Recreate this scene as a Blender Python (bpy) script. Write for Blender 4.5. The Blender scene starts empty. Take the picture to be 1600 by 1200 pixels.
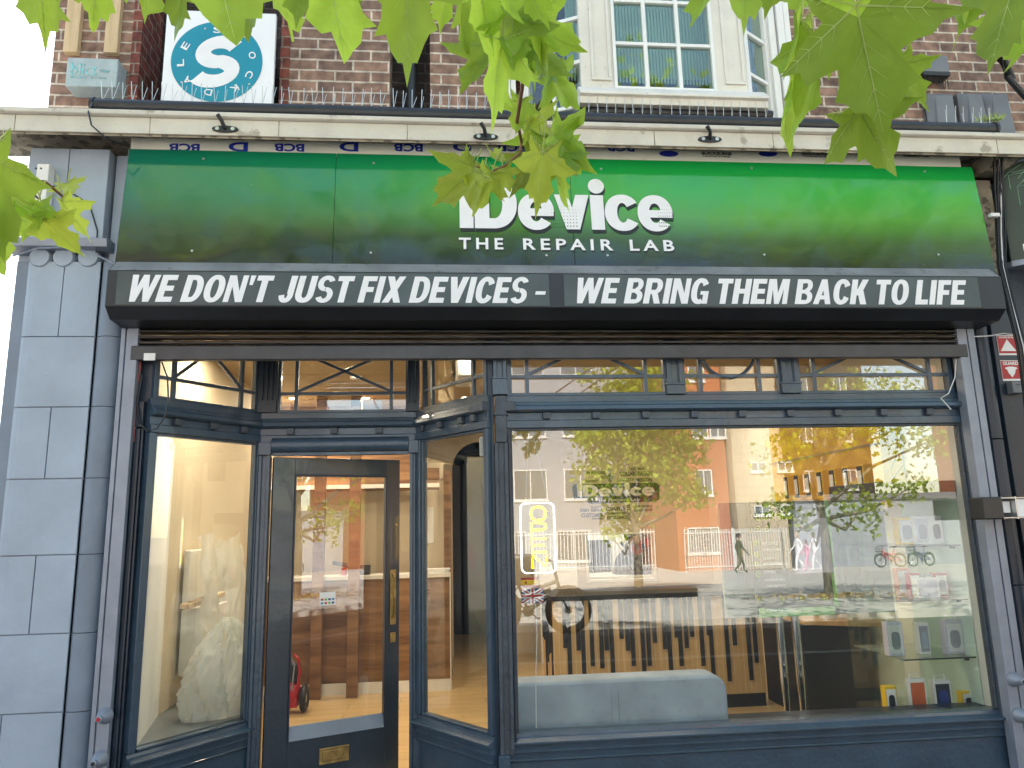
import bpy, bmesh, math, random
from mathutils import Vector, Matrix
random.seed(7)
S = bpy.context.scene
COL = S.collection
# ------------------------------------------------------------------ camera, world, sun
F = 1155.0
CAM = Vector((0, -4.2, 1.6))
_y, _p, _r = math.radians(5.3806), math.radians(10.9257), math.radians(1.4004)
FW = Vector((math.sin(_y)*math.cos(_p), math.cos(_y)*math.cos(_p), math.sin(_p)))
_r0 = Vector((math.cos(_y), -math.sin(_y), 0)); _d0 = FW.cross(_r0)
RT = _r0*math.cos(_r) + _d0*math.sin(_r); DN = _d0*math.cos(_r) - _r0*math.sin(_r)
cd = bpy.data.cameras.new('camera'); cam = bpy.data.objects.new('camera', cd); COL.objects.link(cam)
m3 = Matrix((RT, -DN, -FW)).transposed()
cam.matrix_world = Matrix.Translation(CAM) @ m3.to_4x4()
cd.sensor_width = 36; cd.lens = F/1600*36; cd.clip_start = .05; cd.clip_end = 2000
S.camera = cam
SUN_EL, SUN_AZ = math.radians(47), math.radians(-18)      # azimuth from +Y (behind the shop) towards +X
W = bpy.data.worlds.new('World'); S.world = W; W.use_nodes = True
nt = W.node_tree; bg = nt.nodes['Background']
sky = nt.nodes.new('ShaderNodeTexSky'); sky.sky_type = 'NISHITA'; sky.sun_disc = False
sky.sun_elevation = SUN_EL; sky.sun_rotation = SUN_AZ; sky.air_density = 1.0; sky.dust_density = .7; sky.ozone_density = 1.0
wm = nt.nodes.new('ShaderNodeMixRGB'); wm.blend_type = 'MULTIPLY'; wm.inputs[0].default_value = 1; wm.inputs[2].default_value = (1.09, 1.0, .87, 1)
nt.links.new(sky.outputs[0], wm.inputs[1]); nt.links.new(wm.outputs[0], bg.inputs[0]); bg.inputs[1].default_value = 0.14
sl = bpy.data.lights.new('sun', 'SUN'); sl.energy = 4.2; sl.angle = math.radians(.53); sl.color = (1, .95, .86)
sun = bpy.data.objects.new('sun', sl); COL.objects.link(sun)
sd = Vector((math.sin(SUN_AZ)*math.cos(SUN_EL), math.cos(SUN_AZ)*math.cos(SUN_EL), math.sin(SUN_EL)))
sun.rotation_euler = sd.to_track_quat('Z', 'Y').to_euler()
S.view_settings.view_transform = 'Standard'; S.view_settings.look = 'None'
S.view_settings.exposure = 2.2; S.view_settings.gamma = 1; S.view_settings.use_curve_mapping = False
S.cycles.transparent_max_bounces = 24; S.cycles.max_bounces = 10; S.cycles.diffuse_bounces = 5
S.cycles.sample_clamp_indirect = 8

def ray(x, y): return RT*((x-800)/F) + DN*((y-600)/F) + FW
def at(x, y, Y=0.0):
    d = ray(x, y); return CAM + d*((Y-CAM.y)/d.y)
def X_(x, y, Y=0.0): return at(x, y, Y).x
def Z_(x, y, Y=0.0): return at(x, y, Y).z
def atz(x, y, Z):
    d = ray(x, y); return CAM + d*((Z-CAM.z)/d.z)
def ond(x, y, dist):
    d = ray(x, y); return CAM + d*dist
def onl(x, y, p0, p1):
    """ray meets the upright plane through plan points p0,p1 -> (u along p0p1, z)"""
    d = ray(x, y); ex, ey = p1[0]-p0[0], p1[1]-p0[1]; L = math.hypot(ex, ey); ex /= L; ey /= L
    nx, ny = ey, -ex
    t = (nx*(p0[0]-CAM.x)+ny*(p0[1]-CAM.y))/(nx*d.x+ny*d.y); q = CAM+d*t
    return (q.x-p0[0])*ex+(q.y-p0[1])*ey, q.z

# ------------------------------------------------------------------ materials
def newmat(n):
    m = bpy.data.materials.new(n); m.use_nodes = True; return m, m.node_tree, m.node_tree.nodes['Principled BSDF']
def pm(n, col, rough=.5, var=.12, scale=6, bump=.0, bscale=60, metal=0, spec=.5, stretch=(1, 1, 1), coat=0, trans=0, spots=None, detail=6):
    m, t, b = newmat(n); N = t.nodes.new; L = t.links.new
    tc = N('ShaderNodeTexCoord'); mp = N('ShaderNodeMapping'); mp.inputs['Scale'].default_value = stretch
    L(tc.outputs['Object'], mp.inputs[0])
    nz = N('ShaderNodeTexNoise'); nz.inputs['Scale'].default_value = scale; nz.inputs['Detail'].default_value = detail
    L(mp.outputs[0], nz.inputs[0])
    rp = N('ShaderNodeValToRGB'); rp.color_ramp.elements[0].position = .3; rp.color_ramp.elements[1].position = .72
    a = [max(0, c*(1-var)) for c in col[:3]]+[1]; c2 = [min(1, c*(1+var)) for c in col[:3]]+[1]
    rp.color_ramp.elements[0].color = a; rp.color_ramp.elements[1].color = c2
    L(nz.outputs[0], rp.inputs[0]); out = rp.outputs[0]
    if spots:                                            # spots = (colour, scale, threshold, amount)
        n2 = N('ShaderNodeTexNoise'); n2.inputs['Scale'].default_value = spots[1]; n2.inputs['Detail'].default_value = 8; L(mp.outputs[0], n2.inputs[0])
        r2 = N('ShaderNodeValToRGB'); r2.color_ramp.elements[0].position = spots[2]; r2.color_ramp.elements[1].position = spots[2]+.06
        r2.color_ramp.elements[1].color = (spots[3],)*3+(1,)
        L(n2.outputs[0], r2.inputs[0]); mx = N('ShaderNodeMixRGB'); L(r2.outputs[0], mx.inputs[0]); L(out, mx.inputs[1])
        mx.inputs[2].default_value = tuple(spots[0])+(1,); out = mx.outputs[0]
    L(out, b.inputs['Base Color'])
    b.inputs['Roughness'].default_value = rough; b.inputs['Metallic'].default_value = metal
    b.inputs['Specular IOR Level'].default_value = spec; b.inputs['Coat Weight'].default_value = coat
    b.inputs['Transmission Weight'].default_value = trans
    if bump:
        n3 = N('ShaderNodeTexNoise'); n3.inputs['Scale'].default_value = bscale; n3.inputs['Detail'].default_value = 5; L(mp.outputs[0], n3.inputs[0])
        bp = N('ShaderNodeBump'); bp.inputs['Strength'].default_value = bump; bp.inputs['Distance'].default_value = .01
        L(n3.outputs[0], bp.inputs['Height']); L(bp.outputs[0], b.inputs['Normal'])
    return m
def emit(n, col, s):
    m, t, b = newmat(n); b.inputs['Base Color'].default_value = tuple(col)+(1,)
    b.inputs['Emission Color'].default_value = tuple(col)+(1,); b.inputs['Emission Strength'].default_value = s; return m
def glassmat(n, base=.13, tint=(1, 1, 1), rough=0.0, fres=True, wave=0):
    m = bpy.data.materials.new(n); m.use_nodes = True; t = m.node_tree; t.nodes.clear(); N = t.nodes.new; L = t.links.new
    o = N('ShaderNodeOutputMaterial'); mx = N('ShaderNodeMixShader'); tr = N('ShaderNodeBsdfTransparent'); g = N('ShaderNodeBsdfGlossy')
    tr.inputs[0].default_value = tuple(tint)+(1,); g.inputs['Roughness'].default_value = rough
    fr = N('ShaderNodeLayerWeight'); fr.inputs[0].default_value = .5
    pw = N('ShaderNodeMath'); pw.operation = 'POWER'; pw.inputs[1].default_value = 5; L(fr.outputs['Facing'], pw.inputs[0])
    ad = N('ShaderNodeMath'); ad.operation = 'ADD'; ad.use_clamp = True; ad.inputs[1].default_value = base+.03; L(pw.outputs[0], ad.inputs[0])
    L(ad.outputs[0], mx.inputs[0]); L(tr.outputs[0], mx.inputs[1]); L(g.outputs[0], mx.inputs[2]); L(mx.outputs[0], o.inputs[0])
    if wave:
        tc = N('ShaderNodeTexCoord'); nz = N('ShaderNodeTexNoise'); nz.inputs['Scale'].default_value = 1.6; L(tc.outputs['Object'], nz.inputs[0])
        bp = N('ShaderNodeBump'); bp.inputs['Strength'].default_value = wave; bp.inputs['Distance'].default_value = .01
        L(nz.outputs[0], bp.inputs['Height']); L(bp.outputs[0], g.inputs['Normal'])
    return m
def woodmat(n, c1, c2, axis='x', rough=.4, scale=5, stretch=10):
    m, t, b = newmat(n); N = t.nodes.new; L = t.links.new
    tc = N('ShaderNodeTexCoord'); mp = N('ShaderNodeMapping')
    s = {'x': (1/stretch, 1, 1), 'y': (1, 1/stretch, 1), 'z': (1, 1, 1/stretch)}[axis]; mp.inputs['Scale'].default_value = s
    L(tc.outputs['Object'], mp.inputs[0])
    nz = N('ShaderNodeTexNoise'); nz.inputs['Scale'].default_value = scale; nz.inputs['Detail'].default_value = 8; nz.inputs['Distortion'].default_value = 1.4
    L(mp.outputs[0], nz.inputs[0]); n2 = N('ShaderNodeTexNoise'); n2.inputs['Scale'].default_value = scale*9; n2.inputs['Detail'].default_value = 4; L(mp.outputs[0], n2.inputs[0])
    ad = N('ShaderNodeMath'); ad.operation = 'MULTIPLY_ADD'; ad.inputs[1].default_value = .25; L(n2.outputs[0], ad.inputs[0]); L(nz.outputs[0], ad.inputs[2])
    rp = N('ShaderNodeValToRGB'); rp.color_ramp.elements[0].position = .45; rp.color_ramp.elements[1].position = .8
    rp.color_ramp.elements[0].color = tuple(c1)+(1,); rp.color_ramp.elements[1].color = tuple(c2)+(1,)
    L(ad.outputs[0], rp.inputs[0]); L(rp.outputs[0], b.inputs['Base Color']); b.inputs['Roughness'].default_value = rough
    return m
def brickmat(n, c1, c2, mortar, bw=.225, bh=.075, mz=.008, swap=False):
    m, t, b = newmat(n); N = t.nodes.new; L = t.links.new
    tc = N('ShaderNodeTexCoord'); sp = N('ShaderNodeSeparateXYZ'); cb = N('ShaderNodeCombineXYZ'); L(tc.outputs['Object'], sp.inputs[0])
    ad = N('ShaderNodeMath'); ad.operation = 'ADD'; L(sp.outputs['X'], ad.inputs[0]); L(sp.outputs['Y'], ad.inputs[1])
    L(ad.outputs[0], cb.inputs[0]); L(sp.outputs['Z'], cb.inputs[1])
    # wobble so courses are not ruler-straight
    nw = N('ShaderNodeTexNoise'); nw.inputs['Scale'].default_value = 9; L(tc.outputs['Object'], nw.inputs[0])
    vm = N('ShaderNodeVectorMath'); vm.operation = 'SCALE'; vm.inputs['Scale'].default_value = .008; L(nw.outputs['Color'], vm.inputs[0])
    va = N('ShaderNodeVectorMath'); va.operation = 'ADD'; L(cb.outputs[0], va.inputs[0]); L(vm.outputs[0], va.inputs[1])
    br = N('ShaderNodeTexBrick'); br.inputs['Scale'].default_value = 1; br.inputs['Brick Width'].default_value = bw; br.inputs['Row Height'].default_value = bh
    br.inputs['Mortar Size'].default_value = mz; br.inputs['Mortar Smooth'].default_value = .3; br.inputs['Bias'].default_value = -.1
    br.inputs['Color1'].default_value = tuple(c1)+(1,); br.inputs['Color2'].default_value = tuple(c2)+(1,); br.inputs['Mortar'].default_value = tuple(mortar)+(1,)
    L(va.outputs[0], br.inputs[0])
    nz = N('ShaderNodeTexNoise'); nz.inputs['Scale'].default_value = 14; nz.inputs['Detail'].default_value = 9; L(tc.outputs['Object'], nz.inputs[0])
    rp = N('ShaderNodeValToRGB'); rp.color_ramp.elements[0].position = .3; rp.color_ramp.elements[0].color = (.35, .33, .33, 1); rp.color_ramp.elements[1].position = .68; rp.color_ramp.elements[1].color = (1.25, 1.2, 1.15, 1)
    L(nz.outputs[0], rp.inputs[0]); mu = N('ShaderNodeMixRGB'); mu.blend_type = 'MULTIPLY'; mu.inputs[0].default_value = .85
    L(br.outputs['Color'], mu.inputs[1]); L(rp.outputs[0], mu.inputs[2]); L(mu.outputs[0], b.inputs['Base Color'])
    b.inputs['Roughness'].default_value = .88
    sb = N('ShaderNodeMath'); sb.operation = 'MULTIPLY_ADD'; sb.inputs[1].default_value = .35; L(nz.outputs[0], sb.inputs[0])
    iv = N('ShaderNodeMath'); iv.operation = 'SUBTRACT'; iv.inputs[0].default_value = 1; L(br.outputs['Fac'], iv.inputs[1]); L(iv.outputs[0], sb.inputs[2])
    bp = N('ShaderNodeBump'); bp.inputs['Strength'].default_value = .9; bp.inputs['Distance'].default_value = .008; L(sb.outputs[0], bp.inputs['Height']); L(bp.outputs[0], b.inputs['Normal'])
    return m

NAVY = (.038, .068, .105)
M = dict(
 navy=pm('navy gloss paint', NAVY, .34, .18, 5, .28, 45, spec=.6, coat=.25, spots=((.28, .32, .36), 90, .74, .5)),
 navy_worn=pm('worn navy paint', (.05, .065, .085), .45, .3, 9, .45, 60, spots=((.22, .24, .27), 60, .66, .55)),
 navydark=pm('dark navy paint', (.014, .026, .045), .35, .2, 5, .15, 40, spec=.5),
 door=pm('door paint', (.024, .038, .056), .3, .25, 3, .15, 35, spec=.6, coat=.3),
 ashlar=pm('painted ashlar', (.32, .38, .465), .5, .12, 3.5, .35, 22, spots=((.45, .48, .52), 30, .70, .35)),
 ashlar_dark=pm('painted render', (.17, .21, .27), .5, .15, 4, .25, 25),
 guide=pm('powder coated steel', (.24, .27, .33), .42, .1, 8, .08, 120, metal=.2, spots=((.10, .09, .08), 70, .7, .6)),
 guide_worn=pm('grimy coated steel', (.055, .055, .06), .42, .2, 8, .08, 120, metal=.2),
 box=pm('shutter box steel', (.020, .023, .028), .38, .25, 3, .05, 50, metal=.15, spots=((.3, .3, .28), 120, .76, .6)),
 boxtop=pm('dusty shutter lid', (.22, .225, .23), .5, .3, 4, .05, 50, spots=((.08, .08, .07), 20, .6, .5)),
 banner=pm('dark printed vinyl', (.055, .074, .076), .36, .22, 4, 0, 50, spots=((.35, .36, .34), 140, .765, .5)),
 lettering=pm('white vinyl lettering', (.80, .80, .82), .45, .03, 12, 0),
 blackvinyl=pm('black vinyl', (.006, .007, .008), .4, .1, 12, 0),
 slat=pm('shutter slat steel', (.085, .082, .08), .42, .35, 5, .12, 80, metal=.5, stretch=(.4, 1, 6), spots=((.30, .28, .22), 100, .72, .6)),
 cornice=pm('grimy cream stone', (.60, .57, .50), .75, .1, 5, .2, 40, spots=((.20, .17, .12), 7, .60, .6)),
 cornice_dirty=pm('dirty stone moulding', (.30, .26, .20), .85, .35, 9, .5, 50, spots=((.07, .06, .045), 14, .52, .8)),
 cream=pm('cream window paint', (.72, .69, .62), .5, .07, 6, .2, 50, spots=((.25, .22, .17), 22, .66, .5)),
 white=pm('white gloss paint', (.80, .80, .78), .4, .03, 6, .05, 50),
 pipe=pm('black cast iron', (.016, .018, .022), .34, .3, 8, .2, 60, spots=((.35, .34, .3), 60, .72, .6)),
 rubber=pm('black rubber', (.012, .012, .013), .5, .2, 20),
 steel=pm('galvanised steel', (.55, .55, .53), .35, .15, 20, metal=.8),
 chrome=pm('chrome', (.85, .85, .86), .06, .02, 5, metal=1),
 brass=pm('aged brass', (.42, .30, .12), .38, .3, 25, .2, 90, metal=.85),
 brick=brickmat('brown brick', (.32, .20, .15), (.18, .12, .10), (.60, .53, .45)),
 redbrick=brickmat('red rubbed brick', (.24, .07, .05), (.17, .05, .04), (.32, .25, .2), .12, .075, .006),
 darkbrick=brickmat('shade-toned brick', (.05, .035, .032), (.028, .022, .022), (.09, .08, .07)),  # shade of the wall recesses is put into this brick colour
 orange=brickmat('orange brick', (.62, .20, .085), (.50, .155, .07), (.45, .3, .2), .225, .075, .006),
 creamblock=brickmat('cream block', (.62, .53, .38), (.56, .48, .34), (.32, .27, .2), .9, .45, .012),
 greywall=pm('pale render wall', (.33, .35, .38), .8, .08, 1.5, .1, 20),
 sblue=pm('sign blue vinyl', (.008, .25, .37), .25, .05, 3),
 sboard=pm('white sign board', (.82, .83, .86), .35, .04, 3, spots=((.6, .6, .58), 25, .68, .4)),
 timber=woodmat('pale timber', (.50, .36, .20), (.66, .50, .30), 'z', .6, 14),
 plastic_grey=pm('grey plastic', (.16, .17, .19), .45, .12, 6),
 plastic_black=pm('black plastic', (.02, .021, .023), .4, .12, 12),
 plastic_white=pm('white plastic', (.75, .75, .73), .4, .05, 12),
 tan=pm('warm wall paint', (.64, .55, .40), .7, .03, 2, .05, 30),
 ceiling=pm('ceiling paint', (.42, .33, .21), .8, .03, 2),
 whitewall=pm('white wall paint', (.82, .81, .76), .7, .02, 2),
 floorwood=None,
 walnut=woodmat('walnut laminate', (.13, .062, .028), (.34, .19, .09), 'x', .35, 6, 9),
 oak=woodmat('oak laminate', (.46, .29, .11), (.66, .45, .20), 'z', .4, 5, 9),
 gold=woodmat('golden ply', (.60, .33, .02), (.92, .60, .07), 'x', .35, 3, 5),
 quartz=pm('pale counter top', (.78, .76, .70), .25, .04, 20),
 velvet=pm('grey velvet', (.38, .44, .52), .8, .2, 5, .15, 12, spots=((.34, .38, .45), 14, .6, .6)),
 blackpaint=pm('black stained batten', (.012, .012, .013), .35, .1, 9),
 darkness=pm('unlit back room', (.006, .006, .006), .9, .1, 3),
 glass=glassmat('shop glass', .085, (.97, .985, .97), 0, wave=.03),
 glassdoor=glassmat('door glass', .075, (.95, .96, .95), 0, wave=.03),
 glassdirty=glassmat('bay window glass', .06, (.8, .88, .84), .01, wave=.25),
 shelfglass=glassmat('shelf glass', .03, (.94, .985, .96)),
 clear=glassmat('clear blister plastic', .03, (.93, .95, .97), .08),
 neonw=emit('white neon', (.95, .97, 1), .8),
 neony=emit('yellow neon', (1, .58, .0), 3.0),
 lamp=emit('lamp lens', (1, .86, .62), 9),
 red=pm('red', (.42, .012, .022), .35, .08, 8), yellow=pm('yellow', (.85, .55, .01), .35, .05, 8),
 flagblue=pm('flag blue', (.02, .045, .26), .5, .05, 8), blueink=pm('blue ink', (.01, .03, .36), .5, .1, 9),
 lime=pm('lime', (.38, .62, .03), .4, .05, 8), posterdark=pm('poster dark green', (.035, .055, .04), .3, .2, 4),
 posterpale=pm('poster pale', (.30, .36, .33), .35, .1, 3), greenstripe=pm('green stripe', (.15, .42, .08), .35, .1, 6),
 orangecase=pm('orange case', (.65, .14, .04), .4, .08, 8), paper=pm('white card', (.80, .80, .80), .5, .03, 9),
 lilac=pm('pale lilac card', (.62, .60, .70), .4, .04, 9), greycard=pm('grey card', (.25, .26, .28), .4, .1, 9),
 asphalt=pm('asphalt', (.032, .033, .036), .85, .3, 30, .4, 90), slab=pm('pale paving', (.50, .48, .44), .8, .12, 1.2, .2, 30),
 kerbm=pm('granite kerb', (.22, .22, .21), .8, .15, 20, .2, 60), ground=pm('far ground', (.16, .15, .12), .9, .2, .4),
 bark=pm('mottled bark', (.20, .17, .12), .85, .4, 6, .6, 20), straw=pm('dry litter', (.42, .30, .12), .9, .3, 10),
 twig=pm('reddish twig', (.20, .09, .05), .6, .3, 20), petiole=pm('leaf stalk', (.35, .36, .10), .5, .15, 20),
 skin=pm('skin', (.45, .27, .19), .5, .06, 12), hair=pm('dark hair', (.012, .009, .008), .5, .2, 30),
 darkcloth=pm('dark cloth', (.016, .015, .028), .85, .2, 10), greycloth=pm('grey cloth', (.3, .31, .34), .85, .1, 10),
 olive=pm('olive cloth', (.12, .13, .05), .85, .1, 10), pinkcloth=pm('pink cloth', (.70, .30, .42), .85, .1, 10),
 orangecloth=pm('coral cloth', (.75, .25, .10), .85, .1, 10), whitecloth=pm('white cloth', (.75, .75, .75), .85, .05, 10),
 magenta=pm('bike red paint', (.62, .04, .07), .3, .05, 8), winframe=pm('far window frame', (.75, .75, .72), .5, .05, 8),
 farglass=pm('far window glass', (.10, .13, .16), .08, .1, 2, spec=1), tealfade=pm('faded teal print', (.20, .52, .56), .6, .3, 40, spots=((.38, .45, .46), 50, .52, .9)),
 plate=pm('weathered grey face', (.36, .43, .45), .5, .1, 14, spots=((.27, .4, .42), 45, .56, .6)),
 cableblk=pm('black cable', (.012, .012, .014), .35, .1, 20), cablewht=pm('white cable', (.75, .75, .75), .4, .05, 20), cablered=pm('red cable', (.30, .05, .05), .4, .1, 20),
)
def floor_mat():
    m, t, b = newmat('pale plank floor'); N = t.nodes.new; L = t.links.new
    tc = N('ShaderNodeTexCoord'); mp = N('ShaderNodeMapping'); L(tc.outputs['Object'], mp.inputs[0])
    br = N('ShaderNodeTexBrick'); br.inputs['Scale'].default_value = 1; br.inputs['Brick Width'].default_value = 1.2; br.inputs['Row Height'].default_value = .17
    br.inputs['Mortar Size'].default_value = .0022; br.offset = .37
    br.inputs['Color1'].default_value = (.70, .50, .25, 1); br.inputs['Color2'].default_value = (.60, .42, .20, 1); br.inputs['Mortar'].default_value = (.16, .09, .04, 1)
    L(mp.outputs[0], br.inputs[0]); mp2 = N('ShaderNodeMapping'); mp2.inputs['Scale'].default_value = (.12, 1, 1); L(tc.outputs['Object'], mp2.inputs[0])
    nz = N('ShaderNodeTexNoise'); nz.inputs['Scale'].default_value = 12; nz.inputs['Detail'].default_value = 6; L(mp2.outputs[0], nz.inputs[0])
    rp = N('ShaderNodeValToRGB'); rp.color_ramp.elements[0].position = .3; rp.color_ramp.elements[0].color = (.72, .7, .66, 1); rp.color_ramp.elements[1].position = .7
    L(nz.outputs[0], rp.inputs[0]); mu = N('ShaderNodeMixRGB'); mu.blend_type = 'MULTIPLY'; mu.inputs[0].default_value = .7
    L(br.outputs[0], mu.inputs[1]); L(rp.outputs[0], mu.inputs[2]); L(mu.outputs[0], b.inputs['Base Color']); b.inputs['Roughness'].default_value = .28
    return m
M['floorwood'] = floor_mat()

# ------------------------------------------------------------------ mesh builder
ORG = {}
def org(o): return ORG.get(o.name, Vector((0, 0, 0)))
class MB:
    def __init__(s): s.v = []; s.f = []; s.mi = []; s.T = None; s.m = 0
    def add(s, vs, fs):
        n = len(s.v)
        for p in vs:
            p = Vector(p); s.v.append(s.T(p) if s.T else p)
        for f in fs: s.f.append([n+i for i in f]); s.mi.append(s.m)
        return s
    def box(s, x0, x1, y0, y1, z0, z1):
        return s.add([(x0, y0, z0), (x1, y0, z0), (x1, y1, z0), (x0, y1, z0), (x0, y0, z1), (x1, y0, z1), (x1, y1, z1), (x0, y1, z1)],
                     [(0, 3, 2, 1), (4, 5, 6, 7), (0, 1, 5, 4), (1, 2, 6, 5), (2, 3, 7, 6), (3, 0, 4, 7)])
    def prism(s, poly, a0, a1, axis='y'):
        """poly of 2D points: axis y -> (x,z); axis x -> (y,z); axis z -> (x,y)"""
        n = len(poly)
        g = {'y': lambda p, a: (p[0], a, p[1]), 'x': lambda p, a: (a, p[0], p[1]), 'z': lambda p, a: (p[0], p[1], a)}[axis]
        return s.add([g(p, a0) for p in poly]+[g(p, a1) for p in poly],
                     [list(range(n)), list(range(2*n-1, n-1, -1))]+[(i, (i+1) % n, n+(i+1) % n, n+i) for i in range(n)])
    def strip(s, a, b, y0, y1):
        """closed band between two equal-length xz polylines, thickness y0..y1"""
        n = len(a); vs = []
        for p, q in zip(a, b): vs += [(p[0], y0, p[1]), (q[0], y0, q[1]), (p[0], y1, p[1]), (q[0], y1, q[1])]
        fs = []
        for i in range(n-1):
            k, l = 4*i, 4*i+4
            fs += [(k, k+1, l+1, l), (k+2, l+2, l+3, k+3), (k, l, l+2, k+2), (k+1, k+3, l+3, l+1)]
        return s.add(vs, fs+[(0, 2, 3, 1), (4*n-4, 4*n-3, 4*n-1, 4*n-2)])
    def tube(s, pts, r, n=8, cap=True):
        pts = [Vector(p) for p in pts]; rr = r if isinstance(r, (list, tuple)) else [r]*len(pts)
        vs = []; up = None
        for i, p in enumerate(pts):
            d = (pts[min(i+1, len(pts)-1)]-pts[max(i-1, 0)]).normalized()
            if up is None: up = Vector((0, 0, 1)) if abs(d.z) < .9 else Vector((1, 0, 0))
            a = d.cross(up); a = a.normalized() if a.length > 1e-5 else d.orthogonal().normalized(); b = d.cross(a); up = -b if False else up
            vs += [p+(a*math.cos(2*math.pi*k/n)+b*math.sin(2*math.pi*k/n))*rr[i] for k in range(n)]
        fs = []
        for i in range(len(pts)-1):
            fs += [(i*n+k, i*n+(k+1) % n, (i+1)*n+(k+1) % n, (i+1)*n+k) for k in range(n)]
        if cap: fs += [list(range(n-1, -1, -1)), list(range((len(pts)-1)*n, len(pts)*n))]
        return s.add(vs, fs)
    def bar(s, a, b, w, h, up=(0, 1, 0)):
        """square bar from a to b, w across, h along `up`"""
        a, b, up = Vector(a), Vector(b), Vector(up); d = (b-a).normalized(); c = d.cross(up).normalized()*w/2; u = c.cross(d).normalized()*h/2
        return s.add([a-c-u, a+c-u, a+c+u, a-c+u, b-c-u, b+c-u, b+c+u, b-c+u], [(0, 1, 2, 3), (7, 6, 5, 4), (0, 4, 5, 1), (1, 5, 6, 2), (2, 6, 7, 3), (3, 7, 4, 0)])
    def lathe(s, c, prof, n=20, axis='z'):
        """prof list (r,h) along axis from c"""
        c = Vector(c); vs = []
        for r, h in prof:
            for k in range(n):
                a = 2*math.pi*k/n; x, y = r*math.cos(a), r*math.sin(a)
                vs.append(c+Vector({'z': (x, y, h), 'y': (x, h, y), 'x': (h, x, y)}[axis]))
        m = len(prof); fs = [(i*n+k, i*n+(k+1) % n, (i+1)*n+(k+1) % n, (i+1)*n+k) for i in range(m-1) for k in range(n)]
        return s.add(vs, fs+[list(range(n-1, -1, -1)), list(range((m-1)*n, m*n))])
    def torus(s, c, R, r, axis='y', n=24, k=8, a0=0, a1=2*math.pi, sx=1, sz=1):
        pts = []
        full = abs(a1-a0-2*math.pi) < 1e-6
        for i in range(n+1):
            a = a0+(a1-a0)*i/n; x, z = R*math.cos(a)*sx, R*math.sin(a)*sz
            pts.append(Vector(c)+Vector({'y': (x, 0, z), 'x': (0, x, z), 'z': (x, z, 0)}[axis]))
        return s.tube(pts, r, k, cap=not full)
    def ell(s, c, rx, ry, rz, n=16, m=10):
        vs = []; c = Vector(c)
        for i in range(m+1):
            t = math.pi*i/m
            for k in range(n):
                a = 2*math.pi*k/n; vs.append(c+Vector((rx*math.sin(t)*math.cos(a), ry*math.sin(t)*math.sin(a), rz*math.cos(t))))
        return s.add(vs, [(i*n+k, i*n+(k+1) % n, (i+1)*n+(k+1) % n, (i+1)*n+k) for i in range(m) for k in range(n)])
    def build(s, name, mat, parent=None, bevel=0, smooth=False, label=None, cat=None, group=None, kind=None, recalc=True):
        o0 = org(parent) if parent else None
        if parent is None:
            xs = [p.x for p in s.v]; ys = [p.y for p in s.v]; o0 = Vector(((min(xs)+max(xs))/2, (min(ys)+max(ys))/2, min(p.z for p in s.v)))
            if kind == 'structure': o0 = Vector((0, 0, 0))
        me = bpy.data.meshes.new(name); me.from_pydata([tuple(p-o0) for p in s.v], [], s.f)
        mats = mat if isinstance(mat, (list, tuple)) else [mat]
        for x in mats: me.materials.append(M[x] if isinstance(x, str) else x)
        if len(mats) > 1: me.polygons.foreach_set('material_index', s.mi)
        if recalc:
            b = bmesh.new(); b.from_mesh(me); bmesh.ops.recalc_face_normals(b, faces=b.faces); b.to_mesh(me); b.free()
        if smooth:
            me.polygons.foreach_set('use_smooth', [True]*len(me.polygons))
            try: me.set_sharp_from_angle(angle=math.radians(40))
            except Exception: pass
        o = bpy.data.objects.new(name, me); COL.objects.link(o)
        if parent: o.parent = parent; ORG[o.name] = o0
        else: o.location = o0; ORG[o.name] = o0
        if bevel:
            bv = o.modifiers.new('bevel', 'BEVEL'); bv.width = bevel; bv.segments = 2; bv.limit_method = 'ANGLE'; bv.angle_limit = math.radians(40)
        tag(o, label, cat, group, kind); return o
def tag(o, label=None, cat=None, group=None, kind=None):
    if label: o['label'] = label
    if cat: o['category'] = cat
    if group: o['group'] = group
    if kind: o['kind'] = kind
def thing(name, label, cat, loc=(0, 0, 0), group=None):
    o = bpy.data.objects.new(name, None); COL.objects.link(o); o.location = loc; o.empty_display_size = .1; ORG[o.name] = Vector(loc)
    tag(o, label, cat, group); return o
def dup(root, loc=None, label=None, rotz=None, group=None):
    r = root.copy(); COL.objects.link(r)
    if loc is not None: r.location = loc
    if rotz is not None: r.rotation_euler.z = rotz
    if label: r['label'] = label
    if group: r['group'] = group
    for ch in list(root.children):
        c = ch.copy(); COL.objects.link(c); c.parent = r
        for g in list(ch.children):
            d = g.copy(); COL.objects.link(d); d.parent = c
    return r
def frame2(p0, p1, base=0):
    """local (u, n, z) -> world; n positive = outwards to the street side"""
    ex, ey = p1[0]-p0[0], p1[1]-p0[1]; L = math.hypot(ex, ey); ex /= L; ey /= L
    return (lambda p: Vector((p0[0]+ex*p.x+ey*p.y, p0[1]+ey*p.x-ex*p.y, p.z+base))), L
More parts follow.
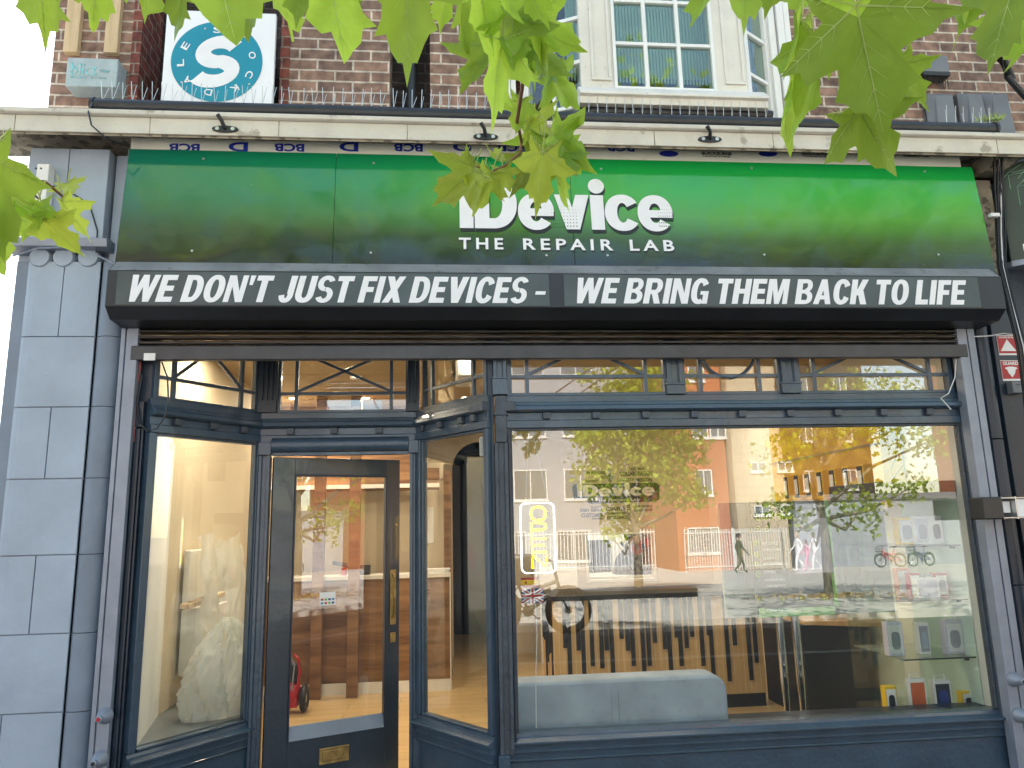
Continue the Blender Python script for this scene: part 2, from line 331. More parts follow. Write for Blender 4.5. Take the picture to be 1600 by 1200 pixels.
def mould(mb, path, prof, closed_ends=True):
    """sweep a profile (n,z) along plan path with mitres; n = outwards (right-hand side of travel)"""
    P = [Vector((p[0], p[1])) for p in path]; rows = []
    for i, p in enumerate(P):
        ns = []
        if i > 0: d = (P[i]-P[i-1]).normalized(); ns.append(Vector((d.y, -d.x)))
        if i < len(P)-1: d = (P[i+1]-P[i]).normalized(); ns.append(Vector((d.y, -d.x)))
        nn = sum(ns, Vector((0, 0))).normalized(); k = 1/max(.3, nn.dot(ns[0]))
        rows.append([(p.x+nn.x*k*a, p.y+nn.y*k*a, z) for a, z in prof])
    n = len(prof); vs = [q for r in rows for q in r]; fs = []
    for i in range(len(P)-1):
        for k in range(n): fs.append((i*n+k, i*n+(k+1) % n, (i+1)*n+(k+1) % n, (i+1)*n+k))
    fs += [list(range(n)), list(range((len(P)-1)*n+n-1, (len(P)-1)*n-1, -1))]
    return mb.add(vs, fs)

# ------------------------------------------------------------------ lettering
def text(name, s, x0, x1, z0, z1, y, mat, parent, depth=.002, off=0.0, shear=0, flip=False, spacing=1.0, keep=False, rot=0):
    """upright text on a plane facing the street, fitted to the box x0..x1, z0..z1"""
    c = bpy.data.curves.new(name, 'FONT'); c.body = s; c.offset = off; c.shear = shear; c.extrude = depth/2; c.space_character = spacing; c.resolution_u = 3
    o = bpy.data.objects.new('tmp', c); COL.objects.link(o); dg = bpy.context.evaluated_depsgraph_get()
    me = bpy.data.meshes.new_from_object(o.evaluated_get(dg)); bpy.data.objects.remove(o); bpy.data.curves.remove(c)
    xs = [v.co.x for v in me.vertices]; ys = [v.co.y for v in me.vertices]; a0, a1, b0, b1 = min(xs), max(xs), min(ys), max(ys)
    sx = (x1-x0)/(a1-a0); sz = (z1-z0)/(b1-b0)
    if keep: sx = min(sx, sz); sz = sx
    O = org(parent); cx, cz = (x0+x1)/2, (z0+z1)/2
    for v in me.vertices:
        px = (v.co.x-(a0+a1)/2)*sx; pz = (v.co.y-(b0+b1)/2)*sz
        if flip: px, pz = -px, -pz
        if rot: px, pz = px*math.cos(rot)-pz*math.sin(rot), px*math.sin(rot)+pz*math.cos(rot)
        v.co = Vector((cx+px, y-v.co.z*1, cz+pz))-O
    me.materials.clear(); me.materials.append(M[mat])
    o = bpy.data.objects.new(name, me); COL.objects.link(o); o.parent = parent; ORG[o.name] = O; return o

def arc(cx, cy, rx, ry, tx, ty, a0, a1, n=22, ex=2.25):
    a = []; b = []
    for i in range(n+1):
        t = math.radians(a0+(a1-a0)*i/n); c, s_ = math.cos(t), math.sin(t)
        cc = math.copysign(abs(c)**(2/ex), c); ss = math.copysign(abs(s_)**(2/ex), s_)
        a.append((cx+rx*cc, cy+ry*ss)); b.append((cx+(rx-tx)*cc, cy+(ry-ty)*ss))
    return ('s', a, b)
def rc(x0, y0, x1, y1): return ('p', [(x0, y0), (x1, y0), (x1, y1), (x0, y1)])
def dg_(x0, x1, w, y0=0, y1=1): return ('p', [(x0, y0), (x0+w, y0), (x1+w, y1), (x1, y1)])
SW, SH = .25, .19
def glyph(c):
    """heavy grotesque capitals; returns (advance, pieces)"""
    O = lambda w: [arc(w/2, .5, w/2, .515, SW, .17, 0, 360, 40)]
    if c == 'E': return .60, [rc(0, 0, SW, 1), rc(SW, 0, .60, SH), rc(SW, 1-SH, .59, 1), rc(SW, .41, .55, .41+SH)]
    if c == 'F': return .57, [rc(0, 0, SW, 1), rc(SW, 1-SH, .57, 1), rc(SW, .40, .52, .40+SH)]
    if c == 'L': return .56, [rc(0, 0, SW, 1), rc(SW, 0, .56, SH+.01)]
    if c == 'I': return SW, [rc(0, 0, SW, 1)]
    if c == 'T': return .64, [rc(.32-SW/2, 0, .32+SW/2, 1-SH), rc(0, 1-SH, .64, 1)]
    if c == 'H': return .72, [rc(0, 0, SW, 1), rc(.72-SW, 0, .72, 1), rc(SW, .41, .72-SW, .41+SH)]
    if c == 'O': return .76, O(.76)
    if c == 'D': return .72, [rc(0, 0, SW, 1), rc(SW, 0, .34, SH-.01), rc(SW, 1-SH+.01, .34, 1), arc(.33, .5, .39, .5, SW, .175, -90, 90)]
    if c == 'C': return .70, [arc(.37, .5, .37, .515, SW, .18, 28, 332, 34)]
    if c == 'G': return .74, [arc(.37, .5, .37, .515, SW, .18, 32, 300, 34), rc(.52, .0, .74, .50), rc(.40, .36, .52, .50)]
    if c == 'U': return .72, [rc(0, .34, SW, 1), rc(.72-SW, .34, .72, 1), arc(.36, .35, .36, .365, SW, .18, 180, 360)]
    if c == 'J': return .58, [rc(.58-SW, .32, .58, 1), arc(.30, .32, .28, .335, .22, .17, 190, 360)]
    if c == 'S': return .68, [arc(.33, .72, .33, .295, .22, .16, 20, 270, 26, 2.1), arc(.35, .28, .33, .295, .22, .16, -160, 90, 26, 2.1)]
    if c == 'V': return .76, [dg_(.25, 0, SW+.02), dg_(.26, .50, SW+.02)]
    if c == 'W': return 1.08, [dg_(.17, 0, .23), dg_(.17, .42, .22), dg_(.66, .42, .22), dg_(.67, .85, .23)]
    if c == 'M': return .90, [rc(0, 0, .21, 1), rc(.69, 0, .90, 1), dg_(.35, .12, .2, 0, 1), dg_(.35, .58, .2, 0, 1)]
    if c == 'N': return .74, [rc(0, 0, .21, 1), rc(.53, 0, .74, 1), dg_(.48, .02, .24)]
    if c == 'A': return .76, [dg_(0, .26, .235), dg_(.525, .265, .235), rc(.2, .19, .56, .35)]
    if c == 'X': return .74, [dg_(0, .47, .27), dg_(.47, .0, .27)]
    if c == 'K': return .74, [rc(0, 0, SW, 1), dg_(.16, .45, .27, .36, 1), dg_(.46, .24, .27, 0, .62)]
    if c == 'R': return .74, [rc(0, 0, SW, 1), rc(SW, 1-.17, .40, 1), rc(SW, .38, .40, .54), arc(.38, .69, .33, .31, .22, .155, -90, 90), dg_(.46, .30, .25, 0, .40)]
    if c == 'P': return .70, [rc(0, 0, SW, 1), rc(SW, 1-.17, .40, 1), rc(SW, .34, .40, .50), arc(.38, .67, .32, .33, .22, .16, -90, 90)]
    if c == 'B': return .72, [rc(0, 0, SW, 1), rc(SW, 1-.165, .40, 1), rc(SW, .425, .42, .575), rc(SW, 0, .42, .165), arc(.38, .74, .30, .26, .21, .14, -90, 90), arc(.40, .27, .32, .27, .22, .15, -90, 90)]
    if c == "'": return .21, [('p', [(.03, .64), (.16, .64), (.20, 1), (0, 1)])]
    if c == '-': return .42, [rc(0, .33, .42, .46)]
    if c == 'i': return .27, [rc(0, 0, .27, .70), ('d', .14, .885, .165)]
    if c == 'd': return .84, [rc(0, 0, .29, 1), rc(.28, 0, .40, .2), rc(.28, .8, .40, 1), arc(.38, .5, .46, .5, .29, .2, -90, 90, ex=2.1)]
    if c == 'e': return .70, [arc(.35, .35, .36, .37, .24, .17, 0, 322, 34, 2.1), rc(.2, .26, .70, .41)]
    if c == 'v': return .70, [dg_(.22, 0, .27, 0, .70), dg_(.22, .43, .27, 0, .70)]
    if c == 'c': return .64, [arc(.35, .35, .36, .37, .25, .17, 34, 326, 34, 2.1)]
    return .3, []
def heavy(name, s, x0, x1, z0, z1, y, mat, parent, slant=.0, gap=.075, depth=.002, space=.30, plane=None):
    w = 0; items = []
    for ch in s:
        if ch == ' ': w += space; continue
        a, pcs = glyph(ch); items.append((w, pcs)); w += a+gap
    w -= gap; tot = w+slant; k = (x1-x0)/tot; h = z1-z0; mb = MB(); j = 0
    for x, pcs in items:
        for p in pcs:
            yy = y-.00012*(j % 5); j += 1
            g = lambda q: (x0+(x+q[0]+slant*q[1])*k, z0+q[1]*h)
            if p[0] == 'p': mb.prism([g(q) for q in p[1]], yy-depth, yy)
            elif p[0] == 's': mb.strip([g(q) for q in p[1]], [g(q) for q in p[2]], yy-depth, yy)
            else:
                c = g((p[1], p[2])); r = p[3]*k; mb.prism([(c[0]+r*math.cos(i*math.pi/14), c[1]+r*math.sin(i*math.pi/14)) for i in range(28)], yy-depth, yy)
    if plane:
        mb.v = [plane(p) for p in mb.v]
    return mb.build(name, mat, parent)
# ================================================================== SETTING
def tz(Y): return 0.0 if Y > -12 else (-1.02 if Y < -36 else -1.02*(-12-Y)/24)
g = MB()
ys = [40, 0, -12, -18, -24, -30, -36, -80, -200, -900]; 
for a, b in zip(ys[:-1], ys[1:]): g.add([(-900, a, tz(a)-.15), (900, a, tz(a)-.15), (900, b, tz(b)-.15), (-900, b, tz(b)-.15)], [(0, 1, 2, 3)])
g.build('ground', 'ground', kind='structure')
g = MB(); g.box(-40, 40, -4.9, .3, -.14, 0); g.build('pavement', 'asphalt', kind='structure')
g = MB(); g.box(-40, 40, -5.05, -4.902, -.14, .004); g.build('kerb', 'kerbm', kind='structure', bevel=.01)
g = MB(); g.box(-40, 40, -8.4, -5.052, -.14, -.11); g.build('road', 'asphalt', kind='structure')
g = MB()
yy = [-8.4, -12, -18, -24, -30, -36, -60]
for a, b in zip(yy[:-1], yy[1:]): g.add([(-60, a, tz(a)), (60, a, tz(a)), (60, b, tz(b)), (-60, b, tz(b))], [(0, 1, 2, 3)])
g.add([(-60, -8.4, 0), (60, -8.4, 0), (60, -8.4, -.14), (-60, -8.4, -.14)], [(0, 1, 2, 3)])
g.build('paving', 'slab', kind='structure')

# ================================================================== BUILDING
BY = .15
bld = thing('brick_building', 'brown brick corner building above the shopfront, with stone cornice and painted stone pillars', 'building', (0, BY, 0))
bX0 = -2.40
def zc(y, Y=-.28): return Z_(700, y, Y)
xr1, xr2 = X_(205, 100, BY), X_(452, 100, BY)          # sign niche
xd1, xd2 = X_(609, 120, BY), X_(672, 120, BY)          # downpipe niche
xb1, xb2 = X_(770, 120, BY), X_(1243, 120, BY)         # bay window
b = MB(); z0, zt = 3.86, 9.0
for a, c in ((bX0, xr1), (xr2, xd1), (xd2, xb1), (xb2, 9.5)): b.box(a, c, BY, 9, z0, zt)
b.box(bX0+.01, 9.49, BY+.5, 8.9, 3.9, 4.0); b.box(bX0+.01, 9.49, BY+.52, 8.9, 7.0, 7.1)
b.box(xb1, xb2, BY, 9, 7.2, zt)
b.build('brick_wall', 'brick', bld)
b = MB(); b.box(xr1, xr2, BY+.32, BY+.5, z0, zt); b.box(xd1, xd2, BY+.22, BY+.4, z0, zt); b.build('recessed_wall', 'darkbrick', bld)  # niche backs: their shade is painted as darker brick
b = MB()
b.box(xr1-.002, xr1+.055, BY-.012, BY+.3, z0+.001, zt-.01); b.box(xr2-.055, xr2+.002, BY-.012, BY+.3, z0+.001, zt-.01)
b.build('brick_reveal', 'redbrick', bld)
b = MB(); b.box(3.42, 9.5, .3, 9, 0, 3.86); b.build('side_wall', 'ashlar_dark', bld)
b = MB(); b.box(bX0, -1.80, .02, 9, 0, 3.80); b.box(bX0, 9.5, 8.9, 9, 0, 3.80); b.build('core_wall', 'ashlar', bld)
# cornice
zt1, zt2, zf1, zf2, zb2 = zc(187), zc(195), zc(198), zc(219), zc(225, -.115)
xL, xR = -2.72, 9.5
b = MB(); b.prism([(BY+.02, zt1+.02), (-.30, zt1), (-.30, zt2+.006), (-.285, zt2), (BY+.02, zt2)], xL, xR, 'x')
b.prism([(-.2625, zf1+.012), (-.275, zf1+.012), (-.275, zf2), (-.2625, zf2)], xL+.03, xR, 'x'); b.build('cornice', 'cornice', bld, bevel=.004)
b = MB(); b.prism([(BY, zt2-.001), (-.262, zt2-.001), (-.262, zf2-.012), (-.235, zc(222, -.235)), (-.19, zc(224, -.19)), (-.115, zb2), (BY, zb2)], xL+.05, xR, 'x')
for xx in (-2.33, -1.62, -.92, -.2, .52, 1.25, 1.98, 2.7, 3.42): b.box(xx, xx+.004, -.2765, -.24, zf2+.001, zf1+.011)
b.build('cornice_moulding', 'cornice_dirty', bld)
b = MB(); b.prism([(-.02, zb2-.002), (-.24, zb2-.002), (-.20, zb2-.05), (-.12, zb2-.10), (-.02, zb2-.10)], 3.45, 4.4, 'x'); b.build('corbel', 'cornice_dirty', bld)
# left pillar : block courses with a rounded outer corner
zs = [3.30, 2.72, 2.30, 1.93, 1.50, 1.08, .70, .30, 0]
zs = [Z_(90, 408, -.06)] + [Z_(90, y, -.06) for y in (526, 636, 748, 867, 990, 1113)] + [.12, -.02]
pil = MB(); pX0, pX1 = -2.385, X_(150, 500, -.06)
def round_left(x0, x1, y0, y1, r=.13, n=7):
    pts = [(x0+r-r*math.cos(math.pi/2*i/n), y0+r-r*math.sin(math.pi/2*i/n)) for i in range(n+1)]
    return pts+[(x1, y0), (x1, y1), (x0, y1)]
for i, (a, c) in enumerate(zip(zs[:-1], zs[1:])):
    if i in (3, 5, 6): segs = [(pX0, pX1)] if i != 6 else [(pX0, pX0+.18), (pX0+.186, pX1)]
    else: segs = {0: [(pX0, X_(95, 470, -.06)), (X_(95, 470, -.06)+.005, pX1)], 1: [(pX0, pX1)], 2: [(pX0, X_(74, 690, -.06)), (X_(74, 690, -.06)+.006, pX1)], 4: [(pX0, X_(50, 925, -.06)), (X_(50, 925, -.06)+.006, pX1)], 7: [(pX0, pX1)]}[i]
    for k, (s0, s1) in enumerate(segs):
        if k == 0: pil.prism(round_left(s0, s1, -.06, .018), c+.003, a-.003, 'z')
        else: pil.box(s0, s1, -.06, .018, c+.003, a-.003)
p_ = pil.build('pillar', 'ashlar', bld, bevel=.003)
b = MB(); b.box(pX0+.02, pX1, -.05, .019, 0, zs[0]); b.build('pillar_joint', 'ashlar_dark', bld)
# quarter-round jamb beside the pillar, same courses
jx0, jx1 = pX1+.002, X_(186, 540, -.06)
jb = MB()
for a, c in zip(zs[:-1], zs[1:]):
    n = 8; pts = [(jx0+(jx1-jx0)*(.5-.5*math.cos(math.pi*i/n)), -.03-.045*math.sin(math.pi*i/n)) for i in range(n+1)]+[(jx1, .02), (jx0, .02)]
    jb.prism(pts, c+.002, a-.002+(.0), 'z')
jb.build('jamb_bead', 'ashlar_dark', bld, smooth=True)
# head block over the pillar, with roundels below
b = MB(); hz0, hz1 = Z_(100, 372, -.10), Z_(100, 232, -.10)
b.box(X_(41, 300, -.10), X_(103, 300, -.10)-.002, -.10, .02, hz0, hz1); b.box(X_(103, 300, -.10)+.002, X_(166, 300, -.10), -.10, .02, hz0, hz1)
b.box(X_(166, 300, -.10)+.01, -1.79, -.03, .02, zs[0]-.02, hz1)
b.build('pillar_head', 'ashlar', bld, bevel=.004)
b = MB(); zz1 = hz0; zz0 = Z_(100, 385, -.12)
b.prism([(.02, zz1-.002), (-.115, zz1-.002), (-.135, zz1-.012), (-.125, zz0), (-.07, zz0-.006), (.02, zz0-.006)], pX0-.04, X_(168, 380, -.12), 'x'); b.build('pillar_moulding', 'guide', bld, bevel=.003)
for px in (62, 99, 138):
    c = at(px, 402, -.065); b = MB(); b.lathe((c.x, 0, c.z), [(.052, -.072), (.057, -.058), (.060, -.02)], 24, 'y'); b.build('roundel', 'ashlar', bld, smooth=True)
# right pillar
rx0 = X_(1528, 560, -.05); b = MB()
for a, c in ((3.05, 2.05), (2.046, 1.2), (1.196, .45), (.446, 0)):
    n = 8; w = .10; b.prism([(rx0+w*(.5-.5*math.cos(math.pi*i/n)), -.02-.045*math.sin(math.pi*i/n)) for i in range(n+1)]+[(rx0+w, .29), (rx0, .29)], c, a, 'z')
b.box(rx0+.115, rx0+.7, -.05, .29, 1.202, 3.7); b.box(rx0+.118, rx0+.7, -.05, .29, 0, 1.198)
b.build('right_pillar', 'navydark', bld, bevel=.003)
b = MB(); b.box(3.36, 3.52, -.06, .29, 3.06, 3.72); b.build('stone_return', 'cornice_dirty', bld)

# ---- bay window
bw = thing('bay_window', 'cream painted shallow bay window with small panes, above the gutter', 'window', (1.45, BY, 4.2))
fy = -.12; L0, L1 = (X_(812, 100, .06), .06), (X_(912, 100, fy), fy); R0, R1 = (X_(1163, 60, fy), fy), (X_(1207, 60, .06), .06)
TL, LL = frame2(L0, L1); TR, LR = frame2(R0, R1)
zbt, ztp = 4.0, 5.9
b = MB()   # trims either side
for px0, px1, n in ((768, 782, 0), (784, 796, 1), (797, 805, 0)): b.box(X_(px0, 100, .0), X_(px1, 100, .0), -.0-.015*n, BY+.05, zbt, ztp)
for px0, px1, n in ((1207, 1217, 0), (1219, 1230, 1), (1232, 1241, 0)): b.box(X_(px0, 100, .0), X_(px1, 100, .0), -.0-.015*n, BY+.05, zbt, ztp)
b.build('outer_trim', 'white', bw, bevel=.003)
zg0, zm1 = Z_(1040, 138, fy), Z_(1040, 70, fy)
step = zm1-zg0; XA, XB = X_(963, 100, fy), X_(1112, 100, fy)
b = MB()
b.box(X_(907, 100, fy), XA-.02, fy-.0, fy+.12, zbt+.22, ztp); b.box(XB+.02, X_(1165, 100, fy), fy-.0, fy+.12, zbt+.22, ztp)
for pa, pb in ((921, 952), (1127, 1158)):
    xa, xb = X_(pa, 60, fy), X_(pb, 60, fy); zq = Z_(930, 122, fy)
    b.box(xa, xa+.018, fy-.014, fy-.002, zq, ztp); b.box(xb-.018, xb, fy-.014, fy-.002, zq, ztp); b.box(xa, xb, fy-.014, fy-.002, zq-.018, zq)
b.build('bay_post', 'cream', bw, bevel=.003)
b = MB()
b.box(XA-.02, XA, fy-.012, fy+.05, zg0-.03, ztp); b.box(XB, XB+.02, fy-.012, fy+.05, zg0-.03, ztp); b.box(XA, XB, fy-.012, fy+.05, zg0-.03, zg0)
for px in (1010, 1062): b.box(X_(px, 100, fy)-.012, X_(px, 100, fy)+.012, fy-.006, fy+.04, zg0, ztp)
for k in range(1, 6): b.box(XA, XB, fy-.004, fy+.036, zg0+step*k-.011, zg0+step*k+.011)
b.build('sash_bar', 'white', bw, bevel=.002)
b = MB(); b.box(XA, XB, fy+.012, fy+.016, zg0, ztp); b.build('glass_pane', 'glassdirty', bw)
def cant(T, L, u0, u1, bars, zbars, nm='side_sash'):
    b = MB(); b.T = T
    b.box(0, u0, -.09, -.0, zbt, ztp); b.box(u1, L, -.09, .0, zbt, ztp)
    for u in bars: b.box(u-.011, u+.011, -.04, -.006, zbt, ztp)
    for z in zbars: b.box(u0, u1, -.04, -.008, z-.012, z+.012)
    b.build(nm, 'white', bw, bevel=.002)
    b = MB(); b.T = T; b.box(u0, u1, -.030, -.026, zbt, ztp); b.build('glass_pane', 'glassdirty', bw)
u = lambda x, y, a, c: onl(x, y, a, c)[0]
zz = onl(880, 100, L0, L1)[1]
cant(TL, LL, u(824, 100, L0, L1), u(908, 100, L0, L1), [u(863, 100, L0, L1)], [zz-.30, zz, zz+.31, zz+.62, zz+.93])
zz = onl(1185, 120, R0, R1)[1]
cant(TR, LR, u(1172, 100, R0, R1), u(1199, 100, R0, R1), [], [zz, zz+.30, zz+.6, zz+.9, zz-.3])
b = MB(); za, zb_ = Z_(1050, 147, fy-.09), Z_(1050, 165, fy-.07)
b.prism([(BY, zg0-.03), (fy-.04, zg0-.032), (fy-.10, za), (fy-.10, za-.016), (fy-.075, za-.02), (fy-.075, zb_), (BY, zb_)], X_(906, 150, fy-.09), X_(1201, 150, fy-.09), 'x'); b.build('window_sill', 'cream', bw, bevel=.004)
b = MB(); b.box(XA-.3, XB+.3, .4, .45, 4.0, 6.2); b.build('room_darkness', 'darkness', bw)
b = MB()
for i in range(60): x = XA-.25+i*.022; b.box(x, x+.012, .2, .212, zg0+step*1.0-.06, 6.1)
b.box(XA-.25, XB+.3, .215, .22, zg0+step*.95, 6.1); b.build('blind', pm('blind', (.62, .74, .66), .8, .1, 5), bw)

# ================================================================== THINGS ON THE UPPER WALL
PY = -.20
zp = (Z_(700, 171, PY)+Z_(700, 191, PY))/2; pr_ = .043
px0, px1 = X_(143, 168, PY), X_(1556, 210, PY)
gp = thing('rain_pipe', 'long black pipe running the length of the cornice', 'pipe', ((px0+px1)/2, PY, zp-pr_))
b = MB(); b.tube([(px0, PY, zp)]+[(px0+(px1-px0)*i/12, PY, zp+random.uniform(-.003, .003)) for i in range(1, 12)]+[(px1, PY, zp)], pr_, 20); b.build('pipe_run', 'pipe', gp, smooth=True)
for x in (px0+.005, px1-.02):
    b = MB(); b.lathe((x, PY, zp), [(pr_+.001, 0), (pr_+.007, .001), (pr_+.007, .018), (pr_+.001, .02)], 20, 'x'); b.build('end_collar', 'pipe', gp, smooth=True)
s1 = at(897, 184, -.10); s2 = at(1203, 190, -.10)
b = MB(); b.tube([(s1.x, -.12, s1.z-.02), (s1.x+.05, -.12, s1.z+.015), (s1.x+.11, -.12, s1.z+.03), (s2.x-.03, -.12, s1.z+.035), (s2.x, -.12, s1.z+.03)], .038, 16)
b.build('short_pipe', 'pipe', smooth=True, label='short black pipe behind the gutter pipe, under the bay window sill', cat='pipe')
dz = X_(643, 120, BY+.12)
dpp = MB(); dpp.tube([(dz, BY+.12, 3.9), (dz, BY+.12, 7)], .04, 14); dpp.build('downpipe', 'pipe', smooth=True, label='black downpipe in the dark recess of the brick wall', cat='pipe')
# bird spikes: strips of wire pins along the pipe
def spikes(x0, x1, zb, y, lab, h=.125, n=None):
    t = thing('bird_spike_strip', lab, 'bird spikes', ((x0+x1)/2, y, zb), 'bird spike strips along the pipe')
    b = MB(); b.box(x0, x1, y-.012, y+.012, zb, zb+.004); b.build('spike_base', 'clear', t)
    b = MB(); k = n or int((x1-x0)/.052)
    for i in range(k):
        x = x0+(x1-x0)*(i+.5)/k
        for dx, dy, q in ((random.uniform(-.004, .004), -.035, random.uniform(.85, 1)), (random.uniform(.012, .024), .03, random.uniform(.7, 1.05))):
            b.tube([(x, y, zb), (x+dx+random.uniform(-.008, .008), y+dy*.5, zb+h*q)], .0019, 4)
    b.build('spike', 'steel', t)
zsb = zp+pr_-.002
ends = [(-1.95, -1.35, 'wire bird spikes on the pipe below the white round-logo board, left end'), (-1.33, -.85, 'wire bird spikes at the right edge of the white round-logo board'), (-.83, -.33, 'wire bird spikes in front of the brick left of the downpipe recess'),
        (-.31, .28, 'wire bird spikes in front of the dark downpipe recess'), (.80, 1.35, 'wire bird spikes under the left half of the bay window sill'), (1.37, 2.02, 'wire bird spikes under the right half of the bay window sill'), (3.15, 3.5, 'wire bird spikes by the grey cable covers')]
for a, c, l in ends: spikes(a, c, zsb, PY+.01, l)
# three brackets on the cornice face
for px, py, l in ((352, 202, 'black oval bracket on the cornice below the round logo board'), (759, 214, 'black oval bracket on the cornice above the middle of the sign, among leaves'), (1109, 218, 'black oval bracket on the cornice below the bay window')):
    c = at(px, py, -.28); t = thing('stay_bracket', l, 'bracket', (c.x, -.28, c.z), 'black brackets on the cornice')
    b = MB(); b.prism([(c.x+.072*math.cos(a)*(1.0), c.z+.020*math.sin(a)) for a in [i*math.pi/12 for i in range(24)]], -.288, -.2752); b.build('back_plate', 'pipe', t, bevel=.002)
    b = MB(); b.tube([(c.x, -.285, c.z), (c.x-.01, -.32, c.z+.03), (c.x-.03, -.33, c.z+.06)], [.012, .011, .012], 8); b.build('arm', 'pipe', t, smooth=True)
    for sx in (-.042, .042):
        b = MB(); b.lathe((c.x+sx, 0, c.z), [(.011, -.2905), (.011, -.287)], 10, 'y'); b.build('bolt', 'steel', t)
# timber battens
for px, py, l in ((114, 83, 'left of the two pale timber battens on the brick pier'), (176, 84, 'right of the two pale timber battens on the brick pier')):
    x = X_(px, py, BY-.03); zb_ = Z_(px, py, BY-.03); b = MB(); b.box(x-.055 if px < 150 else x-.05, x+.03, BY-.045, BY-.002, zb_, 5.4)
    b.build('timber_batten', 'timber', label=l, cat='batten', group='timber battens', bevel=.003)
# faded alarm box
a0 = at(101, 134, .02); a1 = at(185, 92, .02)
t = thing('alarm_box', 'weathered grey alarm box with faded turquoise print on the brick pier', 'alarm box', ((a0.x+a1.x)/2, BY, a0.z))
b = MB(); b.box(a0.x, a1.x, .02, BY-.002, a0.z, a1.z); b.build('casing', 'plate', t, bevel=.006)
w_ = a1.x-a0.x; h_ = a1.z-a0.z
text('brand_print', 'blitz', a0.x+.09*w_, a0.x+.60*w_, a0.z+.40*h_, a0.z+.82*h_, .0185, 'tealfade', t, off=.02)
text('small_print', 'SECURITY SYSTEMS', a0.x+.09*w_, a0.x+.80*w_, a0.z+.27*h_, a0.z+.35*h_, .0185, 'tealfade', t); text('small_print', '24 hour', a0.x+.65*w_, a0.x+.85*w_, a0.z+.5*h_, a0.z+.62*h_, .0185, 'tealfade', t)
# round logo board
sb = (X_(258, 60, .02), X_(430, 60, .02)); z0b, z1b = Z_(339, 158, .02)-.02, Z_(258, 15, .02)
t = thing('logo_board', 'white square board with a round blue S logo above the pipe', 'sign', ((sb[0]+sb[1])/2, BY, z0b))
b = MB(); b.box(sb[0], sb[1], .02, .05, z0b, z1b); b.build('board', 'sboard', t, bevel=.002)
b = MB(); b.box(sb[0]+.1, sb[0]+.14, .052, BY+.35, z0b+.1, z1b-.05); b.build('mounting_rail', 'steel', t); b = MB(); b.box(sb[1]-.14, sb[1]-.1, .052, BY+.35, z0b+.1, z1b-.05); b.build('mounting_rail', 'steel', t)
cc = at(339, 96, .018); R_ = .272
b = MB(); b.prism([(cc.x+R_*math.cos(i*math.pi/36), cc.z+R_*math.sin(i*math.pi/36)) for i in range(72)], .0165, .0185); b.build('blue_disc', 'sblue', t)
mS = MB(); 
lets = list(zip('STOCKDALE', (92, 52, 13, -23, -58, -101, -141, -175, 153)))
for ch, a in lets:
    r = math.radians(a); x, z = cc.x+R_*.79*math.cos(r), cc.z+R_*.79*math.sin(r)
    text('ring_letter', ch, x-.024, x+.024, z-.021, z+.021, .0150, 'lettering', t, rot=r-math.pi/2, off=.012)
# the S drawn as one thick slanted ribbon
def ribbon_S(cx, cz, w, h, th, sl):
    a = []; c = []
    pts = []
    for i in range(19): t_ = math.radians(35+(235)*i/18); pts.append((.5*w*.92*math.cos(t_), h*.245+h*.255*math.sin(t_)))
    for i in range(1, 19): t_ = math.radians(90-(235)*i/18); pts.append((.5*w*math.cos(t_), -h*.245+h*.255*math.sin(t_)-.0))
    for i, p in enumerate(pts):
        q0, q1 = pts[max(0, i-1)], pts[min(len(pts)-1, i+1)]; dx, dz_ = q1[0]-q0[0], q1[1]-q0[1]; L = math.hypot(dx, dz_); nx, nz = -dz_/L*th/2, dx/L*th/2
        f = lambda x, z: (cx+x+sl*z, cz+z)
        a.append(f(p[0]+nx, p[1]+nz)); c.append(f(p[0]-nx, p[1]-nz))
    return a, c
a, c = ribbon_S(cc.x+.0, cc.z-.002, .215, .27, .088, .25); b = MB(); b.strip(a, c, .0145, .0163); b.build('big_letter', 'lettering', t)
for dx, dz_ in ((-.08, .22), (.17, .17), (-.2, -.15), (.2, -.15)):
    b = MB(); b.lathe((cc.x+dx, 0, cc.z+dz_), [(.006, .0125), (.006, .017)], 8, 'y'); b.build('screw', 'steel', t)
b = MB(); b.lathe((sb[0]+.05, 0, z1b-.05), [(.012, .014), (.012, .02)], 8, 'y'); b.build('screw', 'steel', t)

# grey cable covers, junction box, plants on the right
for i, (xa, xb_, l) in enumerate(((1460, 1505, 'leftmost of the three tall grey cable covers above the pipe'), (1512, 1552, 'middle of the three tall grey cable covers above the pipe'), (1550, 1592, 'rightmost of the three tall grey cable covers above the pipe'))):
    y0 = BY-.10; X0, X1 = X_(xa, 190, y0), X_(xb_, 190, y0); zt_ = Z_(xa, 137, y0); w_ = X1-X0
    b = MB(); zb_ = 3.9
    b.add([(X0, BY-.002, zb_), (X1, BY-.002, zb_), (X1, BY-.002, zt_), (X0, BY-.002, zt_), (X0+.02, y0, zb_), (X1-.02, y0, zb_), (X1-.045, y0+.01, zt_-.05), (X0+.045, y0+.01, zt_-.05), (X0, BY-.04, zb_), (X1, BY-.04, zb_), (X1, BY-.04, zt_-.005), (X0, BY-.04, zt_-.005)],
          [(0, 1, 9, 8), (8, 9, 5, 4), (0, 8, 11, 3), (1, 2, 10, 9), (3, 11, 10, 2), (8, 4, 7, 11), (9, 10, 6, 5), (11, 7, 6, 10), (4, 5, 6, 7), (0, 3, 2, 1)])
    b.build('cable_cover', 'plastic_grey', label=l, cat='cable cover', group='grey cable covers', bevel=.004)
c0 = at(1443, 116, .05); c1 = at(1482, 85, .05)
t = thing('junction_box', 'grey cable junction box on the brick, above the cable covers', 'junction box', ((c0.x+c1.x)/2, BY, c0.z))
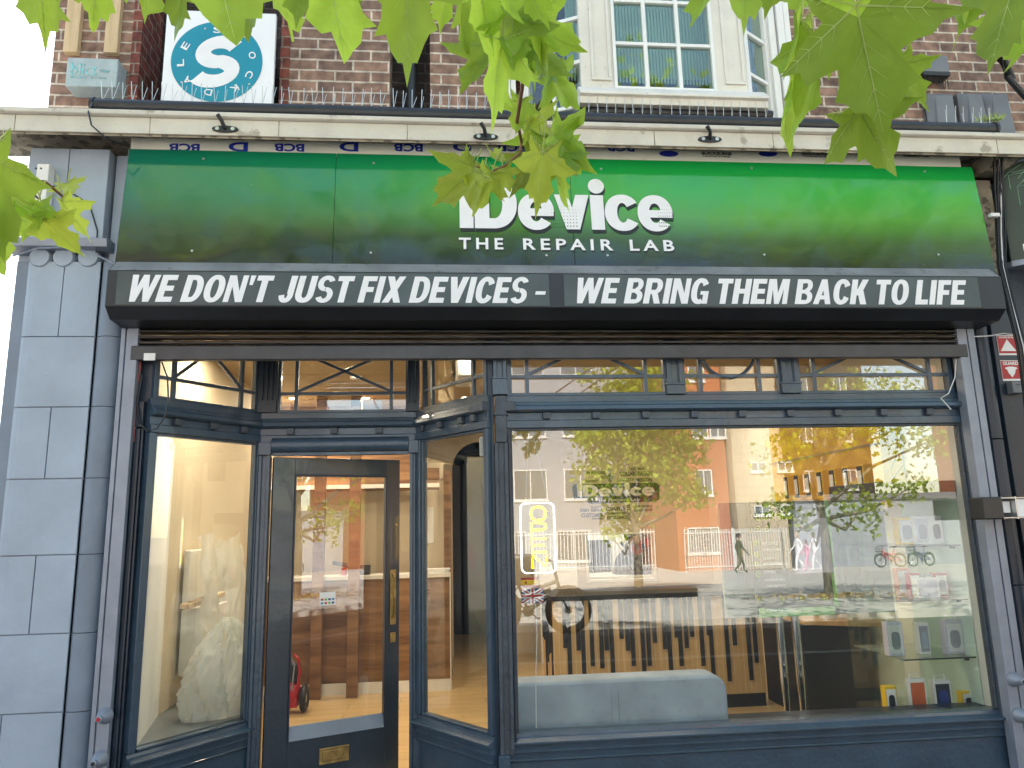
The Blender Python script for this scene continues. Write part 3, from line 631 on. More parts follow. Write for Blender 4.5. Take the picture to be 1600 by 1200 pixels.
b = MB(); b.box(c0.x, c1.x, .06, BY-.002, c0.z+.03, c1.z); b.build('lid', 'plastic_grey', t, bevel=.008)
b = MB(); b.box(c0.x+.004, c1.x-.004, .055, BY-.004, c0.z, c0.z+.028)
for i in range(12): x = c0.x+.01+(c1.x-c0.x-.02)*i/11; b.tube([(x, .08, c0.z), (x+random.uniform(-.01, .01), .09, c0.z-.04-random.uniform(0, .05))], .003, 5)
b.build('gland_row', 'plastic_black', t)
b = MB(); b.tube([(c0.x+.03, .1, c0.z-.03), (c0.x+.02, .12, c0.z-.12), (c0.x+.035, .12, c0.z-.3), (c0.x+.03, .12, 3.95)], .008, 6); b.build('cable', 'cableblk', t)
b = MB(); b.box(c0.x+.008, c0.x+.028, .09, .11, c0.z-.12, c0.z-.05); b.build('cable_tag', 'yellow', t)
b = MB(); random.seed(3)
for cx_ in (1535, 1560, 1548):
    c = at(cx_, 188, -.12)
    for i in range(16):
        a = random.uniform(0, 6.28); L = random.uniform(.02, .07); p = c+Vector((random.uniform(-.05, .05), random.uniform(-.02, .02), 0)); q = p+Vector((math.cos(a)*L, math.sin(a)*L*.5, random.uniform(.01, .06)))
        s_ = Vector((-.008, 0, .002)); b.add([p-s_, p+s_, q], [(0, 1, 2)])
b.build('weed_tuft', pm('weed', (.26, .34, .10), .7, .2, 30), label='small pale weeds growing from the top of the cornice at its right end', cat='weed', recalc=False)
# right-hand cable bundle
random.seed(11)
t = thing('cable_bundle', 'thick bundle of black cables down the wall at the right end of the sign', 'cables', (3.5, -.1, 2.0))
for i in range(11):
    o = random.uniform(-.028, .028); q = random.uniform(-.02, .02); b = MB()
    pts = [at(1549, 222, -.16), at(1551, 300, -.10), at(1554, 370, -.08), at(1556, 420, -.1), at(1566, 470, -.16), at(1586, 545, -.20), at(1598, 640, -.14), at(1606, 800, -.1), at(1625, 1100, -.1)]
    b.tube([p+Vector((o+random.uniform(-.008, .008), q-.05, 0)) for p in pts], random.choice((.004, .005, .007)), 6)
    b.build('cable', 'cableblk' if i not in (3,) else 'cablewht', t, smooth=True)
b = MB(); p = at(1556, 335, -.2); b.box(p.x-.03, p.x+.03, p.y, p.y+.03, p.z-.012, p.z+.012); b.build('cable_tie', 'cablewht', t, bevel=.004)
b = MB(); pts = [at(1522, 526, -.1), at(1545, 525, -.12), at(1568, 521, -.14), at(1583, 523, -.15), at(1594, 530, -.13)]; b.tube(pts, .0035, 6); b.build('white_wire', 'cablewht', smooth=True, label='thin white wire looping from the shutter rail to the red stickers', cat='wire')
b = MB(); pts = [at(1583, 125, -.02), at(1570, 95, -.05), at(1562, 92, -.05), at(1574, 120, -.05), at(1592, 140, -.05), at(1610, 160, -.05)]; b.tube(pts, .02, 8); b.build('thick_cable', 'cableblk', smooth=True, label='thick black cable coiled on the brick at the top right corner', cat='cable')
# alarm siren box on the left pillar head
c0 = at(50, 332, -.17); c1 = at(77, 256, -.17)
t = thing('siren_box', 'small white box with black cables on the left pillar head', 'box', ((c0.x+c1.x)/2, -.1, c0.z))
b = MB(); b.box(c0.x, c1.x, -.17, -.102, c0.z, c1.z); b.build('casing', 'plastic_white', t, bevel=.004)
b = MB(); b.tube([at(79, 290, -.14), at(110, 300, -.105), at(140, 320, -.105), at(152, 360, -.105), at(150, 395, -.12)], .004, 6); b.tube([at(30, 300, -.14), at(55, 305, -.18), at(75, 330, -.12)], .005, 6); b.build('cable', 'cableblk', t)
for px, py in ((56, 263), (64, 263)):
    p = at(px, py, -.172); b = MB(); b.lathe((p.x, 0, p.z), [(.005, -.174), (.005, -.168)], 8, 'y'); b.build('screw', 'plastic_black', t)
b = MB(); b.tube([at(20, 400, -.11), at(60, 388, -.13), at(110, 386, -.14), at(150, 398, -.13), at(182, 414, -.15)], .0045, 6); b.build('grey_cable', 'guide', smooth=True, label='grey cable curving over the roundels of the left pillar', cat='cable')
b = MB(); b.tube([at(146, 160, -.26), at(138, 175, -.3), at(143, 196, -.32), at(165, 215, -.31), at(192, 226, -.24)], .005, 6); b.build('hanging_cable', 'cableblk', smooth=True, label='thin black cable hanging from the left end of the pipe', cat='cable')

# ================================================================== FASCIA SIGN
fx0, fx1 = -1.785, 3.362
fzb, fzt = 2.99, Z_(860, 247, -.12); fyb, fyt = -.19, -.12
def FT(z): return fyb+(fyt-fyb)*(z-fzb)/(fzt-fzb)
def tilt(o):
    O = org(o)
    for v in o.data.vertices: v.co.y += FT(v.co.z+O.z)-fyb
    return o
m, t_, bs = newmat('green sign print and left haze'); N = t_.nodes.new; L = t_.links.new
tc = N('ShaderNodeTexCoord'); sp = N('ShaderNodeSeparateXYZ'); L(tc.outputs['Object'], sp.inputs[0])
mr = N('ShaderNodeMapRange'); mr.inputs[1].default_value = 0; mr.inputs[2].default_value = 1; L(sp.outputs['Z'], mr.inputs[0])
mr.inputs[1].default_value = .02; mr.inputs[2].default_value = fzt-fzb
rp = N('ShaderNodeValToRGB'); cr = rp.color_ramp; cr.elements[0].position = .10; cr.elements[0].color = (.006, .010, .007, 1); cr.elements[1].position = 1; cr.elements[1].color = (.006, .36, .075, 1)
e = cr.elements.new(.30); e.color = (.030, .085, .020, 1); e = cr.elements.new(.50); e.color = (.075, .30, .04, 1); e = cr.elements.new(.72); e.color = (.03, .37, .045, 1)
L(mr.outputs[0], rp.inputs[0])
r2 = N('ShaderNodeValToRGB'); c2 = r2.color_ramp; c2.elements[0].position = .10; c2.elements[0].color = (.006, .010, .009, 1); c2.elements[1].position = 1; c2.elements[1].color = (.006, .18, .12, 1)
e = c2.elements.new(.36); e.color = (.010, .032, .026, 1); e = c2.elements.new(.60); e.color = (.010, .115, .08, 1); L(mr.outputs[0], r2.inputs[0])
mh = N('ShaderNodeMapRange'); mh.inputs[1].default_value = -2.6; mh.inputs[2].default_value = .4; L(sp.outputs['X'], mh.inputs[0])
mx = N('ShaderNodeMixRGB'); L(mh.outputs[0], mx.inputs[0]); L(r2.outputs[0], mx.inputs[1]); L(rp.outputs[0], mx.inputs[2])  # darker teal towards the left: reflection and haze painted into the print colour
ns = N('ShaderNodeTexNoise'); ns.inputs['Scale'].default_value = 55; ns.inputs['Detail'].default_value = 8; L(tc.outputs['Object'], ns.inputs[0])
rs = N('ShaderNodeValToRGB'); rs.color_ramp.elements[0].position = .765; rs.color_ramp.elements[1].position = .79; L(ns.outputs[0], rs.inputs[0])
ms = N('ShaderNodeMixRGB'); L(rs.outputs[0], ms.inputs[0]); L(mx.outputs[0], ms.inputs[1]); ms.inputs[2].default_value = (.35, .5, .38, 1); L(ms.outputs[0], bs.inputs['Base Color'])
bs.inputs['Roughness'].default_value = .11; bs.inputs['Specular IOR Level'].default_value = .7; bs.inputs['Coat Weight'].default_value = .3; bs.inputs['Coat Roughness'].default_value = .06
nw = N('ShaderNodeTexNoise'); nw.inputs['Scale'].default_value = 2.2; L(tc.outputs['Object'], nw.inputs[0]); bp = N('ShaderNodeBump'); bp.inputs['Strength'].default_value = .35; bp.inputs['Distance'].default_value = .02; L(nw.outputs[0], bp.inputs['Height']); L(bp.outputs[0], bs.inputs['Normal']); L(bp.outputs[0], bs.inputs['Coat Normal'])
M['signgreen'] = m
fs = thing('fascia_sign', 'long glossy green to black shop sign with white lettering across the front', 'shop sign', ((fx0+fx1)/2, fyb, fzb))
b = MB(); seam = X_(892, 300, -.15)
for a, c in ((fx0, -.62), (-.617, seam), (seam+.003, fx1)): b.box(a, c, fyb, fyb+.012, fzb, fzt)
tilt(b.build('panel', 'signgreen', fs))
b = MB(); b.box(fx0+.01, fx1-.01, fyb+.013, fyb+.05, fzb, fzt-.02); tilt(b.build('panel_backing', 'plastic_black', fs))
b = MB()
b.box(fx0-.004, fx0, fyb-.002, fyb+.05, fzb, fzt); tilt(b.build('panel_edge', 'guide', fs))
def FX(x, y=330): return X_(x, y, FT(3.35))
def FZ(x, y): 
    z = 3.4
    for _ in range(4): z = Z_(x, y, FT(z))
    return z
za, zb_ = FZ(880, 358.7), FZ(880, 282)
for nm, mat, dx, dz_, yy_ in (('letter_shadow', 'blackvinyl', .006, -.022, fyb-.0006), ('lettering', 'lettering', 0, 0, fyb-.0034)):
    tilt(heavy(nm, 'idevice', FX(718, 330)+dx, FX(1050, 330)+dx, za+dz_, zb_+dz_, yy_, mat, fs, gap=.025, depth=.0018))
b = MB()
for (ca, cb, cx_, w_) in ((862, 900, 0, 0), (1022, 1049, 0, 0)):
    for i in range(9):
        for j in range(7):
            px, py = ca+(cb-ca)*i/8, 354-5.2*j
            if ca > 1000 and (px-1022)/27+ (0 if py > 333 else -.2) < .25: continue
            r = .0042*(1-j/9); p = Vector((FX(px), 0, FZ(px, py))); b.prism([(p.x+r*math.cos(k*math.pi/3), p.z+r*math.sin(k*math.pi/3)) for k in range(6)], fyb-.0066, fyb-.006)
tilt(b.build('halftone_print', pm('halftone green', (.03, .16, .05), .5), fs))
for w_, a, c in (('THE', 717, 786), ('REPAIR', 817, 957), ('LAB', 983, 1052)):
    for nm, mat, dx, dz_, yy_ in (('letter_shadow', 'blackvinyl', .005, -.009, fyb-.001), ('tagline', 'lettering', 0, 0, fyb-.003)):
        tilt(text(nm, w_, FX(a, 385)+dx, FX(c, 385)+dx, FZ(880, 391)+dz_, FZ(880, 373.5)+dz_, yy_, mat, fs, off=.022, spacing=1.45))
for px, py in ((315, 248), (583, 255), (941, 264), (1178, 263), (1451, 268), (302, 392), (580, 395), (853, 399), (948, 399), (1192, 398), (1463, 398)):
    b = MB(); b.lathe((FX(px, py), 0, FZ(px, py)), [(.0, fyb-.006), (.006, fyb-.005), (.008, fyb-.001)], 10, 'y'); tilt(b.build('screw', 'steel', fs, smooth=True))
# faint window vinyl reversed mark is a reflection in the photo: not built
# composite panel strip above the sign
ct = thing('backing_panel', 'pale composite panel strip with blue and black maker print showing above the green sign', 'panel', (.8, -.1, fzt))
b = MB(); b.box(fx0, 3.30, -.105, -.09, fzt-.1, zb2+.06); b.build('panel_strip', pm('pale composite', (.92, .88, .76), .5, .05, 4), ct)
for px in (288, 452, 638, 800, 970):
    c = at(px, 233, -.107); text('upside_down_print', 'BCB', c.x-.085, c.x+.085, c.z-.015, c.z+.035, -.1065, 'blueink', ct, flip=True, off=.03)
for px in (372, 545, 722): c = at(px, 232, -.107); text('upside_down_print', 'D', c.x-.055, c.x+.055, c.z-.018, c.z+.04, -.1065, 'blueink', ct, flip=True, off=.03)
for px in (1120, 1276, 1432): 
    c = at(px, 241, -.107); text('maker_print', 'BLACKBURNS', c.x-.095, c.x+.095, c.z-.006, c.z+.016, -.1065, 'plastic_black', ct, off=.02); text('maker_print', 'COMPOSITE PANEL', c.x-.09, c.x+.09, c.z-.019, c.z-.010, -.1065, 'plastic_black', ct)
for px in (1045, 1200, 1356):
    c = at(px, 240, -.107); b = MB(); b.prism([(c.x+.06*math.cos(k*math.pi/12), c.z+.02*math.sin(k*math.pi/12)) for k in range(24)], -.1075, -.1055); b.build('maker_oval', 'blueink', ct)

# ================================================================== ROLLER SHUTTER
rs_ = thing('roller_shutter', 'dark grey roller shutter rolled almost fully up, with long housing and two side rails', 'shutter', (.76, -.06, 0))
bx0, bx1 = -1.76, 3.28
prof = [(-.02, 3.05), (-.24, 3.05), (-.315, 2.977), (-.318, 2.782), (-.25, 2.727), (-.09, 2.722), (-.02, 2.722)]
b = MB(); b.prism(prof, bx0, bx1, 'x'); b.build('housing', 'box', rs_, bevel=.004)
b = MB()
b.add([(bx0+.01, -.2415, 3.0525), (bx1-.01, -.2415, 3.0525), (bx1-.01, -.3165, 2.9795), (bx0+.01, -.3165, 2.9795)], [(0, 1, 2, 3)])
b.add([(bx0+.01, -.2395, 3.0505), (bx1-.01, -.2395, 3.0505), (bx1-.01, -.3145, 2.9775), (bx0+.01, -.3145, 2.9775)], [(0, 1, 2, 3)]); b.build('housing_lid', 'boxtop', rs_)
b = MB(); ztop, zbr, zbb = 2.722, Z_(800, 540, -.07), Z_(800, 562.5, -.07)
zz = ztop; n = 3; hh = (ztop-zbr)/n
for i in range(n):
    a = ztop-hh*i; pr2 = [(-.066, a), (-.080, a-.006), (-.092, a-hh*.35), (-.092, a-hh*.65), (-.080, a-hh+.008), (-.066, a-hh+.003), (-.060, a-hh+.003), (-.060, a)]
    b.prism(pr2, -1.70, 3.16, 'x')
ms_, t_, bs = newmat('perforated slat'); N = t_.nodes.new; L = t_.links.new; bs.inputs['Base Color'].default_value = (.075, .07, .066, 1); bs.inputs['Metallic'].default_value = .5; bs.inputs['Roughness'].default_value = .4
tc = N('ShaderNodeTexCoord'); nz = N('ShaderNodeTexNoise'); nz.inputs['Scale'].default_value = 30; nz.inputs['Detail'].default_value = 8; mp = N('ShaderNodeMapping'); mp.inputs['Scale'].default_value = (.25, 1, 4); L(tc.outputs['Object'], mp.inputs[0]); L(mp.outputs[0], nz.inputs[0])
rp = N('ShaderNodeValToRGB'); rp.color_ramp.elements[0].color = (.018, .017, .017, 1); rp.color_ramp.elements[1].color = (.10, .092, .085, 1); rp.color_ramp.elements[0].position = .35; rp.color_ramp.elements[1].position = .75; L(nz.outputs[0], rp.inputs[0]); L(rp.outputs[0], bs.inputs['Base Color'])
tr = N('ShaderNodeBsdfTransparent'); mx = N('ShaderNodeMixShader'); mx.inputs[0].default_value = .09; L(bs.outputs[0], mx.inputs[1]); L(tr.outputs[0], mx.inputs[2]); L(mx.outputs[0], t_.nodes['Material Output'].inputs[0])
b.build('slat_curtain', ms_, rs_, smooth=True)
b = MB(); b.prism([(-.098, zbr-.002), (-.104, zbr-.01), (-.104, zbb+.004), (-.098, zbb), (-.06, zbb), (-.06, zbr-.002)], -1.70, 3.165, 'x'); b.build('bottom_rail', 'guide_worn', rs_, bevel=.002)
b = MB(); p = at(225, 562, -.105); b.box(p.x, p.x+.06, -.112, -.1045, p.z-.005, p.z+.035); b.build('rail_label', 'plastic_white', rs_)
gl0, glm, gl1 = X_(189.5, 518, -.10), X_(197.5, 518, -.10), X_(216.5, 518, -.10)
gr0, grm, gr1 = X_(1495, 518, -.10), X_(1510.5, 518, -.10), X_(1522, 518, -.10)
for a, m_, c in ((gl0, glm, gl1), (gr0, grm, gr1)):
    b = MB(); b.box(a, m_-.004, -.10, -.03, .0, 2.721); b.box(m_+.004, c, -.10, -.03, 0, 2.721); b.box(m_-.005, m_+.005, -.088, -.03, 0, 2.72); b.build('side_rail', 'guide', rs_, bevel=.003)
b = MB(); b.box(gl0-.045, gl0-.004, -.02, .05, 0, 2.72); b.box(gr1+.004, rx0-.004, -.02, .05, 0, 2.72); b.build('rail_packer', 'navydark', rs_)
for i, (px, py, l) in enumerate(((165, 1118, 'upper of the two cone-shaped pin locks on the left shutter rail, with a red core'), (157, 1186, 'lower of the two cone-shaped pin locks on the left shutter rail'), (1583, 1061, 'upper of the two cone-shaped pin locks on the right shutter rail'), (1592, 1117, 'lower of the two cone-shaped pin locks on the right shutter rail'))):
    c = at(px, py, -.10); t = thing('pin_lock', l, 'lock', (c.x, -.10, c.z), 'shutter pin locks')
    b = MB(); b.lathe((c.x, 0, c.z), [(.040, -.1015), (.040, -.108), (.034, -.118), (.024, -.15), (.016, -.158), (.016, -.178), (.013, -.180)], 18, 'y'); b.build('lock_cone', 'guide', t, smooth=True)
    b = MB(); b.lathe((c.x, 0, c.z), [(.010, -.1808), (.010, -.1835)], 12, 'y'); b.build('lock_core', 'red' if i == 0 else 'plastic_black', t)
# slogan banners on the housing face
for (xa, xb_, ta, tb, s, l) in ((182, 858, 196, 858, "WE DON'T JUST FIX DEVICES -", 'dark banner reading WE DON\'T JUST FIX DEVICES on the shutter housing'), (881, 1529, 894, 1511, 'WE BRING THEM BACK TO LIFE', 'dark banner reading WE BRING THEM BACK TO LIFE on the shutter housing')):
    yb = -.3195; X0, X1 = X_(xa, 450, yb), X_(xb_, 450, yb); t = thing('slogan_banner', l, 'banner', ((X0+X1)/2, -.318, 2.79))
    b = MB(); b.box(X0, X1, yb-.0012, yb+.0008, 2.789, 2.972); b.build('banner_sheet', 'banner', t)
    xm = (ta+tb)/2; heavy('slogan_lettering', s, X_(ta, 452, yb), X_(tb, 452, yb), Z_(880, 474, yb), Z_(880, 434, yb), yb-.0018, 'lettering', t, slant=.26, gap=.075, depth=.0012, space=.27)
# ================================================================== SHOPFRONT (one thing: frames, panes, stallriser, door)
sf = thing('shopfront', 'navy painted timber shopfront with recessed door, canted side windows and one wide window', 'shopfront', (.76, 0, 0))
A0, A1 = (-1.574, 0), (-1.19, .5)           # left canted glass line
B0, B1 = (-.137, .5), (.228, 0)             # right canted glass line
def ext(p0, p1, Y):
    t = (Y-p0[1])/(p1[1]-p0[1]); return (p0[0]+(p1[0]-p0[0])*t, Y)
DY = .55
PA, PB, PC, PD = ext(A0, A1, -.04), ext(A0, A1, DY), ext(B0, B1, DY), ext(B0, B1, -.04)
PE, PF = (.335, 0), (3.155, 0)
TA, LA = frame2(PA, PB); TB, LB = frame2(PC, PD); TM, LM = frame2((PB[0], DY), (PC[0], DY)); TE, LE = frame2(PE, PF)
zTR = (Z_(800, 562, 0), 2.75)               # transom lights run up behind the rolled shutter
ztb = Z_(850, 619, 0)                        # foot of the transom lights
zhead = Z_(850, 670, 0)                      # head of the big panes
zsill = Z_(900, 1140, 0)
# moulded transom rail : frieze, cornice moulding, dentil band, head rail
def rail(path, nm='transom_rail', out=.0):
    b = MB()
    mould(b, path, [(-.03, ztb), (.012, ztb), (.012, ztb-.036), (.030, ztb-.040), (.034, ztb-.058), (.052, ztb-.064), (.056, ztb-.086), (.042, ztb-.096), (.012, ztb-.100), (.012, ztb-.142), (.026, ztb-.146), (.026, zhead+.004), (-.03, zhead+.004)])
    return b.build(nm, 'navy', sf, bevel=.0015)
rail([PA, PB, PC, PD]); rail([PE, PF])
# dentil blocks
def dentils(T, us):
    for q in us:
        b = MB(); b.T = T; b.box(q-.022, q+.022, .0125, .040, ztb-.138, ztb-.101); b.build('dentil', 'navy_worn', sf, bevel=.002)
dentils(TE, [X_(x, 650)-PE[0] for x in (853, 930, 1007, 1083, 1157, 1232, 1306, 1377, 1448)])
dentils(TA, [.155, .385, .60]); dentils(TM, [.19, .46, .74]); dentils(TB, [.10, .29, .50, .62])
b = MB(); b.T = TE; b.box(-.012, .075, .012, .0585, ztb-.094, ztb-.038); b.build('moulding_end', 'navy_worn', sf, bevel=.006)
b = MB(); b.T = TB; b.box(LB-.11, LB+.01, .012, .0585, ztb-.094, ztb-.038); b.build('moulding_end', 'navy_worn', sf, bevel=.006)

def light_frame(T, p0, p1, xa, xb_, y, off, h=.0, bars_v=(), bar_z=None, diag=None, circ=None, endst=(.03, .03)):
    """one transom light: stiles, bottom rail, glazing bars, pane.  xa,xb_ = opening in u"""
    b = MB(); b.T = T; zb0 = ztb+.001; zt = 2.70
    b.box(xa-endst[0], xa, -.03, .008, zb0, zt); b.box(xb_, xb_+endst[1], -.03, .008, zb0, zt); b.box(xa, xb_, -.03, .008, zb0, zb0+.018)
    b.build('transom_frame', 'navy', sf, bevel=.002)
    b = MB(); b.T = T
    for v in bars_v: b.box(v-.011, v+.011, -.016, .006, zb0+.018, zt)
    if bar_z: b.box(xa, xb_, -.014, .004, bar_z-.010, bar_z+.010)
    if diag:
        va, vb = bars_v; hh = diag
        for s0, s1 in ((va, vb), (vb, va)): b.bar((s0, -.004, bar_z+.01), (s1, -.004, bar_z+.01+hh), .018, .014)
    if circ:
        c, r = circ
        pts = [(c[0]+r*math.cos(k*math.pi/20), -.004, c[1]+r*math.sin(k*math.pi/20)) for k in range(41)]; b.tube(pts, .010, 6, cap=False)
    b.build('glazing_bars', 'navy', sf, bevel=.0015)
    b = MB(); b.T = T; b.box(xa, xb_, -.021, -.017, zb0+.018, zt); b.build('glass_pane', 'glass', sf)
def ue(x, y=600): return X_(x, y)-PE[0]
zbar = Z_(850, 588.5, 0)
light_frame(TE, PE, PF, ue(799.5), ue(1037), 0, 0, bars_v=(ue(823.5), ue(1009)), bar_z=zbar, diag=.33, endst=(.03, .02))
light_frame(TE, PE, PF, ue(1070.5), ue(1216), 0, 0, bars_v=(ue(1095), ue(1187)), bar_z=zbar, circ=((ue(1141), Z_(1141, 547, 0)), .168), endst=(.02, .02))
light_frame(TE, PE, PF, ue(1250.5), ue(1482), 0, 0, bars_v=(ue(1273), ue(1454)), bar_z=zbar, diag=.33, endst=(.02, .03))
uA = lambda x, y: onl(x, y, PA, PB)[0]
uB = lambda x, y: onl(x, y, PC, PD)[0]
light_frame(TA, PA, PB, uA(248, 600), uA(398, 610), 0, 0, bars_v=(uA(272, 600), uA(378, 605)), bar_z=zbar+.01, diag=.40, endst=(.03, .015))
um = lambda x: X_(x, 620, DY)-PB[0]
light_frame(TM, None, None, um(439), um(636), 0, 0, bars_v=(um(463), um(611.5)), bar_z=zbar+.01, diag=.27, endst=(.02, .02))
light_frame(TB, PC, PD, uB(663, 620), uB(756, 600), 0, 0, bars_v=(uB(675, 620), uB(739, 605)), bar_z=zbar+.01, endst=(.012, .03))
def fluted(T, u0, u1, n0, n1, z0, z1, nm='pilaster', mat='navy', base=.07):
    b = MB(); b.T = T; w = u1-u0
    b.box(u0, u1, n0, n1-.012, z0, z1)
    b.box(u0, u0+w*.26, n1-.012, n1, z0+base, z1); b.box(u1-w*.26, u1, n1-.012, n1, z0+base, z1)
    b.box(u0+w*.26, u0+w*.32, n1-.012, n1-.005, z0+base, z1); b.box(u1-w*.32, u1-w*.26, n1-.012, n1-.005, z0+base, z1)
    if base: b.box(u0-.006, u1+.006, n0, n1+.006, z0, z0+base); b.box(u0-.010, u1+.010, n0, n1+.010, z0+base, z0+base+.012)
    return b.build(nm, mat, sf, bevel=.002)
# transom posts of the wide window
fluted(TE, ue(1041), ue(1066), -.03, .030, ztb+.002, 2.70, base=.055); fluted(TE, ue(1220), ue(1246), -.03, .030, ztb+.002, 2.70, base=.055)
# corner posts at door: transom level
b = MB(); b.box(PB[0]-.03, PB[0]+um(434), DY-.03, DY+.03, ztb+.002, 2.7)
for k in range(4): b.box(PB[0]+.004+k*.03, PB[0]+.016+k*.03, DY-.045, DY-.03, ztb+.08, 2.7)
b.build('transom_post', 'navydark', sf, bevel=.003)
b = MB(); b.box(PC[0]-.07, PC[0]+.02, DY-.03, DY+.03, ztb+.002, 2.7)
for k in range(2): b.box(PC[0]-.06+k*.04, PC[0]-.045+k*.04, DY-.045, DY-.03, ztb+.06, 2.7)
b.build('transom_post', 'navydark', sf, bevel=.003)
# main column between the canted window and the wide one
cx0, cx1 = X_(770.5, 565, -.06), X_(790.5, 565, -.06)
ID = lambda p: Vector((p.x, -p.y, p.z))
fluted(ID, cx0, cx1, -.02, .062, ztb+.001, 2.7, base=.09)
b = MB(); b.box(cx0+.006, cx1-.004, -.058, .02, zhead-.08, ztb-.004); b.box(cx0-.004, cx1+.006, -.066, .02, ztb-.118, ztb-.106); b.build('column_block', 'navy_worn', sf, bevel=.003)
fluted(ID, cx0, cx1, -.02, .058, .43, zhead-.082, base=0, mat='navy_worn')
b = MB(); b.box(cx1+.001, PE[0]+.0, -.03, .02, .47, 2.7); b.box(cx1+.004, cx1+.012, -.045, -.03, .47, zhead-.05); b.box(cx0-.032, cx0-.001, -.03, .03, .47, 2.7); b.build('column_side', 'navydark', sf, bevel=.002)
# wide window frame + pane
u0, u1 = ue(803, 671), ue(1485, 664)
u0 = X_(805, 900)-PE[0]; u1 = X_(1524, 880)-PE[0]
b = MB(); b.T = TE
b.box(0.0, u0-.012, -.03, .026, .47, zhead+.002); b.box(u0-.012, u0, -.03, .012, zsill, zhead); b.box(u1, u1+.012, -.03, .012, zsill, zhead); b.box(u1+.012, LE+.02, -.03, .03, .47, zhead+.002)
b.box(u0, u1, -.03, .012, zhead-.010, zhead+.002)
b.build('window_frame', 'navy_worn', sf, bevel=.003)
b = MB(); b.T = TE; b.box(u1+.03, u1+.042, .030, .044, .47, 2.7); b.box(LE+.0, LE+.014, .030, .05, .47, 2.7); b.box(LE-.03, LE+.03, -.03, .03, zhead+.004, 2.7); b.build('edge_bead', 'navydark', sf, bevel=.003)
b = MB(); b.T = TE; b.box(u0, u1, -.006, -.002, zsill, zhead-.01); b.build('glass_pane', 'glass', sf)
def sillrun(path, cap, base=.0):
    zs0 = zsill
    b = MB(); mould(b, path, [(-.06, zs0), (.010, zs0-.004), (.013, zs0-.022), (.024, zs0-.028), (.052, zs0-.040), (.052, zs0-.050), (.028, zs0-.053), (.026, zs0-.086), (.034, zs0-.088), (.034, zs0-.094), (.020, zs0-.097), (.018, zs0-.132), (.024, zs0-.136), (.020, zs0-.142), (-.06, zs0-.142)])
    b.build('sill', 'navy', sf, bevel=.0015)
    b = MB(); mould(b, path, [(-.06, zs0-.143), (.008, zs0-.143), (.008, .0), (-.06, .0)]); b.build('stallriser', 'navy', sf)
sillrun([PE, PF], 1); sillrun([PC, PD], 1); sillrun([PA, PB], 1)
b = MB(); b.box(cx0-.012, PE[0]-.002, -.072, .02, 0, .43); b.build('column_plinth', 'navy', sf, bevel=.003)
# canted windows : frames + panes
def canted(T, L, u0, u1, zz0, nm):
    b = MB(); b.T = T
    b.box(.0, u0-.012, -.03, .022, zsill, zhead+.002); b.box(u0-.012, u0, -.03, .010, zz0, zhead); b.box(u1, u1+.010, -.03, .010, zz0, zhead); b.box(u1+.010, L, -.03, .022, zsill, zhead+.002)
    b.box(u0, u1, -.03, .016, zsill, zz0); b.box(u0, u1, -.03, .012, zhead-.012, zhead+.002)
    b.build('window_frame', 'navy', sf, bevel=.003)
    b = MB(); b.T = T; b.box(u0, u1, -.006, -.002, zz0, zhead-.012); b.build('glass_pane', 'glass', sf)
canted(TA, LA, uA(230, 900), uA(389, 900), zsill+.012, 'a')
canted(TB, LB, uB(662, 900), uB(761, 900), zsill+.012, 'b')
# outer jamb left: moulded strips between rail and canted window
b = MB()
for k, (a, c, n) in enumerate(((-1.680, -1.668, -.07), (-1.666, -1.652, -.055), (-1.650, -1.638, -.062), (-1.636, -1.625, -.05))): b.box(a, c, n, .05, .40, zhead+.02)
b.box(-1.68, -1.61, -.02, .06, 0, 2.7); b.box(-1.68, -1.63, -.055, .05, ztb-.16, ztb-.02); b.build('jamb_moulding', 'navydark', sf, bevel=.002)
b = MB(); b.tube([(-1.665, -.06, 2.66), (-1.66, -.062, 2.5), (-1.672, -.062, 2.4), (-1.668, -.06, 2.1)], .004, 6); b.build('red_wire', 'cablered', label='thin red wire in the left corner of the shopfront under the shutter', cat='wire')
b = MB(); b.tube([at(253, 566, -.06), at(262, 590, -.07), at(263, 625, -.085), at(258, 650, -.09), at(245, 670, -.09), at(231, 674, -.08), at(218, 660, -.07), at(214, 630, -.065), at(222, 585, -.06)], .0045, 6); b.build('wire_loop', 'cableblk', smooth=True, label='black wire hanging in a loop at the top left of the shopfront', cat='wire')
b = MB(); b.tube([at(1494, 560, -.06), at(1492, 590, -.08), at(1482, 615, -.085), at(1470, 622, -.08), at(1486, 640, -.08)], .003, 6); b.build('wire_loop', 'cablewht', smooth=True, label='thin pale wire hanging at the top right corner of the shopfront', cat='wire')
# door surround
dl0, dl1 = PB[0], X_(425, 720, DY-.03); dr0, dr1 = X_(640, 800, DY-.03), X_(655, 800, DY-.03)
IDd = lambda p: Vector((p.x, DY-p.y, p.z))
ztr0, ztr1 = Z_(530, 706, DY), Z_(530, 684, DY)
fluted(IDd, dl0+.006, dl1-.012, -.03, .035, .02, ztr0-.02, 'door_post', 'navy', base=0); fluted(IDd, dr0+.0, dr1+.012, -.03, .035, .02, ztr0-.02, 'door_post', 'navy', base=0)
b = MB(); b.box(dl0+.004, dl1-.006, DY-.05, DY+.02, ztr0-.018, zhead+.004); b.box(dr0-.006, dr1+.014, DY-.05, DY+.02, ztr0-.018, zhead+.004); b.build('post_block', 'navy', sf, bevel=.003)
b = MB(); n = 10; rr = (ztr1-ztr0)/2; zc_ = (ztr1+ztr0)/2
b.prism([(DY-.02-.035*math.sin(math.pi*i/n), zc_+rr*math.cos(math.pi*i/n)) for i in range(n+1)]+[(DY+.02, ztr0), (DY+.02, ztr1)], dl1-.005, dr0+.003-.01, 'x'); b.build('door_head_roll', 'navy', sf, smooth=True)
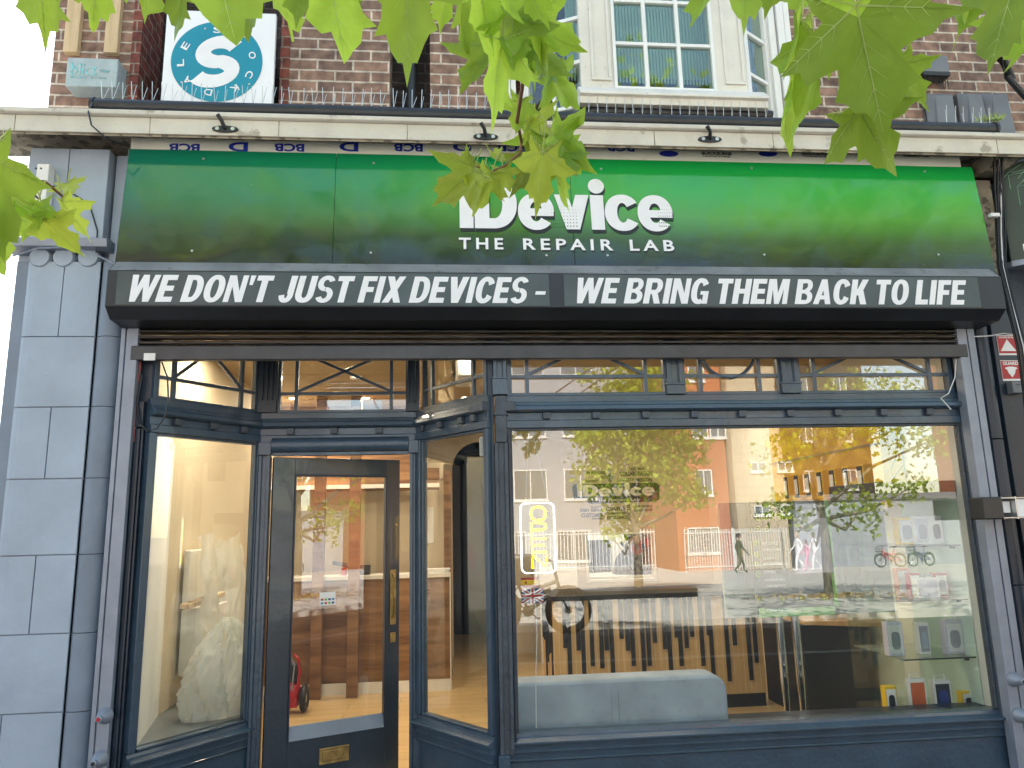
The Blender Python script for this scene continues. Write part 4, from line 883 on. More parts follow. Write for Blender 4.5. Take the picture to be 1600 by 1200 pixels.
b = MB(); b.box(dl1-.005, dr0-.007, DY-.03, DY+.03, ztr1+.001, zhead+.003); b.box(dl1-.005, dr0-.007, DY-.018, DY+.03, ztr0-.022, ztr0-.001); b.build('door_head', 'navy', sf, bevel=.002)
b = MB(); b.box(dl1-.01, dr0+.01, DY-.06, DY+.06, .0, .09); b.build('threshold', 'kerbm', sf, bevel=.004)
# the door, hinged left and standing ajar inwards
hx, hy = X_(427, 720, DY), DY; th = math.radians(24); DW = .83; DZ0, DZ1 = .10, Z_(432, 714.5, DY)
P1 = (hx+DW*math.cos(th), hy+DW*math.sin(th)); TD, _ = frame2((hx, hy), P1)
print('door right top px', P1)
b = MB(); b.T = TD
gu0, gu1 = onl(455, 900, (hx, hy), P1)[0], onl(602, 900, (hx, hy), P1)[0]; gz1 = onl(530, 743, (hx, hy), P1)[1]; gz0 = onl(530, 1145, (hx, hy), P1)[1]; gzm = onl(530, 1122, (hx, hy), P1)[1]
for args in ((0, gu0, -.022, .022, DZ0, DZ1), (gu1, DW, -.022, .022, DZ0, DZ1), (gu0, gu1, -.022, .022, gz1, DZ1), (gu0, gu1, -.022, .022, DZ0, gz0)): b.box(*args)
door = b.build('door', 'door', sf, bevel=.003)
b = MB(); b.T = TD
w = .010
for args in ((gu0, gu0+w, -.016, .027, gz0, gz1), (gu1-w, gu1, -.016, .027, gz0, gz1), (gu0+w, gu1-w, -.016, .027, gz1-w, gz1)): b.box(*args)
b.build('glazing_bead', 'navydark', door, bevel=.002)
b = MB(); b.T = TD; b.add([(gu0+w, .026, gz0), (gu1-w, .026, gz0), (gu1-w, .0, gz0+.075), (gu0+w, .0, gz0+.075), (gu0+w, -.02, gz0), (gu1-w, -.02, gz0), (gu1-w, -.02, gz0+.075), (gu0+w, -.02, gz0+.075)], [(0, 1, 2, 3), (4, 7, 6, 5), (0, 3, 7, 4), (1, 5, 6, 2), (3, 2, 6, 7), (0, 4, 5, 1)]); b.build('weather_bar', 'ashlar_dark', door)
b = MB(); b.T = TD; b.box(gu0+w, gu1-w, -.004, 0, gz0+.075, gz1-w); b.build('glass_pane', 'glassdoor', door)
hu = onl(612, 950, (hx, hy), P1)[0]; hz0, hz1 = onl(612, 975, (hx, hy), P1)[1], onl(612, 890, (hx, hy), P1)[1]
b = MB(); b.T = TD; b.box(hu-.020, hu+.020, .0225, .026, hz0, hz1); b.build('handle_plate', 'brass', door, bevel=.002)
b = MB(); b.T = TD; hm = (hz0+hz1)/2; b.tube([(hu-.004, .026, hz1-.03), (hu-.004, .052, hz1-.045), (hu-.008, .068, hm), (hu-.004, .052, hz0+.065), (hu-.004, .026, hz0+.045)], [.010, .008, .0095, .008, .010], 8); b.build('handle', 'brass', door, smooth=True)
lz = onl(612, 995, (hx, hy), P1)[1]; b = MB(); b.T = TD; b.box(hu-.018, hu+.018, .0225, .030, lz-.03, lz+.03); b.box(hu-.009, hu+.009, .030, .036, lz-.012, lz+.01); b.build('lock', 'brass', door, bevel=.002)
lu0, lu1 = onl(497, 1180, (hx, hy), P1)[0], onl(543, 1180, (hx, hy), P1)[0]; lz0, lz1 = onl(520, 1190, (hx, hy), P1)[1], onl(520, 1165, (hx, hy), P1)[1]
b = MB(); b.T = TD; b.box(lu0, lu1, .0225, .028, lz0, lz1); b.box(lu0+.018, lu1-.018, .028, .034, lz0+.018, lz1-.018)
for a in ((lu0, lu1, lz1-.01, lz1), (lu0, lu1, lz0, lz0+.01)): b.box(a[0], a[1], .028, .032, a[2], a[3])
b.build('letter_plate', 'brass', door, bevel=.002)
b = MB(); b.T = TD; b.lathe((hu+.02, 0, onl(622, 820, (hx, hy), P1)[1]), [(.008, .022), (.009, .026), (.004, .028)], 12, 'y'); b.build('keyhole', 'brass', door)
# small sticker on the door glass
su, sz_ = onl(513, 934, (hx, hy), P1); b = MB(); b.T = TD; b.box(su-.055, su+.045, .0008, .0018, sz_-.045, sz_+.035); st = b.build('opening_sticker', 'paper', label='small white payment-logo sticker on the door glass', cat='sticker')
for i in range(4):
    for j in range(2):
        b = MB(); b.T = TD; b.box(su-.047+i*.023, su-.031+i*.023, .0021, .0026, sz_-.037+j*.022, sz_-.025+j*.022); b.build('card_mark', ('sblue', 'red', 'greenstripe', 'flagblue')[(i+j) % 4], st)
# black lamp box on the right rail
c0 = at(1540, 812, -.22); c1 = at(1566, 776, -.22)
t = thing('rail_lamp', 'black box with a clear square lamp projecting beside the right shutter rail', 'lamp', (c1.x, -.1, c0.z))
b = MB(); b.box(c0.x, c1.x, -.22, -.101, c0.z, c1.z); b.build('black_box', 'plastic_black', t, bevel=.008)
b = MB(); x1 = c1.x+.20; b.box(c1.x+.001, c1.x+.004, -.20, -.11, c0.z+.005, c1.z-.005); b.box(c1.x+.001, x1, -.205, -.11, c1.z-.010, c1.z-.005); b.box(c1.x+.001, x1, -.205, -.11, c0.z+.005, c0.z+.010); b.box(c1.x+.001, c1.x+.006, -.207, -.11, c0.z, c1.z); b.box(c1.x+.085, c1.x+.093, -.208, -.11, c0.z, c1.z); b.build('clear_housing', 'steel', t)
b = MB(); b.box(c1.x+.01, c1.x+.08, -.17, -.12, c0.z+.035, c1.z-.025); b.box(c1.x+.095, x1, -.19, -.12, c0.z+.012, c1.z-.012); b.build('reflector', 'paper', t, bevel=.003)
# red security stickers
for (px0_, py0_, px1_, py1_, top, l) in ((1561, 552, 1587, 524, 0, 'upper red and white triangle warning sticker on the right pillar'), (1567, 592, 1593, 563, 1, 'lower red GUARD sticker with white figure on the right pillar')):
    c0, c1 = at(px0_, py0_, -.054), at(px1_, py1_, -.054); t = thing('warning_sticker', l, 'sticker', (c0.x, -.052, c0.z), 'red security stickers')
    w_, h_ = c1.x-c0.x, c1.z-c0.z
    b = MB(); b.box(c0.x, c1.x, -.0535, -.0515, c0.z-.012, c1.z); b.build('sticker_back', 'paper', t)
    b = MB(); b.box(c0.x+.002, c1.x-.002, -.0545, -.0535, c0.z, c1.z-.004); b.build('red_field', 'red', t)
    if top == 0:
        b = MB(); b.prism([(c0.x+.1*w_, c0.z+.12*h_), (c1.x-.1*w_, c0.z+.12*h_), (c0.x+.5*w_, c0.z+.78*h_)], -.0555, -.0546); b.build('triangle', 'paper', t)
        text('sticker_text', 'WARNING', c0.x+.1*w_, c1.x-.1*w_, c0.z+.83*h_, c0.z+.93*h_, -.0555, 'paper', t, off=.02)
    else:
        text('sticker_text', 'GUARD', c0.x+.1*w_, c1.x-.1*w_, c0.z+.74*h_, c0.z+.93*h_, -.0555, 'paper', t, off=.03)
        b = MB(); b.prism([(c0.x+.5*w_+.32*w_*math.cos(k*math.pi/8), c0.z+.56*h_+.10*h_*math.sin(k*math.pi/8)) for k in range(9)]+[(c0.x+.28*w_, c0.z+.5*h_), (c0.x+.34*w_, c0.z+.3*h_), (c0.x+.5*w_, c0.z+.08*h_), (c0.x+.66*w_, c0.z+.3*h_), (c0.x+.72*w_, c0.z+.5*h_)], -.0555, -.0546); b.build('guard_figure', 'paper', t)
b = MB(); p = at(1585, 602, -.08); b.box(p.x-.03, p.x+.05, -.10, -.052, p.z-.05, p.z+.02); b.tube([(p.x, -.1, p.z), (p.x+.06, -.11, p.z+.01)], .006, 6); b.build('wall_contact', 'plastic_grey', label='grey contact box with white plug below the red stickers', cat='box', bevel=.005)
# neighbour's projecting sign, cut by the right edge
q0, q1, q2, q3 = PX_ = None, None, None, None
nx = X_(1568, 330, -.10); fxx, fyy = nx+.75, -.72
t = thing('neighbour_sign', 'dark green projecting sign with circuit pattern at the right edge', 'sign', (nx, -.1, 3.1))
zb_ = Z_(1570, 408, -.10); zt_ = Z_(1566, 262, -.10)
b = MB(); b.prism([(nx, -.10), (fxx, fyy), (fxx+.3, -.05), (nx+.02, -.05)], zb_, zt_, 'z'); b.build('sign_box', 'posterdark', t)
b = MB(); b.prism([(nx-.008, -.108), (fxx, fyy-.012), (fxx+.31, -.05), (nx-.01, -.05)], zb_-.04, zb_-.001, 'z'); b.build('lower_trim', 'guide', t, bevel=.003)
b = MB(); b.prism([(nx-.008, -.108), (fxx, fyy-.012), (fxx+.31, -.05), (nx-.01, -.05)], zt_+.001, zt_+.03, 'z'); b.build('upper_trim', 'guide', t, bevel=.003)
TN, LN = frame2((nx, -.10), (fxx, fyy))
b = MB(); b.T = TN; random.seed(5)
for i in range(26):
    uu, z = random.uniform(.0, .5), random.uniform(zb_+.12, zt_-.05); pts = [(uu, .004, z)]
    for k in range(3):
        a = random.choice((0, 45, 90, -45)); L = random.uniform(.04, .1); uu += L*math.cos(math.radians(a)); z += L*math.sin(math.radians(a)); z = min(max(z, zb_+.03), zt_-.02); pts.append((max(uu, .01), .004, z))
    b.tube(pts, .0018, 4)
b.build('circuit_lines', pm('circuit green', (.25, .5, .32), .5), t)
heavy('sign_word', 'MI', .07, .19, zb_+.05, zb_+.095, 0, 'lettering', t, plane=lambda p: TN(Vector((p.x, -p.y+.003, p.z))))

# ================================================================== THE SHOP'S INTERIOR (a room of the building)
ib = thing('shop_room', 'warm lit shop interior behind the glass, with beige walls and pale plank floor', 'room', (.8, 3, .1))
RX0, RX1, RY1, RZ0, RZ1 = -1.74, 3.34, 5.05, .10, 2.90
b = MB(); b.box(RX0, RX1, .66, 7.0, RZ0-.05, RZ0); b.prism([(PE[0]-.05, .065), (RX1, .065), (RX1, .66), (-.09, .66)], RZ0-.05, RZ0, 'z'); b.build('floor', 'floorwood', ib)
b = MB(); b.box(RX0, RX1, .07, 7.0, RZ1, RZ1+.05); b.build('ceiling', 'ceiling', ib)
b = MB(); b.box(RX0-.03, RX0, .0, 7, 0, RZ1); b.build('left_wall', 'tan', ib)
b = MB(); b.box(RX1, RX1+.04, .0, 7, 0, RZ1); b.build('right_wall', 'whitewall', ib)
# back wall with technician's hatch and arched doorway
hx0, hx1 = X_(919, 870, RY1), X_(1021, 870, RY1); hz0_, hz1_ = Z_(970, 905, RY1), Z_(970, 835, RY1)
ax = X_(752, 900, RY1); ar = ax-X_(708, 900, RY1); az = Z_(752, 690, RY1)-ar
b = MB()
b.box(RX0, ax-ar, RY1, RY1+.1, RZ0, RZ1); b.box(ax+ar, hx0, RY1, RY1+.1, RZ0, RZ1); b.box(hx1, RX1, RY1, RY1+.1, RZ0, RZ1)
b.box(hx0, hx1, RY1, RY1+.1, RZ0, hz0_); b.box(hx0, hx1, RY1, RY1+.1, hz1_, RZ1)
n = 16; arcp = [(ax+ar*math.cos(math.pi*i/n), az+ar*math.sin(math.pi*i/n)) for i in range(n+1)]
for i in range(n): b.prism([arcp[i], arcp[i+1], (arcp[i+1][0], RZ1), (arcp[i][0], RZ1)], RY1, RY1+.1)
b.build('back_wall', 'tan', ib)
b = MB(); b.box(RX0, ax+ar+.3, 6.9, 7.0, RZ0, RZ1); b.box(ax-ar-.04, ax-ar, RY1+.1, 7, RZ0, RZ1); b.box(ax+ar+.0, ax+ar+.04, RY1+.1, 7, RZ0, RZ1); b.build('dark_passage', 'darkness', ib)
b = MB(); b.box(ax+ar+.1, RX1, 6.6, 6.7, RZ0, RZ1); b.build('workshop_wall', 'whitewall', ib)
# window platform left, white return panel
b = MB(); b.prism([(-1.60, .08), (-1.19, .63), (-1.19, 1.2), (RX0, 1.2), (RX0, .08)], .50, .53, 'z'); b.build('display_platform', pm('grey laminate', (.16, .18, .19), .3, .05), ib)
b = MB(); b.prism([(-1.73, .05), (-1.60, .05), (-1.60, .10), (-1.735, .75)], .531, zhead+.02, 'z'); b.build('white_return', 'whitewall', ib)
b = MB(); b.prism([(RX0, 3.7), (ax-ar-.35, 3.7), (ax-ar-.35, 3.85), (RX0, 3.85)], 2.22, RZ1-.002, 'z'); b.box(RX0, -.05, 3.55, 3.70, 2.0, 2.22); b.box(X_(693, 800, 3.7)-.0, X_(705, 800, 3.7), 3.7, 3.85, RZ0, 2.2); b.build('wood_bulkhead', 'walnut', ib)
b = MB(); b.box(RX0, -.05, 3.50, 3.549, 2.02, 2.06); b.build('light_shelf', 'quartz', ib)
b = MB(); b.box(RX0, X_(693, 800, 3.9), 3.9, 3.95, RZ0, 2.3); b.build('partition', 'tan', ib)
# white end wall of the window beside the cabinet
b = MB(); b.box(3.235, RX1-.001, .05, .10, .47, 2.7); b.box(3.20, 3.235, .05, .62, .47, zhead+.05); b.build('window_return', 'whitewall', ib)
b = MB(); b.box(PE[0], 3.3, .045, .30, .40, .49); b.build('inner_ledge', 'navydark', ib)
# downlights
lights = [(-.74, 2.09, 'recessed ceiling light nearest the X-barred light over the door'), (-.77, 3.16, 'recessed ceiling light above the wooden bulkhead, centre'), (-1.48, 3.14, 'recessed ceiling light above the wooden bulkhead, left'), (.22, 3.17, 'recessed ceiling light seen below the fan heater'),
          (-1.44, 1.0, 'recessed ceiling light seen through the shutter, far left'), (-.75, 1.02, 'recessed ceiling light seen through the shutter over the door'), (.2, 1.01, 'recessed ceiling light seen through the shutter by the column'), (.86, 1.03, 'recessed ceiling light seen through the shutter over the neon sign'), (1.81, 1.04, 'recessed ceiling light seen through the shutter near the round bar'), (1.3, 3.2, 'recessed ceiling light in front of the wall logo'), (2.6, 3.2, 'recessed ceiling light near the right wall')]
for x, y, l in lights:
    t = thing('downlight', l, 'ceiling light', (x, y, RZ1), 'ceiling downlights')
    b = MB(); b.torus((x, y, RZ1-.004), .042, .007, 'z', 20, 6); b.build('rim', 'white', t, smooth=True)
    b = MB(); b.lathe((x, y, RZ1-.004), [(.036, .0), (.036, .002)], 16, 'z'); b.build('lens', 'lamp', t)
    la = bpy.data.lights.new('lamp', 'AREA'); la.shape = 'DISK'; la.size = .14; la.energy = 2.5 if x > -1 else 6.0; la.color = (1, .84, .62); lo = bpy.data.objects.new('lamp', la); COL.objects.link(lo); lo.parent = t; lo.location = (0, 0, -.02)
la = bpy.data.lights.new('workshop_lamp', 'AREA'); la.size = .6; la.energy = 9; la.color = (1, .93, .8); lo = bpy.data.objects.new('workshop_lamp', la); COL.objects.link(lo); lo.location = (2.2, 5.9, 2.85)
# ================================================================== THINGS IN THE SHOP
# neon OPEN sign hung in the window
NY = .035
nx0, nx1, nz0, nz1 = X_(814, 840, NY), X_(867, 840, NY), Z_(843, 895, NY), Z_(840, 786, NY)
t = thing('neon_sign', 'yellow neon OPEN sign with white rounded border hanging in the window', 'neon sign', ((nx0+nx1)/2, NY, nz0))
r = .03; pts = []
for (cx_, cz_, a0) in ((nx1-r, nz1-r, 0), (nx0+r, nz1-r, 90), (nx0+r, nz0+r, 180), (nx1-r, nz0+r, 270)):
    for k in range(6): a = math.radians(a0+18*k); pts.append((cx_+r*math.cos(a), NY, cz_+r*math.sin(a)))
pts.append(pts[0]); b = MB(); b.tube(pts, .0042, 8, cap=False); b.build('border_tube', 'neonw', t, smooth=True)
b = MB(); b.box(nx0, nx1, NY+.008, NY+.012, nz0, nz1); b.build('backing_plate', 'clear', t)
H = nz1-nz0; lh = H*.19; lw = (nx1-nx0)*.42; xc = (nx0+nx1)/2+.006
for i, ch in enumerate('OPEN'):
    zc2 = nz1-H*(.155+.228*i); x0_, x1_ = xc-lw/2, xc+lw/2; za_, zb2_ = zc2-lh/2, zc2+lh/2; P = lambda x, z: (x0_+lw*x, NY-.002, za_+lh*z); b = MB()
    if ch == 'O': b.tube([P(.5+.5*math.copysign(abs(math.cos(a))**.7, math.cos(a)), .5+.5*math.copysign(abs(math.sin(a))**.7, math.sin(a))) for a in [k*math.pi/12 for k in range(25)]], .0062, 6, cap=False)
    if ch == 'P': b.tube([P(0, 0), P(0, 1), P(.7, 1), P(1, .85), P(1, .6), P(.7, .45), P(0, .45)], .0062, 6)
    if ch == 'E': b.tube([P(1, 0), P(0, 0), P(0, 1), P(1, 1)], .0062, 6); b.tube([P(0, .5), P(.85, .5)], .0062, 6)
    if ch == 'N': b.tube([P(0, 0), P(0, 1), P(1, 0), P(1, 1)], .0062, 6)
    b.build('letter_tube', 'neony', t)
b = MB(); b.tube([(nx0+.03, NY, nz1), at(826, 676, NY)], .0018, 4); b.tube([(nx1-.03, NY, nz1), at(832, 676, NY)], .0018, 4); b.build('hanging_cord', 'cablewht', t)
b = MB(); b.tube([at(838, 895, NY), at(836, 930, NY), at(839, 990, NY), at(837, 1060, NY), at(838, 1138, NY)], .0028, 6); b.build('power_cord', 'cablewht', t, smooth=True)
# flags
def flag(px0_, py0_, px1_, py1_, kind, l):
    Y = .025; c0, c1 = at(px0_, py1_, Y), at(px1_, py0_, Y); w, h = c1.x-c0.x, c1.z-c0.z; t = thing('small_flag', l, 'flag', ((c0.x+c1.x)/2, Y, c0.z))
    R = lambda nm, x0, x1, z0, z1, y, m: MB().box(c0.x+x0*w, c0.x+x1*w, y-.0006, y, c0.z+z0*h, c0.z+z1*h).build(nm, m, t)
    if kind == 'es':
        R('red_field', 0, 1, 0, 1, Y, 'red'); R('yellow_band', 0, 1, .25, .75, Y-.0007, 'yellow'); b = MB(); b.prism([(c0.x+w*.28+.06*w*math.cos(k*math.pi/6), c0.z+h*.5+.14*h*math.sin(k*math.pi/6)) for k in range(12)], Y-.0022, Y-.0014); b.build('crest', 'red', t)
    else:
        R('blue_field', 0, 1, 0, 1, Y, 'flagblue')
        def diag(wd, y, m, nm):
            b = MB()
            for s0, s1 in (((0, 0), (1, 1)), ((0, 1), (1, 0))):
                a = Vector((c0.x+s0[0]*w, c0.z+s0[1]*h)); c = Vector((c0.x+s1[0]*w, c0.z+s1[1]*h)); d = (c-a).normalized(); n_ = Vector((-d.y, d.x))*wd/2
                b.prism([a-n_+d*wd*.4, a+n_+d*wd*.4, c+n_-d*wd*.4, c-n_-d*wd*.4], y-.0005*(1+s0[1]), y)
            b.build(nm, m, t)
        diag(.022, Y-.0007, 'paper', 'white_saltire'); diag(.008, Y-.0018, 'red', 'red_saltire')
        R('white_cross', 0, 1, .35, .65, Y-.0032, 'paper'); R('white_cross', .40, .60, 0, 1, Y-.0033, 'paper'); R('red_cross', 0, 1, .42, .58, Y-.0040, 'red'); R('red_cross', .45, .55, 0, 1, Y-.0041, 'red')
flag(814, 902, 841, 918, 'es', 'small Spanish flag sticking inside the window under the neon sign'); flag(815, 919, 849, 943, 'uk', 'small British flag inside the window below the Spanish one')
# sensors
b = MB(); p = at(753, 698, .08); b.box(p.x-.014, p.x+.014, .06, .09, p.z-.055, p.z+.055); b.build('door_sensor', 'plastic_white', label='slim white sensor at the top of the right canted window', cat='sensor', bevel=.006)
p = at(670, 820, 3.0); b = MB(); b.box(p.x-.035, p.x+.035, 3.88, 3.898, p.z-.19, p.z+.19); b.build('wall_switch_panel', 'plastic_white', label='slim white panel on the beige partition by the wooden post', cat='panel', bevel=.004)
# ceiling fan heater
c = at(716, 580, 1.15); t = thing('fan_heater', 'white wall unit with black mesh front high in the shop above the door', 'fan heater', (c.x, 1.2, c.z))
b = MB(); b.box(c.x-.02, c.x+.12, 1.02, 1.4, c.z-.075, c.z+.32); b.build('white_casing', 'plastic_white', t, bevel=.02)
b = MB(); b.box(c.x-.06, c.x+.03, 1.06, 1.36, c.z-.045, c.z+.30); b.build('black_body', 'plastic_black', t, bevel=.03)
b = MB()
for k in range(9): b.torus((c.x-.10, 1.2, c.z+.13), .02+.018*k, .002, 'x', 20, 4)
for k in range(14):
    a = k*math.pi/7; b.tube([(c.x-.105, 1.2, c.z+.13), (c.x-.09, 1.2+.165*math.cos(a), c.z+.13+.165*math.sin(a)), (c.x-.05, 1.2+.17*math.cos(a), c.z+.13+.17*math.sin(a))], .0018, 4)
b.build('mesh_grille', 'steel', t)
# sofa
def rbox(b, x0, x1, y0, y1, z0, z1, r, n=5):
    """box rounded along its top and ends (profile extruded in y)"""
    pts = [(x0, z0), (x1, z0)]
    for k in range(n+1): a = math.pi/2*k/n; pts.append((x1-r+r*math.cos(a), z1-r+r*math.sin(a)))
    for k in range(n+1): a = math.pi/2*(1+k/n); pts.append((x0+r+r*math.cos(a), z1-r+r*math.sin(a)))
    b.prism(pts, y0, y1)
sx0, sx1, sz1 = X_(800, 1070, .16), X_(1137, 1080, .16), Z_(960, 1060, .18)
t = thing('sofa', 'low grey velvet sofa standing with its back to the wide window', 'sofa', ((sx0+sx1)/2, .5, .1))
b = MB(); rbox(b, sx0-.05, sx1, .16, .36, .2, sz1, .09); b.build('backrest', 'velvet', t, bevel=.02, smooth=True)
b = MB(); xs_ = X_(962, 1110, .16); b.box(xs_-.022, xs_-.019, .155, .16, .35, sz1-.06); b.box(xs_+.019, xs_+.022, .155, .16, .35, sz1-.06); b.build('back_seam', 'velvet', t, bevel=.001)
b = MB(); b.tube([(sx0-.04, .168, sz1-.018), (sx1-.07, .168, sz1-.018), (sx1-.025, .168, sz1-.05), (sx1-.012, .168, sz1-.1), (sx1-.01, .168, .3)], .005, 6); b.build('piping', 'velvet', t, smooth=True)
b = MB(); rbox(b, sx0-.05, sx1-.02, .37, .95, .2, .42, .05); b.build('seat', 'velvet', t, bevel=.02, smooth=True)
for x in (sx0+.05, sx1-.08):
    for y in (.22, .88): b = MB(); b.lathe((x, y, .10), [(.012, 0), (.02, .10)], 10); b.build('leg', 'plastic_black', t)
# slatted counter
kx0, kx1, ky0, ky1 = X_(867, 1050, 2.05), X_(1196, 1050, 2.05), 2.05, 2.75; kz1 = Z_(1000, 935, 2.05)
t = thing('batten_counter', 'oak counter with black battens hanging at different lengths', 'counter', ((kx0+kx1)/2, 2.4, .1))
b = MB(); b.box(kx0, kx1, ky0, ky1, .21, kz1); b.build('oak_body', 'oak', t)
b = MB(); b.box(kx0+.0, kx1+.0, ky0+.03, ky1-.02, .10, .209); b.build('plinth', 'blackpaint', t)
b = MB(); b.box(kx0-.02, kx1+.02, ky0-.03, ky1, kz1+.001, kz1+.04); b.build('counter_top', 'blackpaint', t, bevel=.003)
random.seed(21); x = kx0+.012; bats = [(885, 1012), (893, 1062), (906, 1016), (915, 1062), (928, 1040), (943, 1044), (950, 1016), (960, 1060), (973, 998), (983, 1016), (992, 1040), (1009, 1060), (1017, 1040), (1025, 1004), (1041, 1014), (1051, 1058), (1059, 996), (1067, 1040), (1075, 1012), (1083, 995), (1101, 1040), (1109, 992), (1117, 1060), (1142, 1064), (1150, 1008), (1176, 1062), (1184, 1035)]
for px, py in bats: b = MB(); X0 = X_(px-5, py, ky0); zb_ = Z_(px, py, ky0); b.box(X0, X0+.034, ky0-.012, ky0-.001, max(.22, zb_), kz1); b.build('batten', 'blackpaint', t)
for k in range(7):
    b = MB(); y = ky0+.06+k*.09; b.box(kx0-.012, kx0-.001, y, y+.034, .22+random.uniform(.0, .5), kz1); b.build('batten', 'blackpaint', t)
b = MB(); 
for k in range(40): X0 = kx0+(kx1-kx0)*k/40; b.box(X0, X0+.0015, ky0-.0008, ky0+.001, .22, kz1-.002)
b.build('groove_lines', 'quartz', t)
b = MB(); b.prism([(1.06, 5.05-.7), (1.5, 5.05-.7), (1.5, 5.0), (1.06, 5.0)], .1, 1.2, 'z'); b.build('back_cabinet', 'quartz', label='pale cabinet against the back wall left of the hatch', cat='cabinet', bevel=.01)
for px in (497, 553):
    x = X_(px, 900, 3.1); b = MB(); b.box(x-.05, x+.05, 3.06, 3.16, .10, 2.89); b.build('wooden_post', 'walnut', label=('narrow walnut post before the reception counter, near the left edge of the door glass' if px == 497 else 'narrow walnut post before the reception counter, behind the middle of the door glass'), cat='post', bevel=.003)
# reception counter behind the door
rx1_ = X_(705, 1000, 3.22); rzt = Z_(600, 898, 3.2)
t = thing('reception_counter', 'walnut fronted reception counter with pale top, behind the open door', 'counter', (-.8, 3.3, .1))
b = MB(); b.box(RX0+.01, rx1_-.012, 3.22, 3.48, .205, rzt-.04); b.build('front_panel', 'walnut', t)
b = MB(); b.box(RX0+.01, rx1_, 3.19, 3.49, rzt-.039, rzt); b.box(rx1_-.011, rx1_, 3.215, 3.48, .1, rzt-.04); b.build('counter_top', 'quartz', t, bevel=.003)
b = MB(); b.box(RX0+.01, rx1_-.012, 3.215, 3.47, .10, .204); b.build('plinth', 'quartz', t)
def small(nm, px, py, Y, w, d, h, m, l, cat, bev=.004):
    p = at(px, py, Y); z = rzt+.001; b = MB(); b.box(p.x-w/2, p.x+w/2, Y-d/2, Y+d/2, z, z+h); return b.build(nm, m, label=l, cat=cat, bevel=bev)
t = thing('card_terminal', 'black payment terminal on the reception counter seen through the door', 'payment terminal', (at(568, 905, 3.3).x, 3.3, rzt))
p = at(568, 905, 3.3); b = MB(); b.add([(p.x-.06, 3.25, rzt), (p.x+.06, 3.25, rzt), (p.x+.06, 3.38, rzt), (p.x-.06, 3.38, rzt), (p.x-.06, 3.25, rzt+.03), (p.x+.06, 3.25, rzt+.03), (p.x+.06, 3.38, rzt+.09), (p.x-.06, 3.38, rzt+.09)], [(0, 3, 2, 1), (4, 5, 6, 7), (0, 1, 5, 4), (1, 2, 6, 5), (2, 3, 7, 6), (3, 0, 4, 7)]); b.build('terminal_body', 'plastic_black', t, bevel=.006)
b = MB(); b.tube([(p.x-.08, 3.3, rzt+.005), (p.x-.15, 3.3, rzt+.09), (p.x-.3, 3.35, rzt+.12)], .02, 8); b.build('handset', 'plastic_black', t, smooth=True)
p = at(537, 903, 3.3); b = MB(); b.lathe((p.x, 3.3, rzt+.001), [(.025, 0), (.030, .07), (.028, .072), (.023, .01)], 16); b.build('red_cup', 'red', label='small red cup on the reception counter', cat='cup', smooth=True)
p = at(683, 884, 3.35); b = MB()
for k in range(7): b.box(p.x-.11+random.uniform(-.02, .02), p.x+.11+random.uniform(-.02, .02), 3.26, 3.44, rzt+.002+.005*k, rzt+.006+.005*k)
b.build('paper_stack', 'paper', label='loose stack of papers on the right end of the reception counter', cat='papers')
# wrapped furniture behind the left canted window
def crumple(fn, nu, nv, seed, amp, fq=3.0):
    from mathutils import noise
    vs = []; fs = []
    for i in range(nu+1):
        for j in range(nv+1):
            p = fn(i/nu, j/nv); q = noise.noise(Vector((i*.17*fq/3+seed, j*.35*fq/3, seed)))*.6+noise.noise(Vector((i*.6+seed, j*1.4, 3)))*.4
            nrm = Vector((math.cos(6.28*i/nu), math.sin(6.28*i/nu), .2)); vs.append(p+nrm*q*amp)
    for i in range(nu):
        for j in range(nv): a = i*(nv+1)+j; fs.append((a, a+nv+1, a+nv+2, a+1))
    return vs, fs
msh = bpy.data.materials.new('plastic sheeting'); msh.use_nodes = True; T_ = msh.node_tree; T_.nodes.clear(); N = T_.nodes.new; L = T_.links.new
o_ = N('ShaderNodeOutputMaterial'); m1 = N('ShaderNodeMixShader'); m2 = N('ShaderNodeMixShader'); tr = N('ShaderNodeBsdfTransparent'); tl = N('ShaderNodeBsdfTranslucent'); df = N('ShaderNodeBsdfPrincipled'); df.inputs['Base Color'].default_value = (.92, .92, .88, 1); df.inputs['Roughness'].default_value = .25; tl.inputs[0].default_value = (.75, .75, .7, 1)
m1.inputs[0].default_value = .4; L(tl.outputs[0], m1.inputs[1]); L(df.outputs[0], m1.inputs[2]); m2.inputs[0].default_value = .96; L(tr.outputs[0], m2.inputs[1]); L(m1.outputs[0], m2.inputs[2]); L(m2.outputs[0], o_.inputs[0]); M['sheeting'] = msh
c = at(322, 1040, .62); bx = c.x
def bag(u_, v_):
    a = 6.283*u_; r = (.215+.03*math.sin(3*a+1))*math.sqrt(max(.02, 1-v_**2.4))*(.9+.25*math.sin(math.pi*min(1, v_*1.15)))*(1+.10*math.sin(a*5+v_*9)+.035*math.sin(a*13+v_*16)+.02*math.sin(a*29-v_*11)); rr = r*(1+.08*math.sin(2*a+3*v_))
    return Vector((-1.385+rr*math.cos(a)*.86+.06*v_, .66+rr*math.sin(a)*.72, .535+.56*v_))
vs, fs = crumple(bag, 150, 40, 4.2, .03, 3.5); b = MB(); b.add(vs, fs); b.build('plastic_bag', 'sheeting', smooth=True, label='large crumpled clear plastic bag on the grey window platform', cat='plastic bag')
wf = thing('covered_desk', 'furniture draped in thin clear plastic behind the left canted window', 'furniture', (-1.4, 1.9, .1))
def drape(u_, v_): return Vector((-1.50-.12*v_+.03*math.sin(11*u_), .95+1.15*u_, .60+.98*v_+.03*math.sin(9*u_)))
